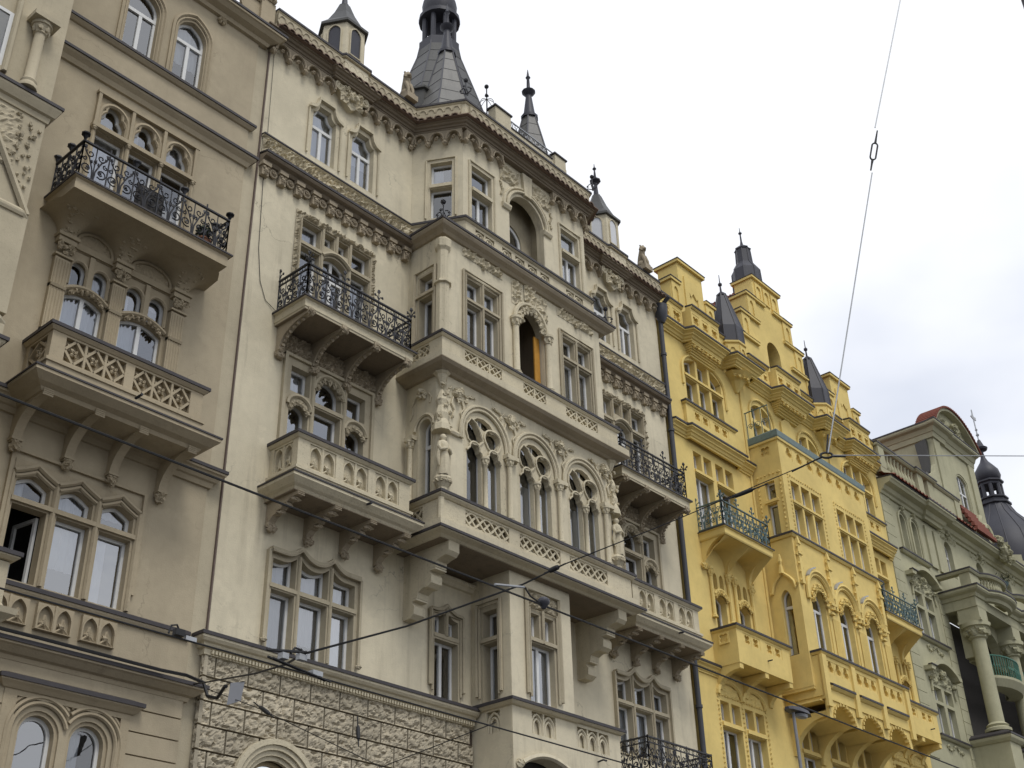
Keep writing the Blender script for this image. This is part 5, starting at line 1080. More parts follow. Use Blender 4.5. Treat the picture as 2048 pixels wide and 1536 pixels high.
Lw = rect(5.3, 5.95, 15.9, 17.2); MB().plate(Lw, [inset(Lw, .07)], oy - .05, oy - .005).build('frame', WOOD, ww); MB().plate(inset(Lw, .05), (), oy - .03, oy - .01).build('pane', GLASS, ww)
for x in (5.25, 6.0): MB().tube([(x, oy - .1, 15.8), (x, oy - .1, 17.7)], .05, 6).build('moulding', BLIGHT, ww)
MB().lathe((7.12, -.08, 0), [(.06, 15.8), (.06, 21.8)], 8).build('downpipe', PIPE, B)
# its first-floor balcony corner
path = [(1, 0), (1, -2.0), (7.5, -2.0), (7.5, 0)][1:]
m = MB().sweep(path, [(-.3, 6.0), (.0, 6.0), (.06, 6.06), (.16, 6.12), (.18, 6.2), (.02, 6.26), (.0, 6.3), (.0, 6.9), (-.14, 6.9), (-.3, 6.9)]); bl2 = m.build('balcony', BLIGHT, B)
course(bl2, path, [(-.2, 6.9), (.04, 6.92), (.1, 6.96), (.1, 7.0), (-.2, 7.05)], BLIGHT, 'coping')
MB().add([(2, .1, 22.2), (12.2, .1, 22.2), (12.2, 6, 25), (2, 6, 25), (2, 12, 22), (12.2, 12, 22)], [(0, 1, 2, 3), (3, 2, 5, 4)]).build('roof', SLATE, B)
# things on the near iron balcony
def bush(loc, s, label, seed=0, mat=None, pot=True):
    t = thing('potted_shrub', label, 'plant', loc); x, y, z = loc; random.seed(seed); m = MB()
    for k in range(240):
        d = Vector((random.gauss(0, 1), random.gauss(0, 1), random.gauss(0, 1))).normalized() * random.uniform(.3, 1) * s; c = Vector((x + d.x * .8, y + d.y * .8, z + .28 + s * .8 + d.z)); u = Vector((random.uniform(-1, 1), random.uniform(-1, 1), random.uniform(-1, 1))).normalized() * .05; v = u.cross(Vector((random.random(), random.random(), random.random()))).normalized() * .022
        m.add([c - u, c - v, c + u, c + v], [(0, 1, 2, 3)])
    m.build('foliage', plain('leaf', (.035, .05, .025), .7, var=.5), t)
    MB().lathe((x, y, z), [(.1, 0), (.14, .26), (.15, .26), (.15, .3), (.12, .3)], 10).build('pot', plain('terracotta', (.3, .14, .08), .8), t)
bush((10.72, -.68, 14.79), .22, 'dark bushy shrub in a pot at the right end of the beige iron balcony', 3)
random.seed(11)
t = MB().box(9.02, 9.62, -.90, -.87, 14.86, 15.4); tag(t.build('mat', plain('dark_mat', (.07, .065, .06), .9, var=.5, sc_=60)), 'dark woven mat hung inside the railing of the beige iron balcony', 'mat')
t = thing('satellite_dish', 'white dish aerial standing behind the railing of the beige iron balcony', 'dish', (9.85, -.7, 14.79))
with fr_(Matrix.Translation((9.85, -.7, 15.1)) @ Matrix.Rotation(R(70), 4, 'X')): MB().lathe((0, 0, 0), [(.01, -.06), (.12, -.04), (.2, 0), (.21, .01), (.12, -.02), (.01, -.04)], 16).build('dish', STEEL, t, True)
MB().tube([(9.85, -.68, 14.79), (9.85, -.68, 15.1)], .02, 6).build('stand', STEEL, t)

# ================================================================== YELLOW HOUSE
Y = thing('townhouse', 'bright yellow townhouse with stepped gables and dark pointed turrets', 'house', (35, 0, GROUND))
YH = []; YA = 35.45
def ygrid(par, outer, cols, rows, d0=0., head_=None, stone=None, cur=.3):
    Ls = []
    for i, (a, b_) in enumerate(cols):
        for j, (c, d) in enumerate(rows):
            q = rect(a, b_, c, d)
            if head_ and j == len(rows) - 1: q = [(a, c), (b_, c)] + [(b_ + (a - b_) * k / 5, head_(b_ + (a - b_) * k / 5)) for k in range(6)]
            Ls.append(q)
    return window(par, outer, Ls, d0 + .2, d0 + .0, stone=stone or YEL, curtain=cur, fw=.05)
def dots(m, x0, x1, z0, z1, y, sp=.13, r=.03):
    for x in (x0, x1):
        z = z0
        while z < z1: m.lump((x, y, z), (r, .03, r * 1.3), int(z * 9), 5, 3); z += sp
    x = x0
    while x < x1: m.lump((x, y, z1), (r * 1.3, .03, r), int(x * 9), 5, 3); x += sp
def vault(par, x0, x1, z0, z1, out, n, mat):
    """groined underside: concave quarter vaults springing from corbels on the wall"""
    K = 8; c0 = (x1 - x0) / n
    for i in range(n + 1):
        x = x0 + c0 * i; pr = [(.02, z0 - .12), (-.06, z0 - .12), (-.09, z0)] + [(-.09 - (out - .09) * (1 - math.cos(math.pi / 2 * k / K)), z0 + (z1 - z0) * math.sin(math.pi / 2 * k / K)) for k in range(K + 1)] + [(-out, z1 + .04), (.02, z1 + .04)]
        console(par, min(max(x, x0 + .08), x1 - .08), .16, pr, mat, 'rib')
        m = MB()
        for k in range(7): m.lump((x + random.uniform(-.1, .1), -.09, z0 - .02 + random.uniform(-.1, .08)), .055, k, 5, 4, .4)
        m.build('capital', mat, par)
    for i in range(n):
        a, b_ = x0 + c0 * i, x0 + c0 * (i + 1); vs = []
        for j in range(9):
            u = a + (b_ - a) * j / 8; s_ = 1 - abs(2 * j / 8 - 1); zz = z0 + (z1 - z0) * math.sqrt(1 - (1 - s_) ** 2) * .96
            vs += [(u, -.0, zz), (u, -out * .5, zz + (z1 - zz) * .55), (u, -out, z1 - .012)]
        MB().add(vs, [(j * 3 + k, j * 3 + k + 1, (j + 1) * 3 + k + 1, (j + 1) * 3 + k) for j in range(8) for k in range(2)]).build('vault', mat, par, True)
for side, bc in ((-1, 30.2), (1, 40.62)):
    hw = 1.12; hd = lambda x: 20.5 + .62 * math.sqrt(max(0, 1 - ((x - bc) / 1.22) ** 2)); cols = [(bc + a, bc + b_) for a, b_ in ((-1.06, -.42), (-.3, .3), (.42, 1.06))]
    ot = opening(bc - 1.16, bc + 1.16, 19.2, 20.52, 'round', .68, 18); YH.append(ot)
    o = ygrid(Y, ot, cols, ((19.22, 20.26), (20.42, 20.7)), 0, hd); m = MB(); m.tube([(p[0], -.03, p[1]) for p in [(bc + 1.25, 19.9)] + head(bc - 1.25, bc + 1.25, 20.52, 'round', .78, 18) + [(bc - 1.25, 19.9)]], .05, 5); m.box(bc - 1.1, bc + 1.1, -.05, .1, 20.3, 20.38); m.build('moulding', YEL, o)
    MB().plate(rect(bc - 1.4, bc + 1.4, 18.4, 19.08), [rect(bc - 1.0, bc - .1, 18.66, 19.0), rect(bc + .1, bc + 1.0, 18.66, 19.0)], -.12, 0).build('parapet', YEL, Y)
    for a in (-1.0, .1): panel(Y, bc + a, bc + a + .9, 18.66, 19.0, 'foil', YEL, -.12, 2)
    course(Y, [(bc - 1.4, 0), (bc - 1.4, -.12), (bc + 1.4, -.12), (bc + 1.4, 0)], [(-.1, 19.08), (.03, 19.09), (.06, 19.13), (.06, 19.16), (-.1, 19.2)], YEL, 'sill_course')
    a0, a1 = (27.95, 32.5) if side < 0 else (38.4, 42.4)
    course(Y, [(a0, 0), (bc - 1.45, 0), (bc - 1.4, -.14), (bc + 1.4, -.14), (bc + 1.45, 0), (a1, 0)], mould(17.82, 18.22, .24), YEL, 'string_course')
    # third floor windows and vaulted iron balcony
    for k, (a, b_) in enumerate(((-1.1, -.1), (.12, 1.12))):
        ot = rect(bc + a - .06, bc + b_ + .06, 14.9, 17.62); YH.append(ot); mid = bc + (a + b_) / 2; o = window(Y, ot, [rect(bc + a, mid - .06, 16.95, 17.56), rect(mid + .06, bc + b_, 16.95, 17.56), rect(bc + a, bc + b_, 14.92, 16.8)], .2, 0, stone=YEL, curtain=.5, bars={2: (('v', mid),)})
        MB().box(bc + a, bc + b_, -.05, .1, 16.83, 16.92).build('moulding', YEL, o)
    x0, x1 = (28.92, 31.56) if side < 0 else (38.98, 41.66); path = [(x0, 0), (x0, -.9), (x1, -.9), (x1, 0)]
    m = MB().sweep(path, [(-.5, 14.46), (-.02, 14.46), (0, 14.5), (0, 14.66), (.04, 14.68), (.04, 14.72), (-.5, 14.74)]); m.box(x0 + .4, x1 - .4, -.6, .02, 14.464, 14.7); bl = m.build('balcony', YEL, Y)
    MB().sweep(path, [(.03, 14.7), (.06, 14.7), (.06, 14.735), (-.4, 14.76), (-.4, 14.74)]).build('flashing', LEAD, bl); vault(bl, x0 + .05, x1 - .05, 13.75, 14.46, .86, 2, YEL)
    iron_railing(bl, x0 + .03, x1 - .03, -.87, 14.75, 15.55, TEAL, 6, 2, True, False)
    # second floor crowned windows, stone balcony
    for a, b_ in ((-.78, -.18), (.5, 1.1)):
        ot = rect(bc + a - .12, bc + b_ + .12, 11.7, 13.72); YH.append(ot); mid = bc + (a + b_) / 2
        o = window(Y, ot, [[(bc + a, 11.72), (bc + b_, 11.72)] + head(bc + a, bc + b_, 12.84, 'seg', .14, 8), opening(bc + a + .02, mid - .06, 13.15, 13.5, 'point', .18, 8), opening(mid + .06, bc + b_ - .02, 13.15, 13.5, 'point', .18, 8)], .2, 0, stone=YEL, curtain=0)
        m = MB(); leaf_arc(m, bc + a - .05, bc + b_ + .05, 12.86, .22, -.05, 7, .07, 2); m.tube([(p[0], -.05, p[1]) for p in head(bc + a - .06, bc + b_ + .06, 12.95, 'seg', .2, 10)], .05, 5)
        for u in (a - .17, b_ + .17): column(m, (bc + u, -.05), 12.2, 13.75, .06, .3, .1, 8)
        m.build('moulding', YEL, o)
    x0, x1 = (29.06, 31.9) if side < 0 else (38.95, 41.72); path = [(x0, 0), (x0, -.8), (x1, -.8), (x1, 0)]; L = x1 - x0
    m = MB().plate(rect(x0, x1, 10.68, 11.66), [rect(x0 + .32, x0 + 1.22, 11.28, 11.6), rect(x0 + 1.5, x0 + 2.4, 11.28, 11.6)], -.8, -.66, back=True); m.box(x0 + .002, x0 + .14, -.66, 0, 10.68, 11.66); m.box(x1 - .14, x1 - .002, -.66, 0, 10.68, 11.66); m.box(x0 + .14, x1 - .14, -.66, .02, 10.7, 10.85); bl = m.build('balcony', YEL, Y)
    for a in (.32, 1.5): panel(bl, x0 + a, x0 + a + .9, 11.28, 11.6, 'foil', YEL, -.8, 2)
    with fr_(side_frame(x0, 0)): MB().plate(rect(.0, .8, 10.68, 11.66), [rect(.22, .56, 11.28, 11.6)], -.006, .002).build('side_panel', YEL, bl); panel(bl, .22, .56, 11.28, 11.6, 'foil', YEL, -.06)
    course(bl, path, [(-.2, 11.66), (.02, 11.66), (.06, 11.7), (.06, 11.74), (-.2, 11.78)], YEL, 'coping')
    for x in (x0 + .1, (x0 + x1) / 2, x1 - .1): console(bl, x, .18, [(.02, 10.1), (-.05, 10.1)] + [(-.05 - .68 * (1 - math.cos(math.pi / 2 * k / 7)), 10.1 + .42 * math.sin(math.pi / 2 * k / 7)) for k in range(8)] + [(-.78, 10.53), (-.78, 10.68), (.02, 10.68)], YEL)
    MB().tube([(bc + .4, -.8, 11.05), (bc + .4, -.95, 11.05)], .02, 6).build('spout', IRON, bl)
    # first floor
    for a, b_ in ((-1.1, -.1), (.15, 1.15)):
        mid = bc + (a + b_) / 2; ot = rect(bc + a - .06, bc + b_ + .06, 7.2, 9.86); YH.append(ot); o = window(Y, ot, [rect(bc + a, mid - .06, 9.24, 9.8), rect(mid + .06, bc + b_, 9.24, 9.8), rect(bc + a, bc + b_, 7.22, 9.08)], .2, 0, stone=YEL, curtain=.6, bars={2: (('v', mid),)}); m = MB(); dots(m, bc + a - .12, bc + b_ + .12, 7.3, 9.95, -.02); m.build('beading', YEL, o); m = MB(); m.box(bc + a, bc + b_, -.05, .1, 9.1, 9.2); m.build('transom', YEL, o); m = MB()
        m.tube([(p[0], -.04, p[1]) for p in head(bc + a - .1, bc + b_ + .1, 9.95, 'round', .42, 12)], .06, 5); m.relief(bc + a + .05, bc + b_ - .05, 9.95, 10.25, -.004, .04, 2, .05, 5); m.build('moulding', YEL, o)
    course(Y, [(a0, 0), (bc - 1.1, 0)], mould(10.4, 10.7, .18), YEL, 'string_course')
    bb = thing  # keep flake quiet
    m = MB(); b2 = MB().box(bc - 1.2, bc + 1.3, -.8, .02, 6.3, 6.42).build('balcony', YEL, Y); iron_railing(b2, bc - 1.15, bc + 1.25, -.76, 6.43, 7.3, TEAL, 4, 1, True, False)
# windows behind the oriel terrace
for c in (33.75, 36.95):
    ot = opening(c - .72, c + .72, 19.2, 20.5, 'round', .6, 16); YH.append(ot); hd = lambda x: 20.48 + .52 * math.sqrt(max(0, 1 - ((x - c) / .72) ** 2)); o = ygrid(Y, ot, [(c - .64, c - .06), (c + .06, c + .64)], ((19.22, 20.2), (20.34, 20.6)), 0, hd); MB().tube([(p[0], -.03, p[1]) for p in [(c + .8, 19.9)] + head(c - .8, c + .8, 20.5, 'round', .7, 16) + [(c - .8, 19.9)]], .045, 5).build('moulding', YEL, o)
m = MB(); m.plate([(35.0, 19.3), (35.9, 19.3), (35.9, 20.9), (35.45, 21.2), (35.0, 20.9)], (), -.08, 0); m.build('shield', YEL, Y)
# oriel
X0, X1, YY = 32.55, 38.38, -1.1
YH.append(rect(X0 + .15, X1 - .15, 10.7, 18.9)); hol = []
for c in (33.95, 36.95):
    ot = rect(c - .98, c + .98, 15.66, 17.62); hol.append(ot); o = ygrid(Y, ot, [(c - .92, c - .38), (c - .27, c + .27), (c + .38, c + .92)], ((15.7, 16.72), (16.88, 17.56)), YY, cur=.2); m = MB(); dots(m, c - 1.06, c + 1.06, 15.8, 17.72, YY - .01, .14, .035); m.build('beading', YEL, o); m = MB(); m.box(c - .96, c + .96, YY - .04, YY + .1, 16.76, 16.84); m.build('moulding', YEL, o)
for c in (33.74, 35.46, 37.2):
    ot = opening(c - .5, c + .5, 11.7, 13.5, 'point', .62, 14, 1.3); hol.append(ot); o = window(Y, ot, [opening(c - .42, c + .42, 11.72, 13.5, 'point', .54, 14, 1.3)], YY + .22, YY + .04, stone=YEL, curtain=.2, bars={0: (('h', 13.34), ('v', c, 13.3))}, fw=.07)
    m = MB(); leaf_arc(m, c - .52, c + .52, 13.45, .68, YY - .05, 10, .075, 4)
    for r_, d in ((.78, .1), (.68, .06)): m.tube([(p[0], YY - d + .03, p[1]) for p in [(c + r_, 13.5)] + head(c - r_, c + r_, 13.75, 'round', .8 * r_ / .78, 16) + [(c - r_, 13.5)]], .06, 5)
    m.box(c + .6, c + 1.0, YY - .12, YY, 13.62, 13.7)
    for k in range(5): m.tube([(c + .68 + k * .09, YY - .03, 11.7), (c + .68 + k * .09, YY - .03, 13.2)], .028, 4)
    m.box(c + .5, c + .72, YY - .12, YY, 13.3, 13.36); m.build('moulding', YEL, o)
    m = MB(); hh = [(p[0], p[1]) for p in head(c - .8, c + .8, 13.78, 'round', .86, 16)]; m.plate([(p[0], p[1]) for p in hh[9:14]] + [(p[0], p[1] + .04) for p in hh[9:14][::-1]], (), YY - .14, YY - .02); m.build('flashing', STEEL, o)
for x in (32.75, 34.6, 36.33, 38.1):
    m = MB(); m.box(x - .08, x + .08, YY - .1, YY, 13.9, 15.25); m.lathe((x, YY - .06, 0), [(.11, 15.2), (.1, 15.25), (.02, 15.55)], 4, .78); m.box(x - .12, x + .12, YY - .14, YY, 14.85, 14.92)
    for k in range(9): m.lump((x + (.1 if k % 2 else -.1), YY - .07, 14.0 + k * .14), .04, k, 5, 3)
    m.build('pinnacle', YEL, Y)
tr = [(33.0 + .66 * k, 33.42 + .66 * k) for k in range(8)]; hol2 = [rect(a, b_, 18.36, 18.84) for a, b_ in tr]
MB().plate(rect(X0 + .003, X1, 10.7, 18.98), hol + hol2, YY, YY + .2).build('oriel', YEL, Y)
for a, b_ in tr: panel(Y, a, b_, 18.36, 18.84, 'tri', YEL, YY)
with fr_(side_frame(X0, 0)):
    o1 = rect(.38, .82, 15.4, 17.56); w1 = window(Y, o1, [rect(.42, .78, 15.42, 16.72), rect(.42, .78, 16.88, 17.5)], .16, 0, stone=YEL, curtain=.1); m = MB(); dots(m, .2, 1.0, 15.5, 17.75, -.01, .15, .04); m.build('beading', YEL, w1); m = MB(); m.box(.36, .86, -.05, .1, 16.76, 16.85); m.build('moulding', YEL, w1)
    o2 = opening(.38, .84, 11.7, 13.45, 'point', .4, 12); w2 = window(Y, o2, [opening(.43, .79, 11.72, 13.45, 'point', .34, 12)], .16, 0, stone=YEL, curtain=0, bars={0: (('h', 13.25),)}); m = MB(); m.tube([(p[0], -.05, p[1]) for p in [(1.1, 13.9)] + head(.2, 1.02, 13.75, 'ogee', .6, 14) + [(.12, 13.75)]], .05, 5); m.lathe((.61, -.06, 0), [(.1, 14.3), (.05, 14.6), (.08, 14.7), (.03, 14.95)], 6); m.build('moulding', YEL, w2)
    MB().plate(rect(0, -YY - .004, 10.7, 18.98), [o1, o2, rect(.4, .8, 18.36, 18.84)], 0, .18).build('oriel', YEL, Y); panel(Y, .4, .8, 18.36, 18.84, 'foil', YEL, 0)
MB().box(X1 - .1, X1 - .002, YY + .01, 0, 10.7, 18.97).build('oriel', YEL, Y)
OPY = [(X0, 0), (X0, YY), (X1, YY), (X1, 0)]
course(Y, OPY, [(-.05, 15.42), (.05, 15.44), (.09, 15.5), (.09, 15.54), (-.05, 15.6)], YEL, 'string_course')
MB().sweep(OPY, [(-1.0, 18.95), (.05, 18.95), (.07, 19.0), (.07, 19.2), (.03, 19.25), (-1.0, 19.25)]).build('terrace_coping', COPPER, Y)
course(Y, OPY, [(-.03, 18.86), (.05, 18.88), (.06, 18.95), (-.03, 18.95)], YEL, 'string_course', flash=False)
m = MB(); m.box(X0 + .03, X0 + .06, -.9, 0, 20.25, 20.28)
for k in range(4): m.box(X0 + .03, X0 + .05, -.9 + k * .28, -.88 + k * .28, 19.25, 20.25)
for k in range(3): m.tube([(X0 + .04, -.75 + k * .28 + p[0], p[2]) for p in spiral(0, 19.7, .12, .03, 0, 1.3, 10)], .012, 4)
m.build('terrace_railing', TEAL, Y)
# second-floor parapet of the oriel, scalloped vaults below
PPY = [(X0 - .0, 0), (X0 - .0, -1.32), (X1 + .0, -1.32), (X1 + .0, 0)]
fy = -1.4; pans = [(32.95, 34.35), (34.7, 36.1), (36.45, 37.85)]
MB().plate(rect(32.7, 38.2, 10.3, 11.62), [rect(a, b_, 11.1, 11.5) for a, b_ in pans], fy, fy + .16, back=True).build('parapet', YEL, Y)
for a, b_ in pans: panel(Y, a + .0, b_, 11.1, 11.5, 'tri', YEL, fy, 3)
m = MB()
for x in (32.74, 34.52, 36.28, 38.1): m.box(x - .12, x + .12, fy - .07, fy + .02, 10.05, 11.6)
m.box(32.72, 32.86, fy + .16, 0, 10.3, 11.6); m.box(38.04, 38.18, fy + .16, 0, 10.3, 11.6); m.box(32.86, 38.04, fy + .16, 0, 10.5, 10.6); m.box(32.56, 32.715, -1.09, 0, 10.62, 10.72); m.box(38.185, 38.37, -1.09, 0, 10.62, 10.72); m.build('pier', YEL, Y); MB().box(32.57, 32.97, -1.235, -.002, 10.24, 10.285).build('soffit', YEL, Y)
course(Y, [(32.7, 0), (32.7, fy), (38.2, fy), (38.2, 0)], [(-.2, 11.62), (.03, 11.62), (.07, 11.67), (.07, 11.71), (-.2, 11.75)], YEL, 'coping')
for a, b_ in pans: course(Y, [(a, fy), (b_, fy)], [(-.01, 10.6), (.04, 10.62), (.1, 10.68), (.1, 10.72), (-.01, 10.77)], YEL, 'string_course')
with fr_(side_frame(32.69, 0)): MB().plate(rect(.1, 1.3, 10.4, 11.6), [rect(.2, .52, 11.12, 11.48)], -.01, .02).build('side_panel', YEL, Y)
for a, b_ in pans:
    c = (a + b_) / 2; hw = .72; vs = []; K = 8
    for j in range(13):
        t = math.pi * j / 12; 
        for k in range(K + 1): s_ = k / K; vs.append((c - hw * math.cos(t), fy + .1 + 1.3 * (1 - (1 - s_) ** .8) , 9.75 + .62 * math.sin(t) * (1 - s_ * .75)))
    MB().add(vs, [(j * (K + 1) + k, j * (K + 1) + k + 1, (j + 1) * (K + 1) + k + 1, (j + 1) * (K + 1) + k) for j in range(12) for k in range(K)]).build('vault', YEL, Y, True)
    m = MB(); m.plate(rect(c - .88, c + .88, 9.75, 10.3), [opening(c - hw + .02, c + hw - .02, 9.7499, 9.76, 'round', .5, 16)], fy + .04, fy + .14)
    for k in range(11): t = math.pi * (k + .5) / 11; m.box(c - .03 + (hw - .06) * math.cos(t), c + .03 + (hw - .06) * math.cos(t), fy, fy + .14, 9.70 + .52 * math.sin(t), 9.79 + .52 * math.sin(t))
    m.build('scalloped_arch', YEL, Y)
for x in (32.95, 34.52, 36.28, 37.95): console(Y, x, .24, [(.02, 8.9), (-.08, 8.9)] + [(-.08 - 1.18 * (1 - math.cos(math.pi / 2 * k / 8)), 8.9 + .95 * math.sin(math.pi / 2 * k / 8)) for k in range(9)] + [(-1.28, 10.0), (.02, 10.0)], YEL, 'rib')
for c in (33.9, 35.6, 37.3):
    ot = rect(c - .62, c + .62, 7.2, 9.98); YH.append(ot); o = window(Y, ot, [rect(c - .5, c - .07, 9.24, 9.9), rect(c + .07, c + .5, 9.24, 9.9), rect(c - .5, c + .5, 7.22, 9.08)], .2, 0, stone=YEL, curtain=.6, bars={2: (('v', c),)}); m = MB(); m.box(c - .55, c + .55, -.05, .1, 9.1, 9.2); m.build('moulding', YEL, o); MB().leafball((c - .82, -.05, 9.5), .16, 3, 9).build('carving', YEL, o)
MB().plate(rect(27.95, 42.4, GROUND, 21.9), YH, 0, .3).build('wall', YEL, Y)
MB().box(42.1, 42.39, .3, 9, GROUND, 21.8).box(27.96, 28.2, .3, 9, GROUND, 21.8).build('wall', YEL, Y)
for x in (32.5, 38.42): MB().tube([(x - .05 if x < 35 else x + .05, -.03, 10.7), (x - .05 if x < 35 else x + .05, -.03, 21.4)], .04, 6).build('shaft', YEL, Y)
# cornice breaking forward round turrets and gables, parapet
def yc(cx, hw, o): return [(cx - hw - .12, 0), (cx - hw, -o), (cx + hw, -o), (cx + hw + .12, 0)]
T1, T2 = 32.22, 38.2
EYP = [(27.95, 0)] + yc(30.12, .85, .28) + yc(T1, .62, .45) + yc(YA, .85, .4) + yc(T2, .62, .45) + yc(40.75, .85, .28) + [(42.4, 0)]
course(Y, EYP, mould(21.52, 21.9, .3), YEL)
for cx, hw, o in ((30.12, .85, .28), (YA, .85, .4), (40.75, .85, .28)):
    m = MB(); n = 6
    for k in range(n): t = k / (n - 1); m.box(cx - hw * (1 - .22 * (n - 1 - k) / n), cx + hw * (1 - .22 * (n - 1 - k) / n), -o * (k + 1) / n - .05, 0, 21.12 + .066 * k, 21.12 + .066 * (k + 1) + .002)
    for k in range(7): m.lump((cx - hw + .14 + k * (hw * 2 - .28) / 6, -o - .04, 21.36), .06, k, 5, 4)
    m.build('corbelling', YEL, Y)
for cx in (T1, T2):
    m = MB().lathe((cx, -.05, 0), [(.06, 20.9), (.12, 21.0), (.2, 21.1), (.3, 21.25), (.5, 21.42), (.6, 21.5)], 8, math.pi / 8)
    for k in range(6): m.lump((cx - .45 + k * .18, -.5 + abs(k - 2.5) * .08, 21.32), .07, k, 5, 4)
    m.build('corbelling', YEL, Y)
ypar = [(27.95, 29.2, -.1), (31.05, 31.85, -.1), (33.2, 34.55, -.1), (36.35, 37.75, -.1), (39.1, 39.85, -.1), (41.65, 42.4, -.1)]
def yparapet(a, b_, y):
    n = max(1, round((b_ - a) / .5)); w_ = (b_ - a) / n; hs = [rect(a + w_ * k + .08, a + w_ * (k + 1) - .08, 22.15, 22.62) for k in range(n)]
    MB().plate(rect(a, b_, 21.86, 22.78), hs, y, y + .2, back=True).build('parapet', YEL, Y)
    for k in range(n): panel(Y, a + w_ * k + .08, a + w_ * (k + 1) - .08, 22.15, 22.62, 'foil', YEL, y)
    course(Y, [(a, y), (b_, y)], [(-.2, 22.78), (.03, 22.79), (.07, 22.84), (.07, 22.87), (-.2, 22.91)], YEL, 'coping')
for a, b_, y in ypar: yparapet(a, b_, y)
for cx in (30.12, YA, 40.75): 
    yparapet(cx - .82, cx + .82, -.38); MB().box(cx - .818, cx - .7, -.18, 0, 21.87, 22.77).box(cx + .7, cx + .818, -.18, 0, 21.87, 22.77).build('parapet', YEL, Y)
# stepped gables: each a thick wall with copings
def step_gable(cx, y, th, steps, win):
    """steps = [(half width, top z)...] from the top down"""
    out = []; L = []
    for i, (hw, z) in enumerate(steps): L += [(cx - hw, z), (cx - (steps[i + 1][0] if i + 1 < len(steps) else hw), z)] if False else []
    zb = 22.0; lf = []; prev = None
    for hw, z in steps:
        if prev is not None: lf.append((hw0, z))
        lf.append((hw, z)); hw0 = hw; prev = z
    poly = [(cx - h, z) for h, z in lf] ; 
    left = [(cx - steps[-1][0], zb)] + [(cx - h, z) for h, z in lf[::-1]]; right = [(2 * cx - x, z) for x, z in left[::-1]]
    g = MB().plate(left + right, win, y, y + th, back=True).build('gable', YEL, Y)
    p = 0
    for i, (hw, z) in enumerate(steps):
        segs = [(cx - hw, cx + hw)] if i == 0 else [(cx - hw, cx - steps[i - 1][0]), (cx + steps[i - 1][0], cx + hw)]
        for a, b_ in segs:
            if i and hw > 1.4: a3, b3 = (a + .0, a + 1.3) if a < cx else (b_ - 1.3, b_); MB().box(a3 + .01, b3 - .01, y - .098, y, z + .002, z + .098).box(a3 + .01, b3 - .01, y - .118, y, z + .102, z + .128).build('string_course', YEL, g)
            MB().box(a - .08 * (a < cx), b_ + .08 * (b_ > cx), y - .1, y + th + .1, z, z + .1).build('coping', YEL, g); MB().box(a - .1 * (a < cx), b_ + .1 * (b_ > cx), y - .12, y + th + .12, z + .1, z + .13).build('flashing', LEAD, g)
        if i:
            for a, b_ in segs:
                m = MB(); c = (a + b_) / 2 + (-.02 if a < cx else .02); q = opening(c - .12, c + .12, z - .85, z - .35, 'point', .18, 8); m.plate(rect(a + .02, b_ - .02, z - .98, z - .02), [q], y - .05, y).build('lancet', YEL, g)
    return g
def ln(c, z0, z1, hw): return opening(c - hw, c + hw, z0, z1 - hw, 'point', hw, 8)
g = step_gable(YA, 0., .75, [(.94, 26.9), (1.56, 25.85), (2.15, 24.8), (2.42, 23.75)], [opening(YA - .5, YA + .42, 22.3, 23.9, 'round', .5, 16)])
MB().box(YA - .6, YA + .52, .6, .62, 22.3, 24.5).build('niche_back', DARK, g)
for k in range(3): MB().plate(rect(YA - .8 + .56 * k, YA - .36 + .56 * k, 26.05, 26.75), [ln(YA - .58 + .56 * k, 26.1, 26.65, .14)], -.05, 0).build('lancet', YEL, g)
for cx in (30.2, 40.6):
    g = step_gable(cx, 0.05, .8, [(.74, 24.95), (1.28, 23.95)], []); MB().plate(rect(cx - .45, cx + .5, 23.0, 24.5), [[(cx - .2, 23.1), (cx + .3, 23.1), (cx + .3, 23.9), (cx + .22, 23.8), (cx + .05, 24.0), (cx - .12, 23.8), (cx - .2, 23.95)]], -.0, .05).build('panel', YEL, g)
# turrets with dark roofs
for cx in (T1, T2):
    t = MB().lathe((cx, .05, 0), [(.56, 21.85), (.56, 22.62), (.62, 22.65), (.62, 22.72), (.5, 22.75)], 8, math.pi / 8).build('turret', YEL, Y)
    for k in range(8):
        a = math.pi / 8 + math.pi / 4 * k; p = (cx + .56 * math.cos(a), .05 + .56 * math.sin(a)); q = (cx + .56 * math.cos(a + math.pi / 4), .05 + .56 * math.sin(a + math.pi / 4))
        if (p[1] + q[1]) / 2 < .3:
            with fr_(line_frame(p, q)): MB().plate(rect(.04, .39, 22.05, 22.55), [foil(.215, 22.3, .15, 3, 20, .4, 1.57)], -.04, 0).build('panel', YEL, t)
    rf = plated(t, cx, .05, [(.57, 22.7), (.56, 23.4), (.5, 23.65), (.16, 24.95)], 8, math.pi / 8, DSLATE, 'roof'); MB().lathe((cx, .05, 0), [(.19, 24.9), (.19, 24.97), (.04, 25.12), (.03, 25.35), (.075, 25.4), (.075, 25.46), (.02, 25.52), (.012, 25.85)], 8).build('finial', DSLATE, rf)
rf = plated(Y, 36.45, 1.2, [(.58, 25.6), (.58, 27.9), (.56, 28.75), (.32, 29.15), (.29, 29.8), (.33, 29.85), (.1, 30.05)], 8, math.pi / 8, DSLATE, 'ridge_turret')
MB().lathe((36.45, 1.2, 0), [(.09, 30.0), (.04, 30.3), (.03, 30.65), (.08, 30.72), (.02, 30.8), (.01, 31.0)], 8).build('finial', DSLATE, rf)
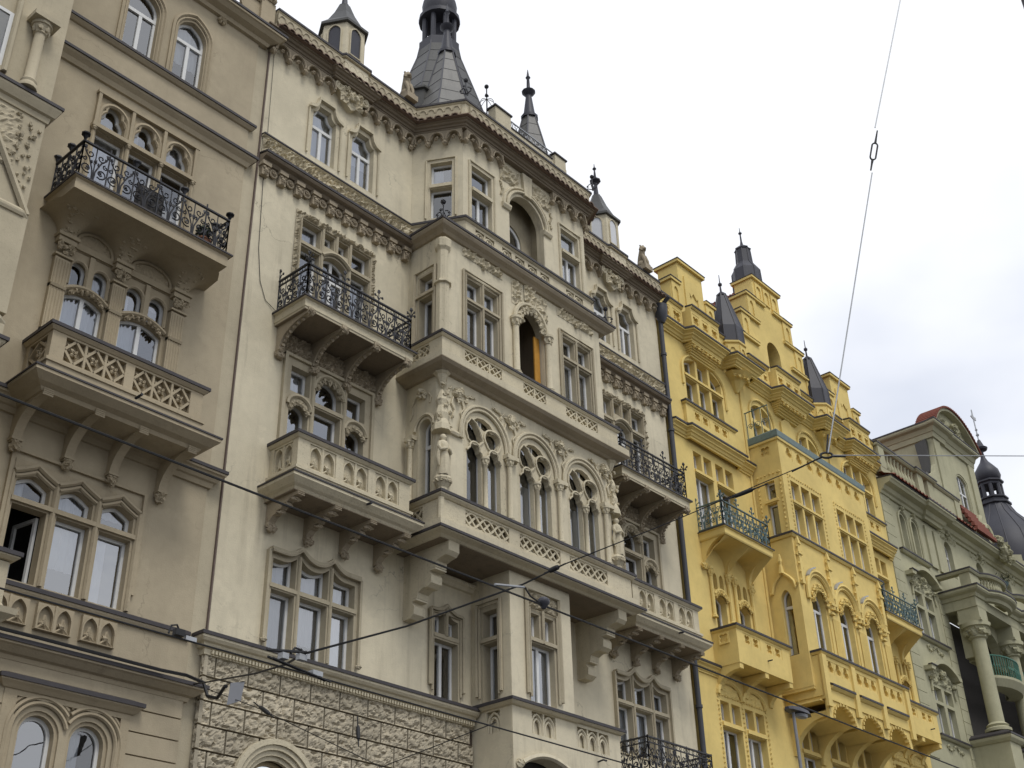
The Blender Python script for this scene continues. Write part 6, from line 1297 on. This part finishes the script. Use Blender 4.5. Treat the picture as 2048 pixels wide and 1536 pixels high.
# red tiled roof behind
def tiled_roof(par, x0, x1, y0, z0, y1, z1, pitch=.24, name='roof'):
    n = int((x1 - x0) / pitch) * 4; k = 14; vs = []
    for j in range(k * 2 + 1):
        t = (j // 2 + (j % 2)) / k; t = min(1, t)
        for i in range(n + 1): u = x0 + (x1 - x0) * i / n; vs.append((u, y0 + (y1 - y0) * t, z0 + (z1 - z0) * t + .05 * math.sin(2 * math.pi * i / 4) + (.05 if j % 2 == 0 else 0)))
    return MB().add(vs, [(j * (n + 1) + i, j * (n + 1) + i + 1, (j + 1) * (n + 1) + i + 1, (j + 1) * (n + 1) + i) for j in range(2 * k) for i in range(n)]).build(name, TILE, par)
tiled_roof(Y, 27.9, 42.4, .7, 22.0, 5.2, 27.0)
for sg in (-1, 1):
    with fr_(Matrix.Translation((YA, .7, 0)) @ Matrix.Rotation(R(-90 * sg), 4, 'Z')): tiled_roof(Y, -7 if sg > 0 else 0, 0 if sg > 0 else 7, -2.9, 22.0, 0, 27.25)

# ================================================================== OLIVE HOUSE (right)
G = thing('townhouse', 'olive-green townhouse with columned loggia, balustrade and curved red-tiled attic gable at the right edge', 'house', (50, 0, GROUND))
GH = []
for c in (44.1, 45.12):
    ot = opening(c - .34, c + .34, 18.75, 20.05, 'round', .34, 12); GH.append(ot); o = window(G, ot, [opening(c - .27, c + .27, 18.78, 20.05, 'round', .28, 12)], .2, 0, stone=GRN, curtain=.3, bars={0: (('h', 19.75), ('v', c, 19.7))})
    m = MB(); m.tube([(p[0], -.03, p[1]) for p in [(c + .4, 18.8)] + head(c - .4, c + .4, 20.05, 'round', .42, 12) + [(c - .4, 18.8)]], .05, 5); m.leafball((c, -.06, 20.55), .12, 3, 8); m.build('moulding', GRN, o)
course(G, [(43.4, 0), (43.4, -.05), (45.75, -.05), (45.75, 0)], [(-.03, 18.5), (.05, 18.52), (.1, 18.58), (.1, 18.62), (-.03, 18.68)], GRN, 'sill_course')
for zb in (15.15, 11.42):
    c = 44.68; cols = [(c - .78, c - .12), (c + .12, c + .78)]; ot = rect(c - .86, c + .86, zb + .1, zb + 2.0); GH.append(ot); Ls = []
    for a, b_ in cols: Ls += [rect(a, b_, zb + .14, zb + 1.3), rect(a, b_, zb + 1.42, zb + 1.94)]
    o = window(G, ot, Ls, .2, -.0, stone=GRN, curtain=.35)
    course(o, [(c - 1.1, 0), (c - 1.1, -.05), (c + 1.2, -.05), (c + 1.2, 0)], [(-.03, zb - .04), (.05, zb - .02), (.1, zb + .03), (.1, zb + .06), (-.03, zb + .1)], GRN, 'sill')
    hp = [(c - 1.3 + 2.6 * k / 20, zb + 2.42 + (.42 * math.cos((k / 10 - 1) * math.pi / 2 * 1.1) if 3 <= k <= 17 else .0)) for k in range(21)]
    m = MB()
    for k in range(20): m.plate([hp[k], hp[k + 1], (hp[k + 1][0], hp[k + 1][1] + .16), (hp[k][0], hp[k][1] + .16)], (), -.32, 0, back=False)
    m.relief(c - .8, c + .8, zb + 2.05, zb + 2.6, -.01, .1, 5, .05, 4); m.leafball((c - .1, -.1, zb + 2.45), .2, 6, 10)
    for sg in (-1, 1): m.leafball((c + sg * .95, -.08, zb + 2.2), .13, 2, 7); m.tube([(c + sg * .95, -.05, zb + 2.1), (c + sg * 1.0, -.05, zb + 1.7)], .04, 5)
    m.build('pediment', GRN, o); MB().box(c - 1.32, c - .85, -.36, -.2, zb + 2.58, zb + 2.62).build('flashing', LEAD, o)
    m = MB()
    for k in range(9): m.lump((c - .6 + k * .15, -.04, zb - .25 - .1 * math.sin(k)), .06, k, 5, 4, .5)
    m.build('festoon', GRN, o)
for c in (48.3, 51.5, 54.6): 
    ot = opening(c - .45, c + .45, 18.8, 20.1, 'round', .42, 12); GH.append(ot); window(G, ot, [opening(c - .36, c + .36, 18.85, 20.1, 'round', .34, 12)], .2, 0, stone=GRN, curtain=.4, bars={0: (('h', 19.8), ('v', c, 19.75))})
    m = MB(); m.leafball((c, -.08, 20.75), .2, 3, 10); m.relief(c - .9, c + .9, 20.45, 20.95, -.005, .09, 3, .06, 4); m.build('relief', GRN, G)
GH.append(rect(46.75, 60, 10.8, 16.8))
MB().plate(rect(42.41, 62, GROUND, 21.2), GH, 0, .3).build('wall', GRN, G)
for k in range(22):       # channelled courses on the left strip
    z1 = 20.9 - .47 * k
    MB().box(42.42, 43.2, -.03, .05, z1 - .45, z1).build('stone_course', GRN, G)
    if k > 6: MB().box(46.05, 46.7, -.03, .05, z1 - .45, z1).build('stone_course', GRN, G)
for x, r_ in ((46.4, .1), (47.2, .1)): MB().box(x - .3, x + .3, -.08, 0, 18.7, 20.5).build('pilaster', GRN, G); 
course(G, [(42.41, 0), (46.05, 0), (46.06, -.12), (47.5, -.12), (47.51, 0), (62, 0)], [(-.05, 20.7), (.08, 20.72), (.12, 20.82), (.2, 20.86), (.28, 21.0), (.5, 21.06), (.55, 21.14), (.6, 21.18), (.6, 21.28), (-.05, 21.34)], GRN)
tiles_along(G, (42.45, 0), (50.2, 0), 21.3, .72, TILE, .3); MB().add([(42.42, -.7, 21.32), (50.2, -.7, 21.32), (50.2, -.1, 21.6), (42.42, -.1, 21.6)], [(0, 1, 2, 3)]).build('eaves_roof', TILE, G)
# balustrade
bl = MB().box(42.45, 50.1, -.25, .1, 21.6, 21.85); 
for x in (42.5, 45.95, 46.9, 49.6): bl.box(x, x + .5, -.26, .12, 21.85, 22.75)
bl = bl.build('balustrade', GRN, G)
bal = lambda: MB().lathe((0, 0, 0), [(.09, 0), (.09, .06), (.05, .1), (.11, .28), (.1, .4), (.045, .62), (.08, .8), (.09, .84), (.09, .9)], 8)
for k in range(9): stamp(bl, 'gbal', bal, GRN, 'baluster', (43.25 + k * .31, -.08, 21.85), smooth=True)
MB().box(47.4, 49.6, -.2, .05, 21.85, 22.75).build('panel', GRN, bl)
course(bl, [(42.4, -.1), (45.9, -.1), (45.9, -.2), (47.4, -.2), (47.4, -.1), (50.1, -.1)], [(-.25, 22.75), (.14, 22.76), (.2, 22.82), (.2, 22.88), (-.25, 22.92)], GRN, 'coping')
# attic block with segmental tiled gable
ga = MB().plate(rect(49.2, 53.6, 21.2, 26.2), [opening(51.2, 52.4, 22.9, 24.6, 'seg', .25)], 0, .3); ga.box(49.2, 49.4, .3, 9, 21.2, 26.2); ga = ga.build('attic', GRN, G)
q = opening(51.28, 52.32, 22.95, 24.55, 'seg', .22); window(ga, opening(51.2, 52.4, 22.9, 24.6, 'seg', .25), [q], .14, .03, stone=GRN, curtain=.9, bars={0: (('v', 51.8), ('h', 23.9))})
course(ga, [(49.2, 9), (49.2, 0), (49.19, -.06), (50.3, -.06), (50.31, 0), (53.6, 0)], [(-.05, 25.75), (.08, 25.78), (.12, 26.0), (.16, 26.02), (.25, 26.2), (.4, 26.26), (.44, 26.32), (.44, 26.42), (-.05, 26.5)], GRN)
for x in (49.55, 53.2): MB().box(x - .32, x + .32, -.08, 0, 21.5, 25.75).build('pilaster', GRN, ga)
n = 18; t0 = .2 * math.pi; arc_ = lambda t, a, h: (51.4 - a * math.cos(t) / math.cos(t0), 26.4 + h * (math.sin(t) - math.sin(t0)) / (1 - math.sin(t0))); arc = [arc_(t0 + (math.pi - 2 * t0) * k / n, 2.3, 1.3) for k in range(n + 1)]
MB().plate(arc, (), -.12, .3).build('gable', GRN, ga)
for k in range(n):
    a, b_ = arc[k], arc[k + 1]; MB().plate([a, b_, (51.4 + (b_[0] - 51.4) * 1.07, 26.4 + (b_[1] - 26.4) * 1.1), (51.4 + (a[0] - 51.4) * 1.07, 26.4 + (a[1] - 26.4) * 1.1)], (), -.42, .3).build('archivolt', GRN, ga)
m = MB().relief(50.2, 52.6, 26.5, 27.3, -.13, .14, 4, .08, 3); m.leafball((51.4, -.25, 26.95), .28, 3, 10); m.build('relief', GRN, ga)
for k in range(n * 2):
    t = t0 + (math.pi - 2 * t0) * (k + .5) / (n * 2); p0, p1 = arc_(t - .01, 2.46, 1.42), arc_(t + .01, 2.46, 1.42); pc = arc_(t, 2.46, 1.42); c = Vector((pc[0], 0, pc[1])); tz = math.atan2(p1[1] - p0[1], p1[0] - p0[0])
    m = MB(); 
    with fr_(Matrix.Translation(c) @ Matrix.Rotation(-tz, 4, 'Y')): m.box(-.075, .075, -.5, .5, 0, .05); m.tube([(-.06, -.5, .05), (-.06, .5, .05)], .05, 6); m.build('roof_tile', TILE, ga)
MB().box(49.0, 53.8, .55, 9, 26.45, 26.6).build('roof', DSLATE, ga)
m = MB(); m.plate([(.2, 24.15), (.4, 24.0), (.62, 24.2), (.72, 25.6), (.2, 25.7)], (), 48.95, 49.19, 'x', back=True); m.build('slate_cheek', SLATE, ga)
m = MB(); m.plate([(.1, 22.9), (1.2, 22.9), (1.2, 23.8), (.7, 23.9), (.1, 23.7)], (), 48.0, 48.6, 'x', back=True); m.build('slate_cheek', SLATE, ga)
pts = [(49.2, 25.5), (49.0, 24.4), (48.75, 23.9), (48.4, 23.75), (48.0, 23.5), (47.8, 22.9), (49.2, 22.9)]; MB().plate(pts, (), -.02, .2).build('volute', GRN, ga)
# eaves pediment with red tiles over the loggia
m = MB(); nn = 10
for k in range(6): m.box(50.3, 52.3 - .05 * k, -.75 + .1 * k, -.6 + .1 * k, 21.45 + .23 * k, 21.62 + .23 * k)
m.build('roof', TILE, G); MB().tube(spiral(52.5, 22.1, .75, .12, 2.2, 1.3, 20, -.3), .16, 7).build('volute', GRN, G)
m = MB(); m.leafball((53.1, -.6, 21.3), .42, 4, 16); m.leafball((52.7, -.7, 21.7), .25, 5, 10); m.leafball((53.6, -.6, 21.0), .3, 6, 10); m.build('figure_carving', GRN, G)
# loggia: columns on pedestals, entablature, bowed balconies
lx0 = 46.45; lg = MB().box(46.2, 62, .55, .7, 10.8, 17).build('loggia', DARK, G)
for k, x in enumerate((46.85, 50.1, 53.4, 56.7)):
    m = MB(); column(m, (x, -.95), 12.0, 16.2, .29, .62, .35, 18); m.build('column', GRN, lg, True); m = MB()
    for q in range(16): a = 6.283 * q / 16; m.lump((x + .38 * math.cos(a), -.95 + .38 * math.sin(a), 15.85 + .14 * (q % 2)), .12, q, 5, 4, .5)
    m.build('capital', GRN, lg)
    MB().box(x - .45, x + .45, -1.4, -.45, 16.2, 16.3).box(x - .4, x + .4, -1.35, -.5, 16.3, 16.8).build('impost', GRN, lg)
    MB().box(x - .5, x + .5, -1.45, 0, 9, 11.6).build('pedestal', GRN, lg); course(lg, [(x - .5, 0), (x - .5, -1.45), (x + .5, -1.45), (x + .5, 0)], [(-.05, 11.5), (.05, 11.52), (.14, 11.62), (.16, 11.68), (.16, 11.76), (-.05, 11.9)], GRN, 'cornice')
MB().plate(rect(46.4, 62, 16.78, 17.2), (), -1.35, 0).box(46.404, 46.5, -1.34, 0, 16.79, 17.19).build('entablature', GRN, lg)
for i in range(3):
    x = 46.85 + 3.27 * i; a, b_ = x + .32, x + 2.93; MB().plate(rect(a - .3, b_ + .3, 15.0, 16.78), [opening(a, b_, 14.9, 15.6, 'round', .95, 14)], -.7, -.3, back=True).build('arch', GRN, lg)
    c = x + 1.63; arcp = [(c - 1.5 * math.cos(math.pi * k / 10), -.75 - .75 * math.sin(math.pi * k / 10)) for k in range(11)]
    o = MB().sweep(arcp, [(-.6, 13.8), (-.05, 13.82), (.02, 13.95), (.1, 14.1), (.1, 14.2), (-.6, 14.2)]).build('balcony', GRN, lg); m = MB(); m.sweep(arcp, [(-.02, 15.0), (.03, 15.0), (.03, 15.05), (-.02, 15.05)])
    for k in range(11):
        for q in range(3):
            if k < 10: t = k + q / 3; p = Vector(arcp[k]).lerp(Vector(arcp[k + 1]), q / 3); m.tube([(p.x, p.y, 14.2), (p.x, p.y, 15.0)], .022, 4); m.lump((p.x, p.y, 14.6), (.06, .03, .09), k, 5, 3)
    m.build('railing', plain('green_iron', (.04, .13, .09), .6) if i == 0 else bpy.data.materials['green_iron'], o)
ep = [(46.4, 0), (46.4, -1.35), (47.3, -1.35)] + [(48.5 - 1.1 * math.cos(math.pi * k / 8), -1.35 - .35 * math.sin(math.pi * k / 8)) for k in range(1, 8)] + [(49.65, -1.35), (50.6, -1.35)] + [(51.75 - 1.1 * math.cos(math.pi * k / 8), -1.35 - .35 * math.sin(math.pi * k / 8)) for k in range(1, 8)] + [(52.9, -1.35), (62, -1.35)]
course(lg, ep, [(-.1, 17.15), (.06, 17.17), (.1, 17.3), (.25, 17.36), (.3, 17.42), (.3, 17.52), (-.1, 17.58)], GRN)
m = MB().sweep(ep, [(-.2, 17.56), (.0, 17.56), (.0, 17.7), (-.2, 17.7)]); m.box(46.42, 47.3, -1.33, -.9, 17.7, 18.2); m.box(49.65, 50.6, -1.33, -.9, 17.7, 18.2); m.build('parapet', GRN, lg)
for k in range(30):
    t = k / 29; x = 47.45 + t * 2.1; stamp(lg, 'gbal2', lambda: MB().lathe((0, 0, 0), [(.06, 0), (.03, .08), (.06, .2), (.03, .4), (.05, .5)], 6), GRN, 'baluster', (x, -1.28 - .33 * math.sin(math.pi * t), 17.7)) if k % 2 else None
course(lg, ep, [(-.25, 18.2), (.04, 18.2), (.08, 18.26), (.08, 18.32), (-.25, 18.36)], GRN, 'coping')
pb = thing('planter', 'dark bowl planter standing on the olive balustrade above the columns', 'planter', (50.1, -1.2, 18.36)); MB().lathe((50.1, -1.2, 18.36), [(.12, 0), (.16, .1), (.3, .3), (.34, .38), (.28, .38)], 10).build('bowl', TEAL, pb, True)
m = MB()
for k in range(120):
    c = Vector((50.1 + random.gauss(0, .18), -1.2 + random.gauss(0, .18), 18.8 + abs(random.gauss(0, .12)))); u = Vector((random.uniform(-1, 1), random.uniform(-1, 1), random.uniform(-1, 1))).normalized() * .07; v = u.cross(Vector((0, 0, 1))).normalized() * .03; m.add([c - u, c - v, c + u, c + v], [(0, 1, 2, 3)])
m.build('foliage', bpy.data.materials['leaf'], pb)
MB().add([(42.5, .1, 21.4), (62, .1, 21.4), (62, 6, 24), (42.5, 6, 24)], [(0, 1, 2, 3)]).build('roof', TILE, G)
# ---- slate tower with onion dome beyond
tx, ty = 58.5, 1.0
D_ = thing('dome_tower', 'dark slate tower with onion dome and weather vane beyond the olive house', 'tower', (tx, ty, GROUND))
MB().lathe((tx, ty, 0), [(2.4, GROUND), (2.4, 22.3)], 8, math.pi / 8).build('shaft', GRN, D_)
MB().lathe((tx, ty, 0), [(2.3, 22.0), (2.3, 22.3), (2.25, 22.9), (1.95, 23.8), (1.4, 24.6), (.95, 25.2), (.72, 25.7), (.66, 25.9)], 16).build('roof', DSLATE, D_, True)
m = MB()
for k in range(16): a = 6.283 * k / 16; m.tube([(tx + r_ * math.cos(a), ty + r_ * math.sin(a), z) for r_, z in ((2.25, 22.9), (1.95, 23.8), (1.4, 24.6), (.95, 25.2), (.72, 25.7))], .03, 4)
m.build('seam', DSLATE, D_)
MB().lathe((tx, ty, 0), [(.7, 25.75), (.82, 25.8), (.82, 25.9), (.64, 25.95), (.64, 26.1), (.74, 26.12), (.74, 26.2), (.5, 26.22)], 8, math.pi / 8).build('drum', DSLATE, D_)
m = MB()
for k in range(8): a = math.pi / 8 + math.pi / 4 * k; m.lathe((tx + .5 * math.cos(a), ty + .5 * math.sin(a), 0), [(.1, 26.2), (.1, 27.05)], 6)
m.lathe((tx, ty, 0), [(.5, 26.85), (.6, 26.9), (.6, 27.0), (.7, 27.05), (.7, 27.13), (.46, 27.16)], 8, math.pi / 8); m.build('lantern', DSLATE, D_)
MB().lathe((tx, ty, 0), [(.42, 27.12), (.58, 27.25), (.65, 27.48), (.6, 27.75), (.4, 28.05), (.22, 28.3), (.12, 28.55), (.08, 28.85), (.1, 28.95), (.3, 29.0), (.34, 29.1), (.2, 29.2), (.12, 29.45), (.07, 29.6)], 16).build('onion_dome', DSLATE, D_, True)
m = MB().tube([(tx, ty, 29.5), (tx, ty, 31.4)], .035, 5); m.lump((tx, ty, 29.9), .09, 1, 6, 4, .05); m.lump((tx, ty, 30.2), .07, 1, 6, 4, .05); m.build('spike', STEEL, D_)
m = MB(); m.plate([(tx - .35, 30.9), (tx - .1, 30.82), (tx + .3, 30.85), (tx + .32, 31.05), (tx + .1, 31.0), (tx - .1, 31.12), (tx - .2, 31.0)], (), ty - .02, ty + .02, back=True).build('weather_vane', STEEL, D_)

# ================================================================== tram wires, lamp, poles
def wire(name, pts, r, label, cat='wire', group=None, mat=CABLE): return tag(MB().tube(pts, r, 5).build(name, mat), label, cat, group)
wire('contact_wire', [(-60, -11.35, 3.93), (-10, -11.35, 3.9), (7.7, -11.35, 3.9), (30, -11.35, 3.86), (90, -11.35, 3.9)], .0095, 'upper tram contact wire crossing the picture from left edge to lower right')
wire('contact_wire', [(-60, -8.4, 3.93), (-10, -8.4, 3.9), (7.7, -8.4, 3.9), (30, -8.42, 3.87), (90, -8.4, 3.9)], .0095, 'lower tram contact wire running past the rusticated stones')
wire('span_wire', [(11.93, -.25, 6.5), (11.45, -1.2, 6.2), (10.4, -3.2, 5.58), (9.06, -5.8, 4.78), (8.15, -7.55, 4.28), (7.72, -8.4, 4.1), (7.7, -9.9, 4.0), (7.72, -11.35, 4.02), (7.7, -11.85, 4.06), (7.7, -13, 4.1), (7.7, -14.36, 4.18)], [.013] * 6 + [.01, .009, .006, .0045, .004], 'black span cable from the beige cornice across the tram wires to the ring')
wire('feeder_cable', [(6.9, -.34, 6.56), (9, -.34, 6.57), (11.2, -.36, 6.55), (11.6, -.5, 6.52), (11.75, -.8, 6.36), (11.72, -1.0, 6.08), (11.7, -1.3, 5.98), (11.62, -1.6, 6.1), (11.5, -1.8, 6.02)], .03, 'thick black feeder cable laid on the beige cornice with a hanging loop', 'cable')
wire('stay_wire', [(11.93, -.25, 6.5), (11.3, -3.0, 5.37), (10.93, -6.12, 3.9), (10.6, -8.4, 3.95)], .007, 'thin stay wire sloping down across the rusticated stones')
wire('suspension_wire', [(7.7, -14.4, 4.2), (8.2, -15.0, 6.86)], .0055, 'grey suspension wire between the ring and the turnbuckle, against the sky', mat=STEEL)
wire('suspension_wire', [(8.2, -15.11, 7.3), (8.6, -15.47, 8.93), (9.42, -16.33, 12.3)], .0055, 'grey suspension wire rising from the turnbuckle to the top of the picture', mat=STEEL)
wire('suspension_wire', [(7.72, -14.42, 4.18), (9.5, -15.24, 4.54), (12.55, -16.66, 5.2)], .004, 'thin wire running from the ring to the right edge of the picture', mat=STEEL)
# turnbuckle in the suspension wire
tb = thing('turnbuckle', 'dark oval turnbuckle in the grey wire against the sky', 'turnbuckle', (8.2, -15.05, 7.04))
ax = (Vector((8.24, -15.11, 7.3)) - Vector((8.17, -15.0, 6.86))).normalized(); mid = Vector((8.2, -15.055, 7.065)); sd = U2.cross(Fw).normalized(); sd = (sd - ax * sd.dot(ax)).normalized()
loop = [mid + ax * (.062 * math.copysign(1, math.sin(t)) + .03 * math.sin(t)) + sd * .024 * math.cos(t) for t in [6.283 * (k + .5) / 16 for k in range(16)]]
MB().tube(loop, .0075, 6, True).build('link', CABLE, tb); MB().tube([mid + ax * .09, mid + ax * .16, mid + ax * .235], [.011, .008, .006], 6).build('rod', CABLE, tb); MB().tube([mid - ax * .09, mid - ax * .15, mid - ax * .21], [.012, .008, .007], 6).build('rod', CABLE, tb)
# ring and insulators
rg = thing('wire_ring', 'black ring joining the three wires in front of the yellow oriel', 'ring', (7.7, -14.4, 4.19))
v1 = Vector((0, 1, 0)); cR = Vector((7.7, -14.385, 4.185)); MB().tube([cR + Rt * .045 * math.cos(t) + v1 * .0 + Vector((0, 0, .022 * math.sin(t))) for t in [6.283 * k / 14 for k in range(14)]], .009, 6, True).build('ring', CABLE, rg)
MB().tube([cR + Vector((.0, .04, -.0)), cR + Vector((0, .3, -.03))], .006, 6).build('clamp', CABLE, rg); MB().tube([cR + Vector((.04, -.02, 0)), cR + Vector((.16, -.07, .025))], .009, 6).build('clamp', CABLE, rg); MB().tube([cR + Vector((0, -.005, .02)), cR + Vector((.02, -.03, .17))], .007, 6).build('clamp', CABLE, rg)
def insulator(p, q, label, r=.028):
    p, q = Vector(p), Vector(q); o = thing('insulator', label, 'insulator', tuple(p)); MB().tube([p.lerp(q, t) for t in (0, .08, .12, .5, .88, .92, 1)], [r * .5, r * .6, r, r * 1.1, r, r * .6, r * .5], 8).build('body', CABLE, o, True); MB().tube([p + (p - q) * .6, p], r * .35, 5).build('rod', CABLE, o); MB().tube([q, q + (q - p) * .4], r * .35, 5).build('rod', CABLE, o)
insulator((7.7, -13.75, 4.125), (7.7, -13.55, 4.12), 'black sleeve insulator on the span cable left of the ring', .016)
insulator((7.71, -11.78, 4.06), (7.71, -11.66, 4.05), 'spiky black insulator on the span cable in front of the cream oriel floor', .022)
insulator((11.32, -2.95, 5.42), (11.25, -3.3, 5.22), 'dark insulator on the thin stay wire in front of the rusticated stones', .03)
insulator((12.9, -3.4, 5.35), (12.88, -3.45, 5.1), 'small dark insulator in front of the stones right of the arch', .03)
# hangers where the span cable meets the contact wires
hg = thing('wire_hanger', 'pale rod hanger and grey dome insulator on the upper contact wire', 'hanger', (7.75, -11.35, 3.95))
MB().tube([(7.36, -11.35, 3.92), (7.74, -11.35, 4.0)], .011, 6).build('rod', STEEL, hg); MB().lathe((8.0, -11.35, 3.92), [(.02, -.05), (.03, -.03), (.055, -.0), (.055, .03), (.035, .05), (.01, .055)], 12).build('dome', DSLATE, hg, True); MB().tube([(7.74, -11.35, 4.01), (7.82, -11.35, 3.94), (7.98, -11.35, 3.9)], .008, 5).build('arm', CABLE, hg)
hg = thing('wire_hanger', 'black and silver clamp assembly on the lower contact wire below the first-floor window', 'hanger', (7.6, -8.4, 3.95))
for a, b_, r_ in (((7.3, -8.36, 3.98), (8.05, -8.36, 3.90), .014), ((7.3, -8.44, 3.95), (8.05, -8.44, 3.87), .012), ((7.25, -8.4, 4.03), (7.75, -8.4, 4.12), .016)): MB().tube([a, b_], r_, 6).build('bar', CABLE, hg)
MB().tube([(7.55, -8.4, 4.06), (7.6, -8.4, 4.13), (7.68, -8.4, 4.13), (7.72, -8.4, 4.07)], .014, 6).build('loop', CABLE, hg); MB().box(7.64, 7.74, -8.43, -8.37, 4.02, 4.08).build('clamp', STEEL, hg); MB().box(7.82, 7.95, -8.44, -8.36, 3.9, 3.95).build('clamp', STEEL, hg); MB().box(7.42, 7.5, -8.44, -8.36, 3.98, 4.04).build('clamp', STEEL, hg)
hg = thing('wire_hanger', 'black looped clamp on the lower contact wire beside the beige house corner', 'hanger', (6.2, -8.4, 3.95))
MB().tube([(6.12, -8.4, 3.92), (6.14, -8.4, 4.0), (6.2, -8.4, 4.02), (6.25, -8.4, 3.95), (6.4, -8.4, 3.93)], .01, 6).build('loop', CABLE, hg); MB().box(6.18, 6.28, -8.43, -8.37, 3.92, 3.98).build('clamp', CABLE, hg); MB().box(6.3, 6.42, -8.42, -8.38, 3.9, 3.94).build('clamp', STEEL, hg)
# grey plate hanging on the span cable
hp_ = thing('hanging_plate', 'plain grey metal plate hanging from the span cable over the stones', 'plate', (11.35, -2.2, 5.8))
pl = [Vector((11.45, -1.98, 6.03)), Vector((11.63, -2.1, 6.06)), Vector((11.58, -2.11, 5.74)), Vector((11.40, -2.0, 5.66))]
nrm = (pl[1] - pl[0]).cross(pl[3] - pl[0]).normalized() * .006; MB().add(pl + [p + nrm for p in pl], [(0, 1, 2, 3), (7, 6, 5, 4), (0, 1, 5, 4), (1, 2, 6, 5), (2, 3, 7, 6), (3, 0, 4, 7)]).build('sheet', plain('grey_sheet', (.17, .175, .19), .6, .0, .08), hp_)
for p in (pl[0], pl[1]): MB().tube([p, p + Vector((-.25, .1, -.0)) * .3], .006, 4).build('tie', CABLE, hp_)
# street lamp on a tall post
lx, ly, lz = 20.7, -6.75, 6.42
lp = thing('street_lamp', 'dark street lamp head on a slim grey post in front of the yellow house', 'lamp', (lx, ly, GROUND))
MB().lathe((lx, ly, 0), [(.09, GROUND), (.09, 0), (.036, .5), (.03, lz - .02)], 10).build('post', plain('grey_post', (.2, .2, .2), .5), lp, True)
vs = []; 
for t, hw, hh in ((-.22, .05, .05), (-.12, .1, .07), (.1, .13, .09), (.42, .13, .08), (.6, .05, .04)): vs += [(lx + t, ly - hw, lz), (lx + t, ly + hw, lz), (lx + t, ly + hw * .7, lz + hh), (lx + t, ly - hw * .7, lz + hh)]
MB().add(vs, [(4 * i + k, 4 * i + (k + 1) % 4, 4 * (i + 1) + (k + 1) % 4, 4 * (i + 1) + k) for i in range(4) for k in range(4)] + [(0, 1, 2, 3), (16, 17, 18, 19)]).build('lamp_head', DSLATE, lp)
MB().lathe((lx + .3, ly, lz - .06), [(.03, -.02), (.1, 0), (.12, .05)], 10, 0, (1.4, .9)).build('lens', STEEL, lp, True)
for (x, y, h, lb) in ((9.5, -16.4, 12.6, 'tall steel mast on the embankment side carrying the suspension wire'), (12.6, -16.7, 7.0, 'shorter steel tram pole on the embankment side')):
    o = thing('tram_pole', lb, 'pole', (x, y, GROUND)); MB().lathe((x, y, 0), [(.16, GROUND), (.14, 0), (.1, h)], 12).build('post', PIPE, o, True); MB().lathe((x, y, 0), [(.12, h), (.13, h + .05), (.02, h + .15)], 12).build('cap', PIPE, o, True)

GROUPS = {'contact_wire': 'tram contact wires', 'suspension_wire': 'wires meeting at the ring', 'insulator': 'insulators on the wires', 'wire_hanger': 'hangers on the contact wires', 'tram_pole': 'poles on the embankment side', 'townhouse': 'terraced houses along the street', 'statue': 'stone figures on the cream house'}
for o in bpy.data.objects:
    g_ = GROUPS.get(o.name.split('.')[0])
    if g_ and o.parent is None and 'label' in o: o['group'] = g_
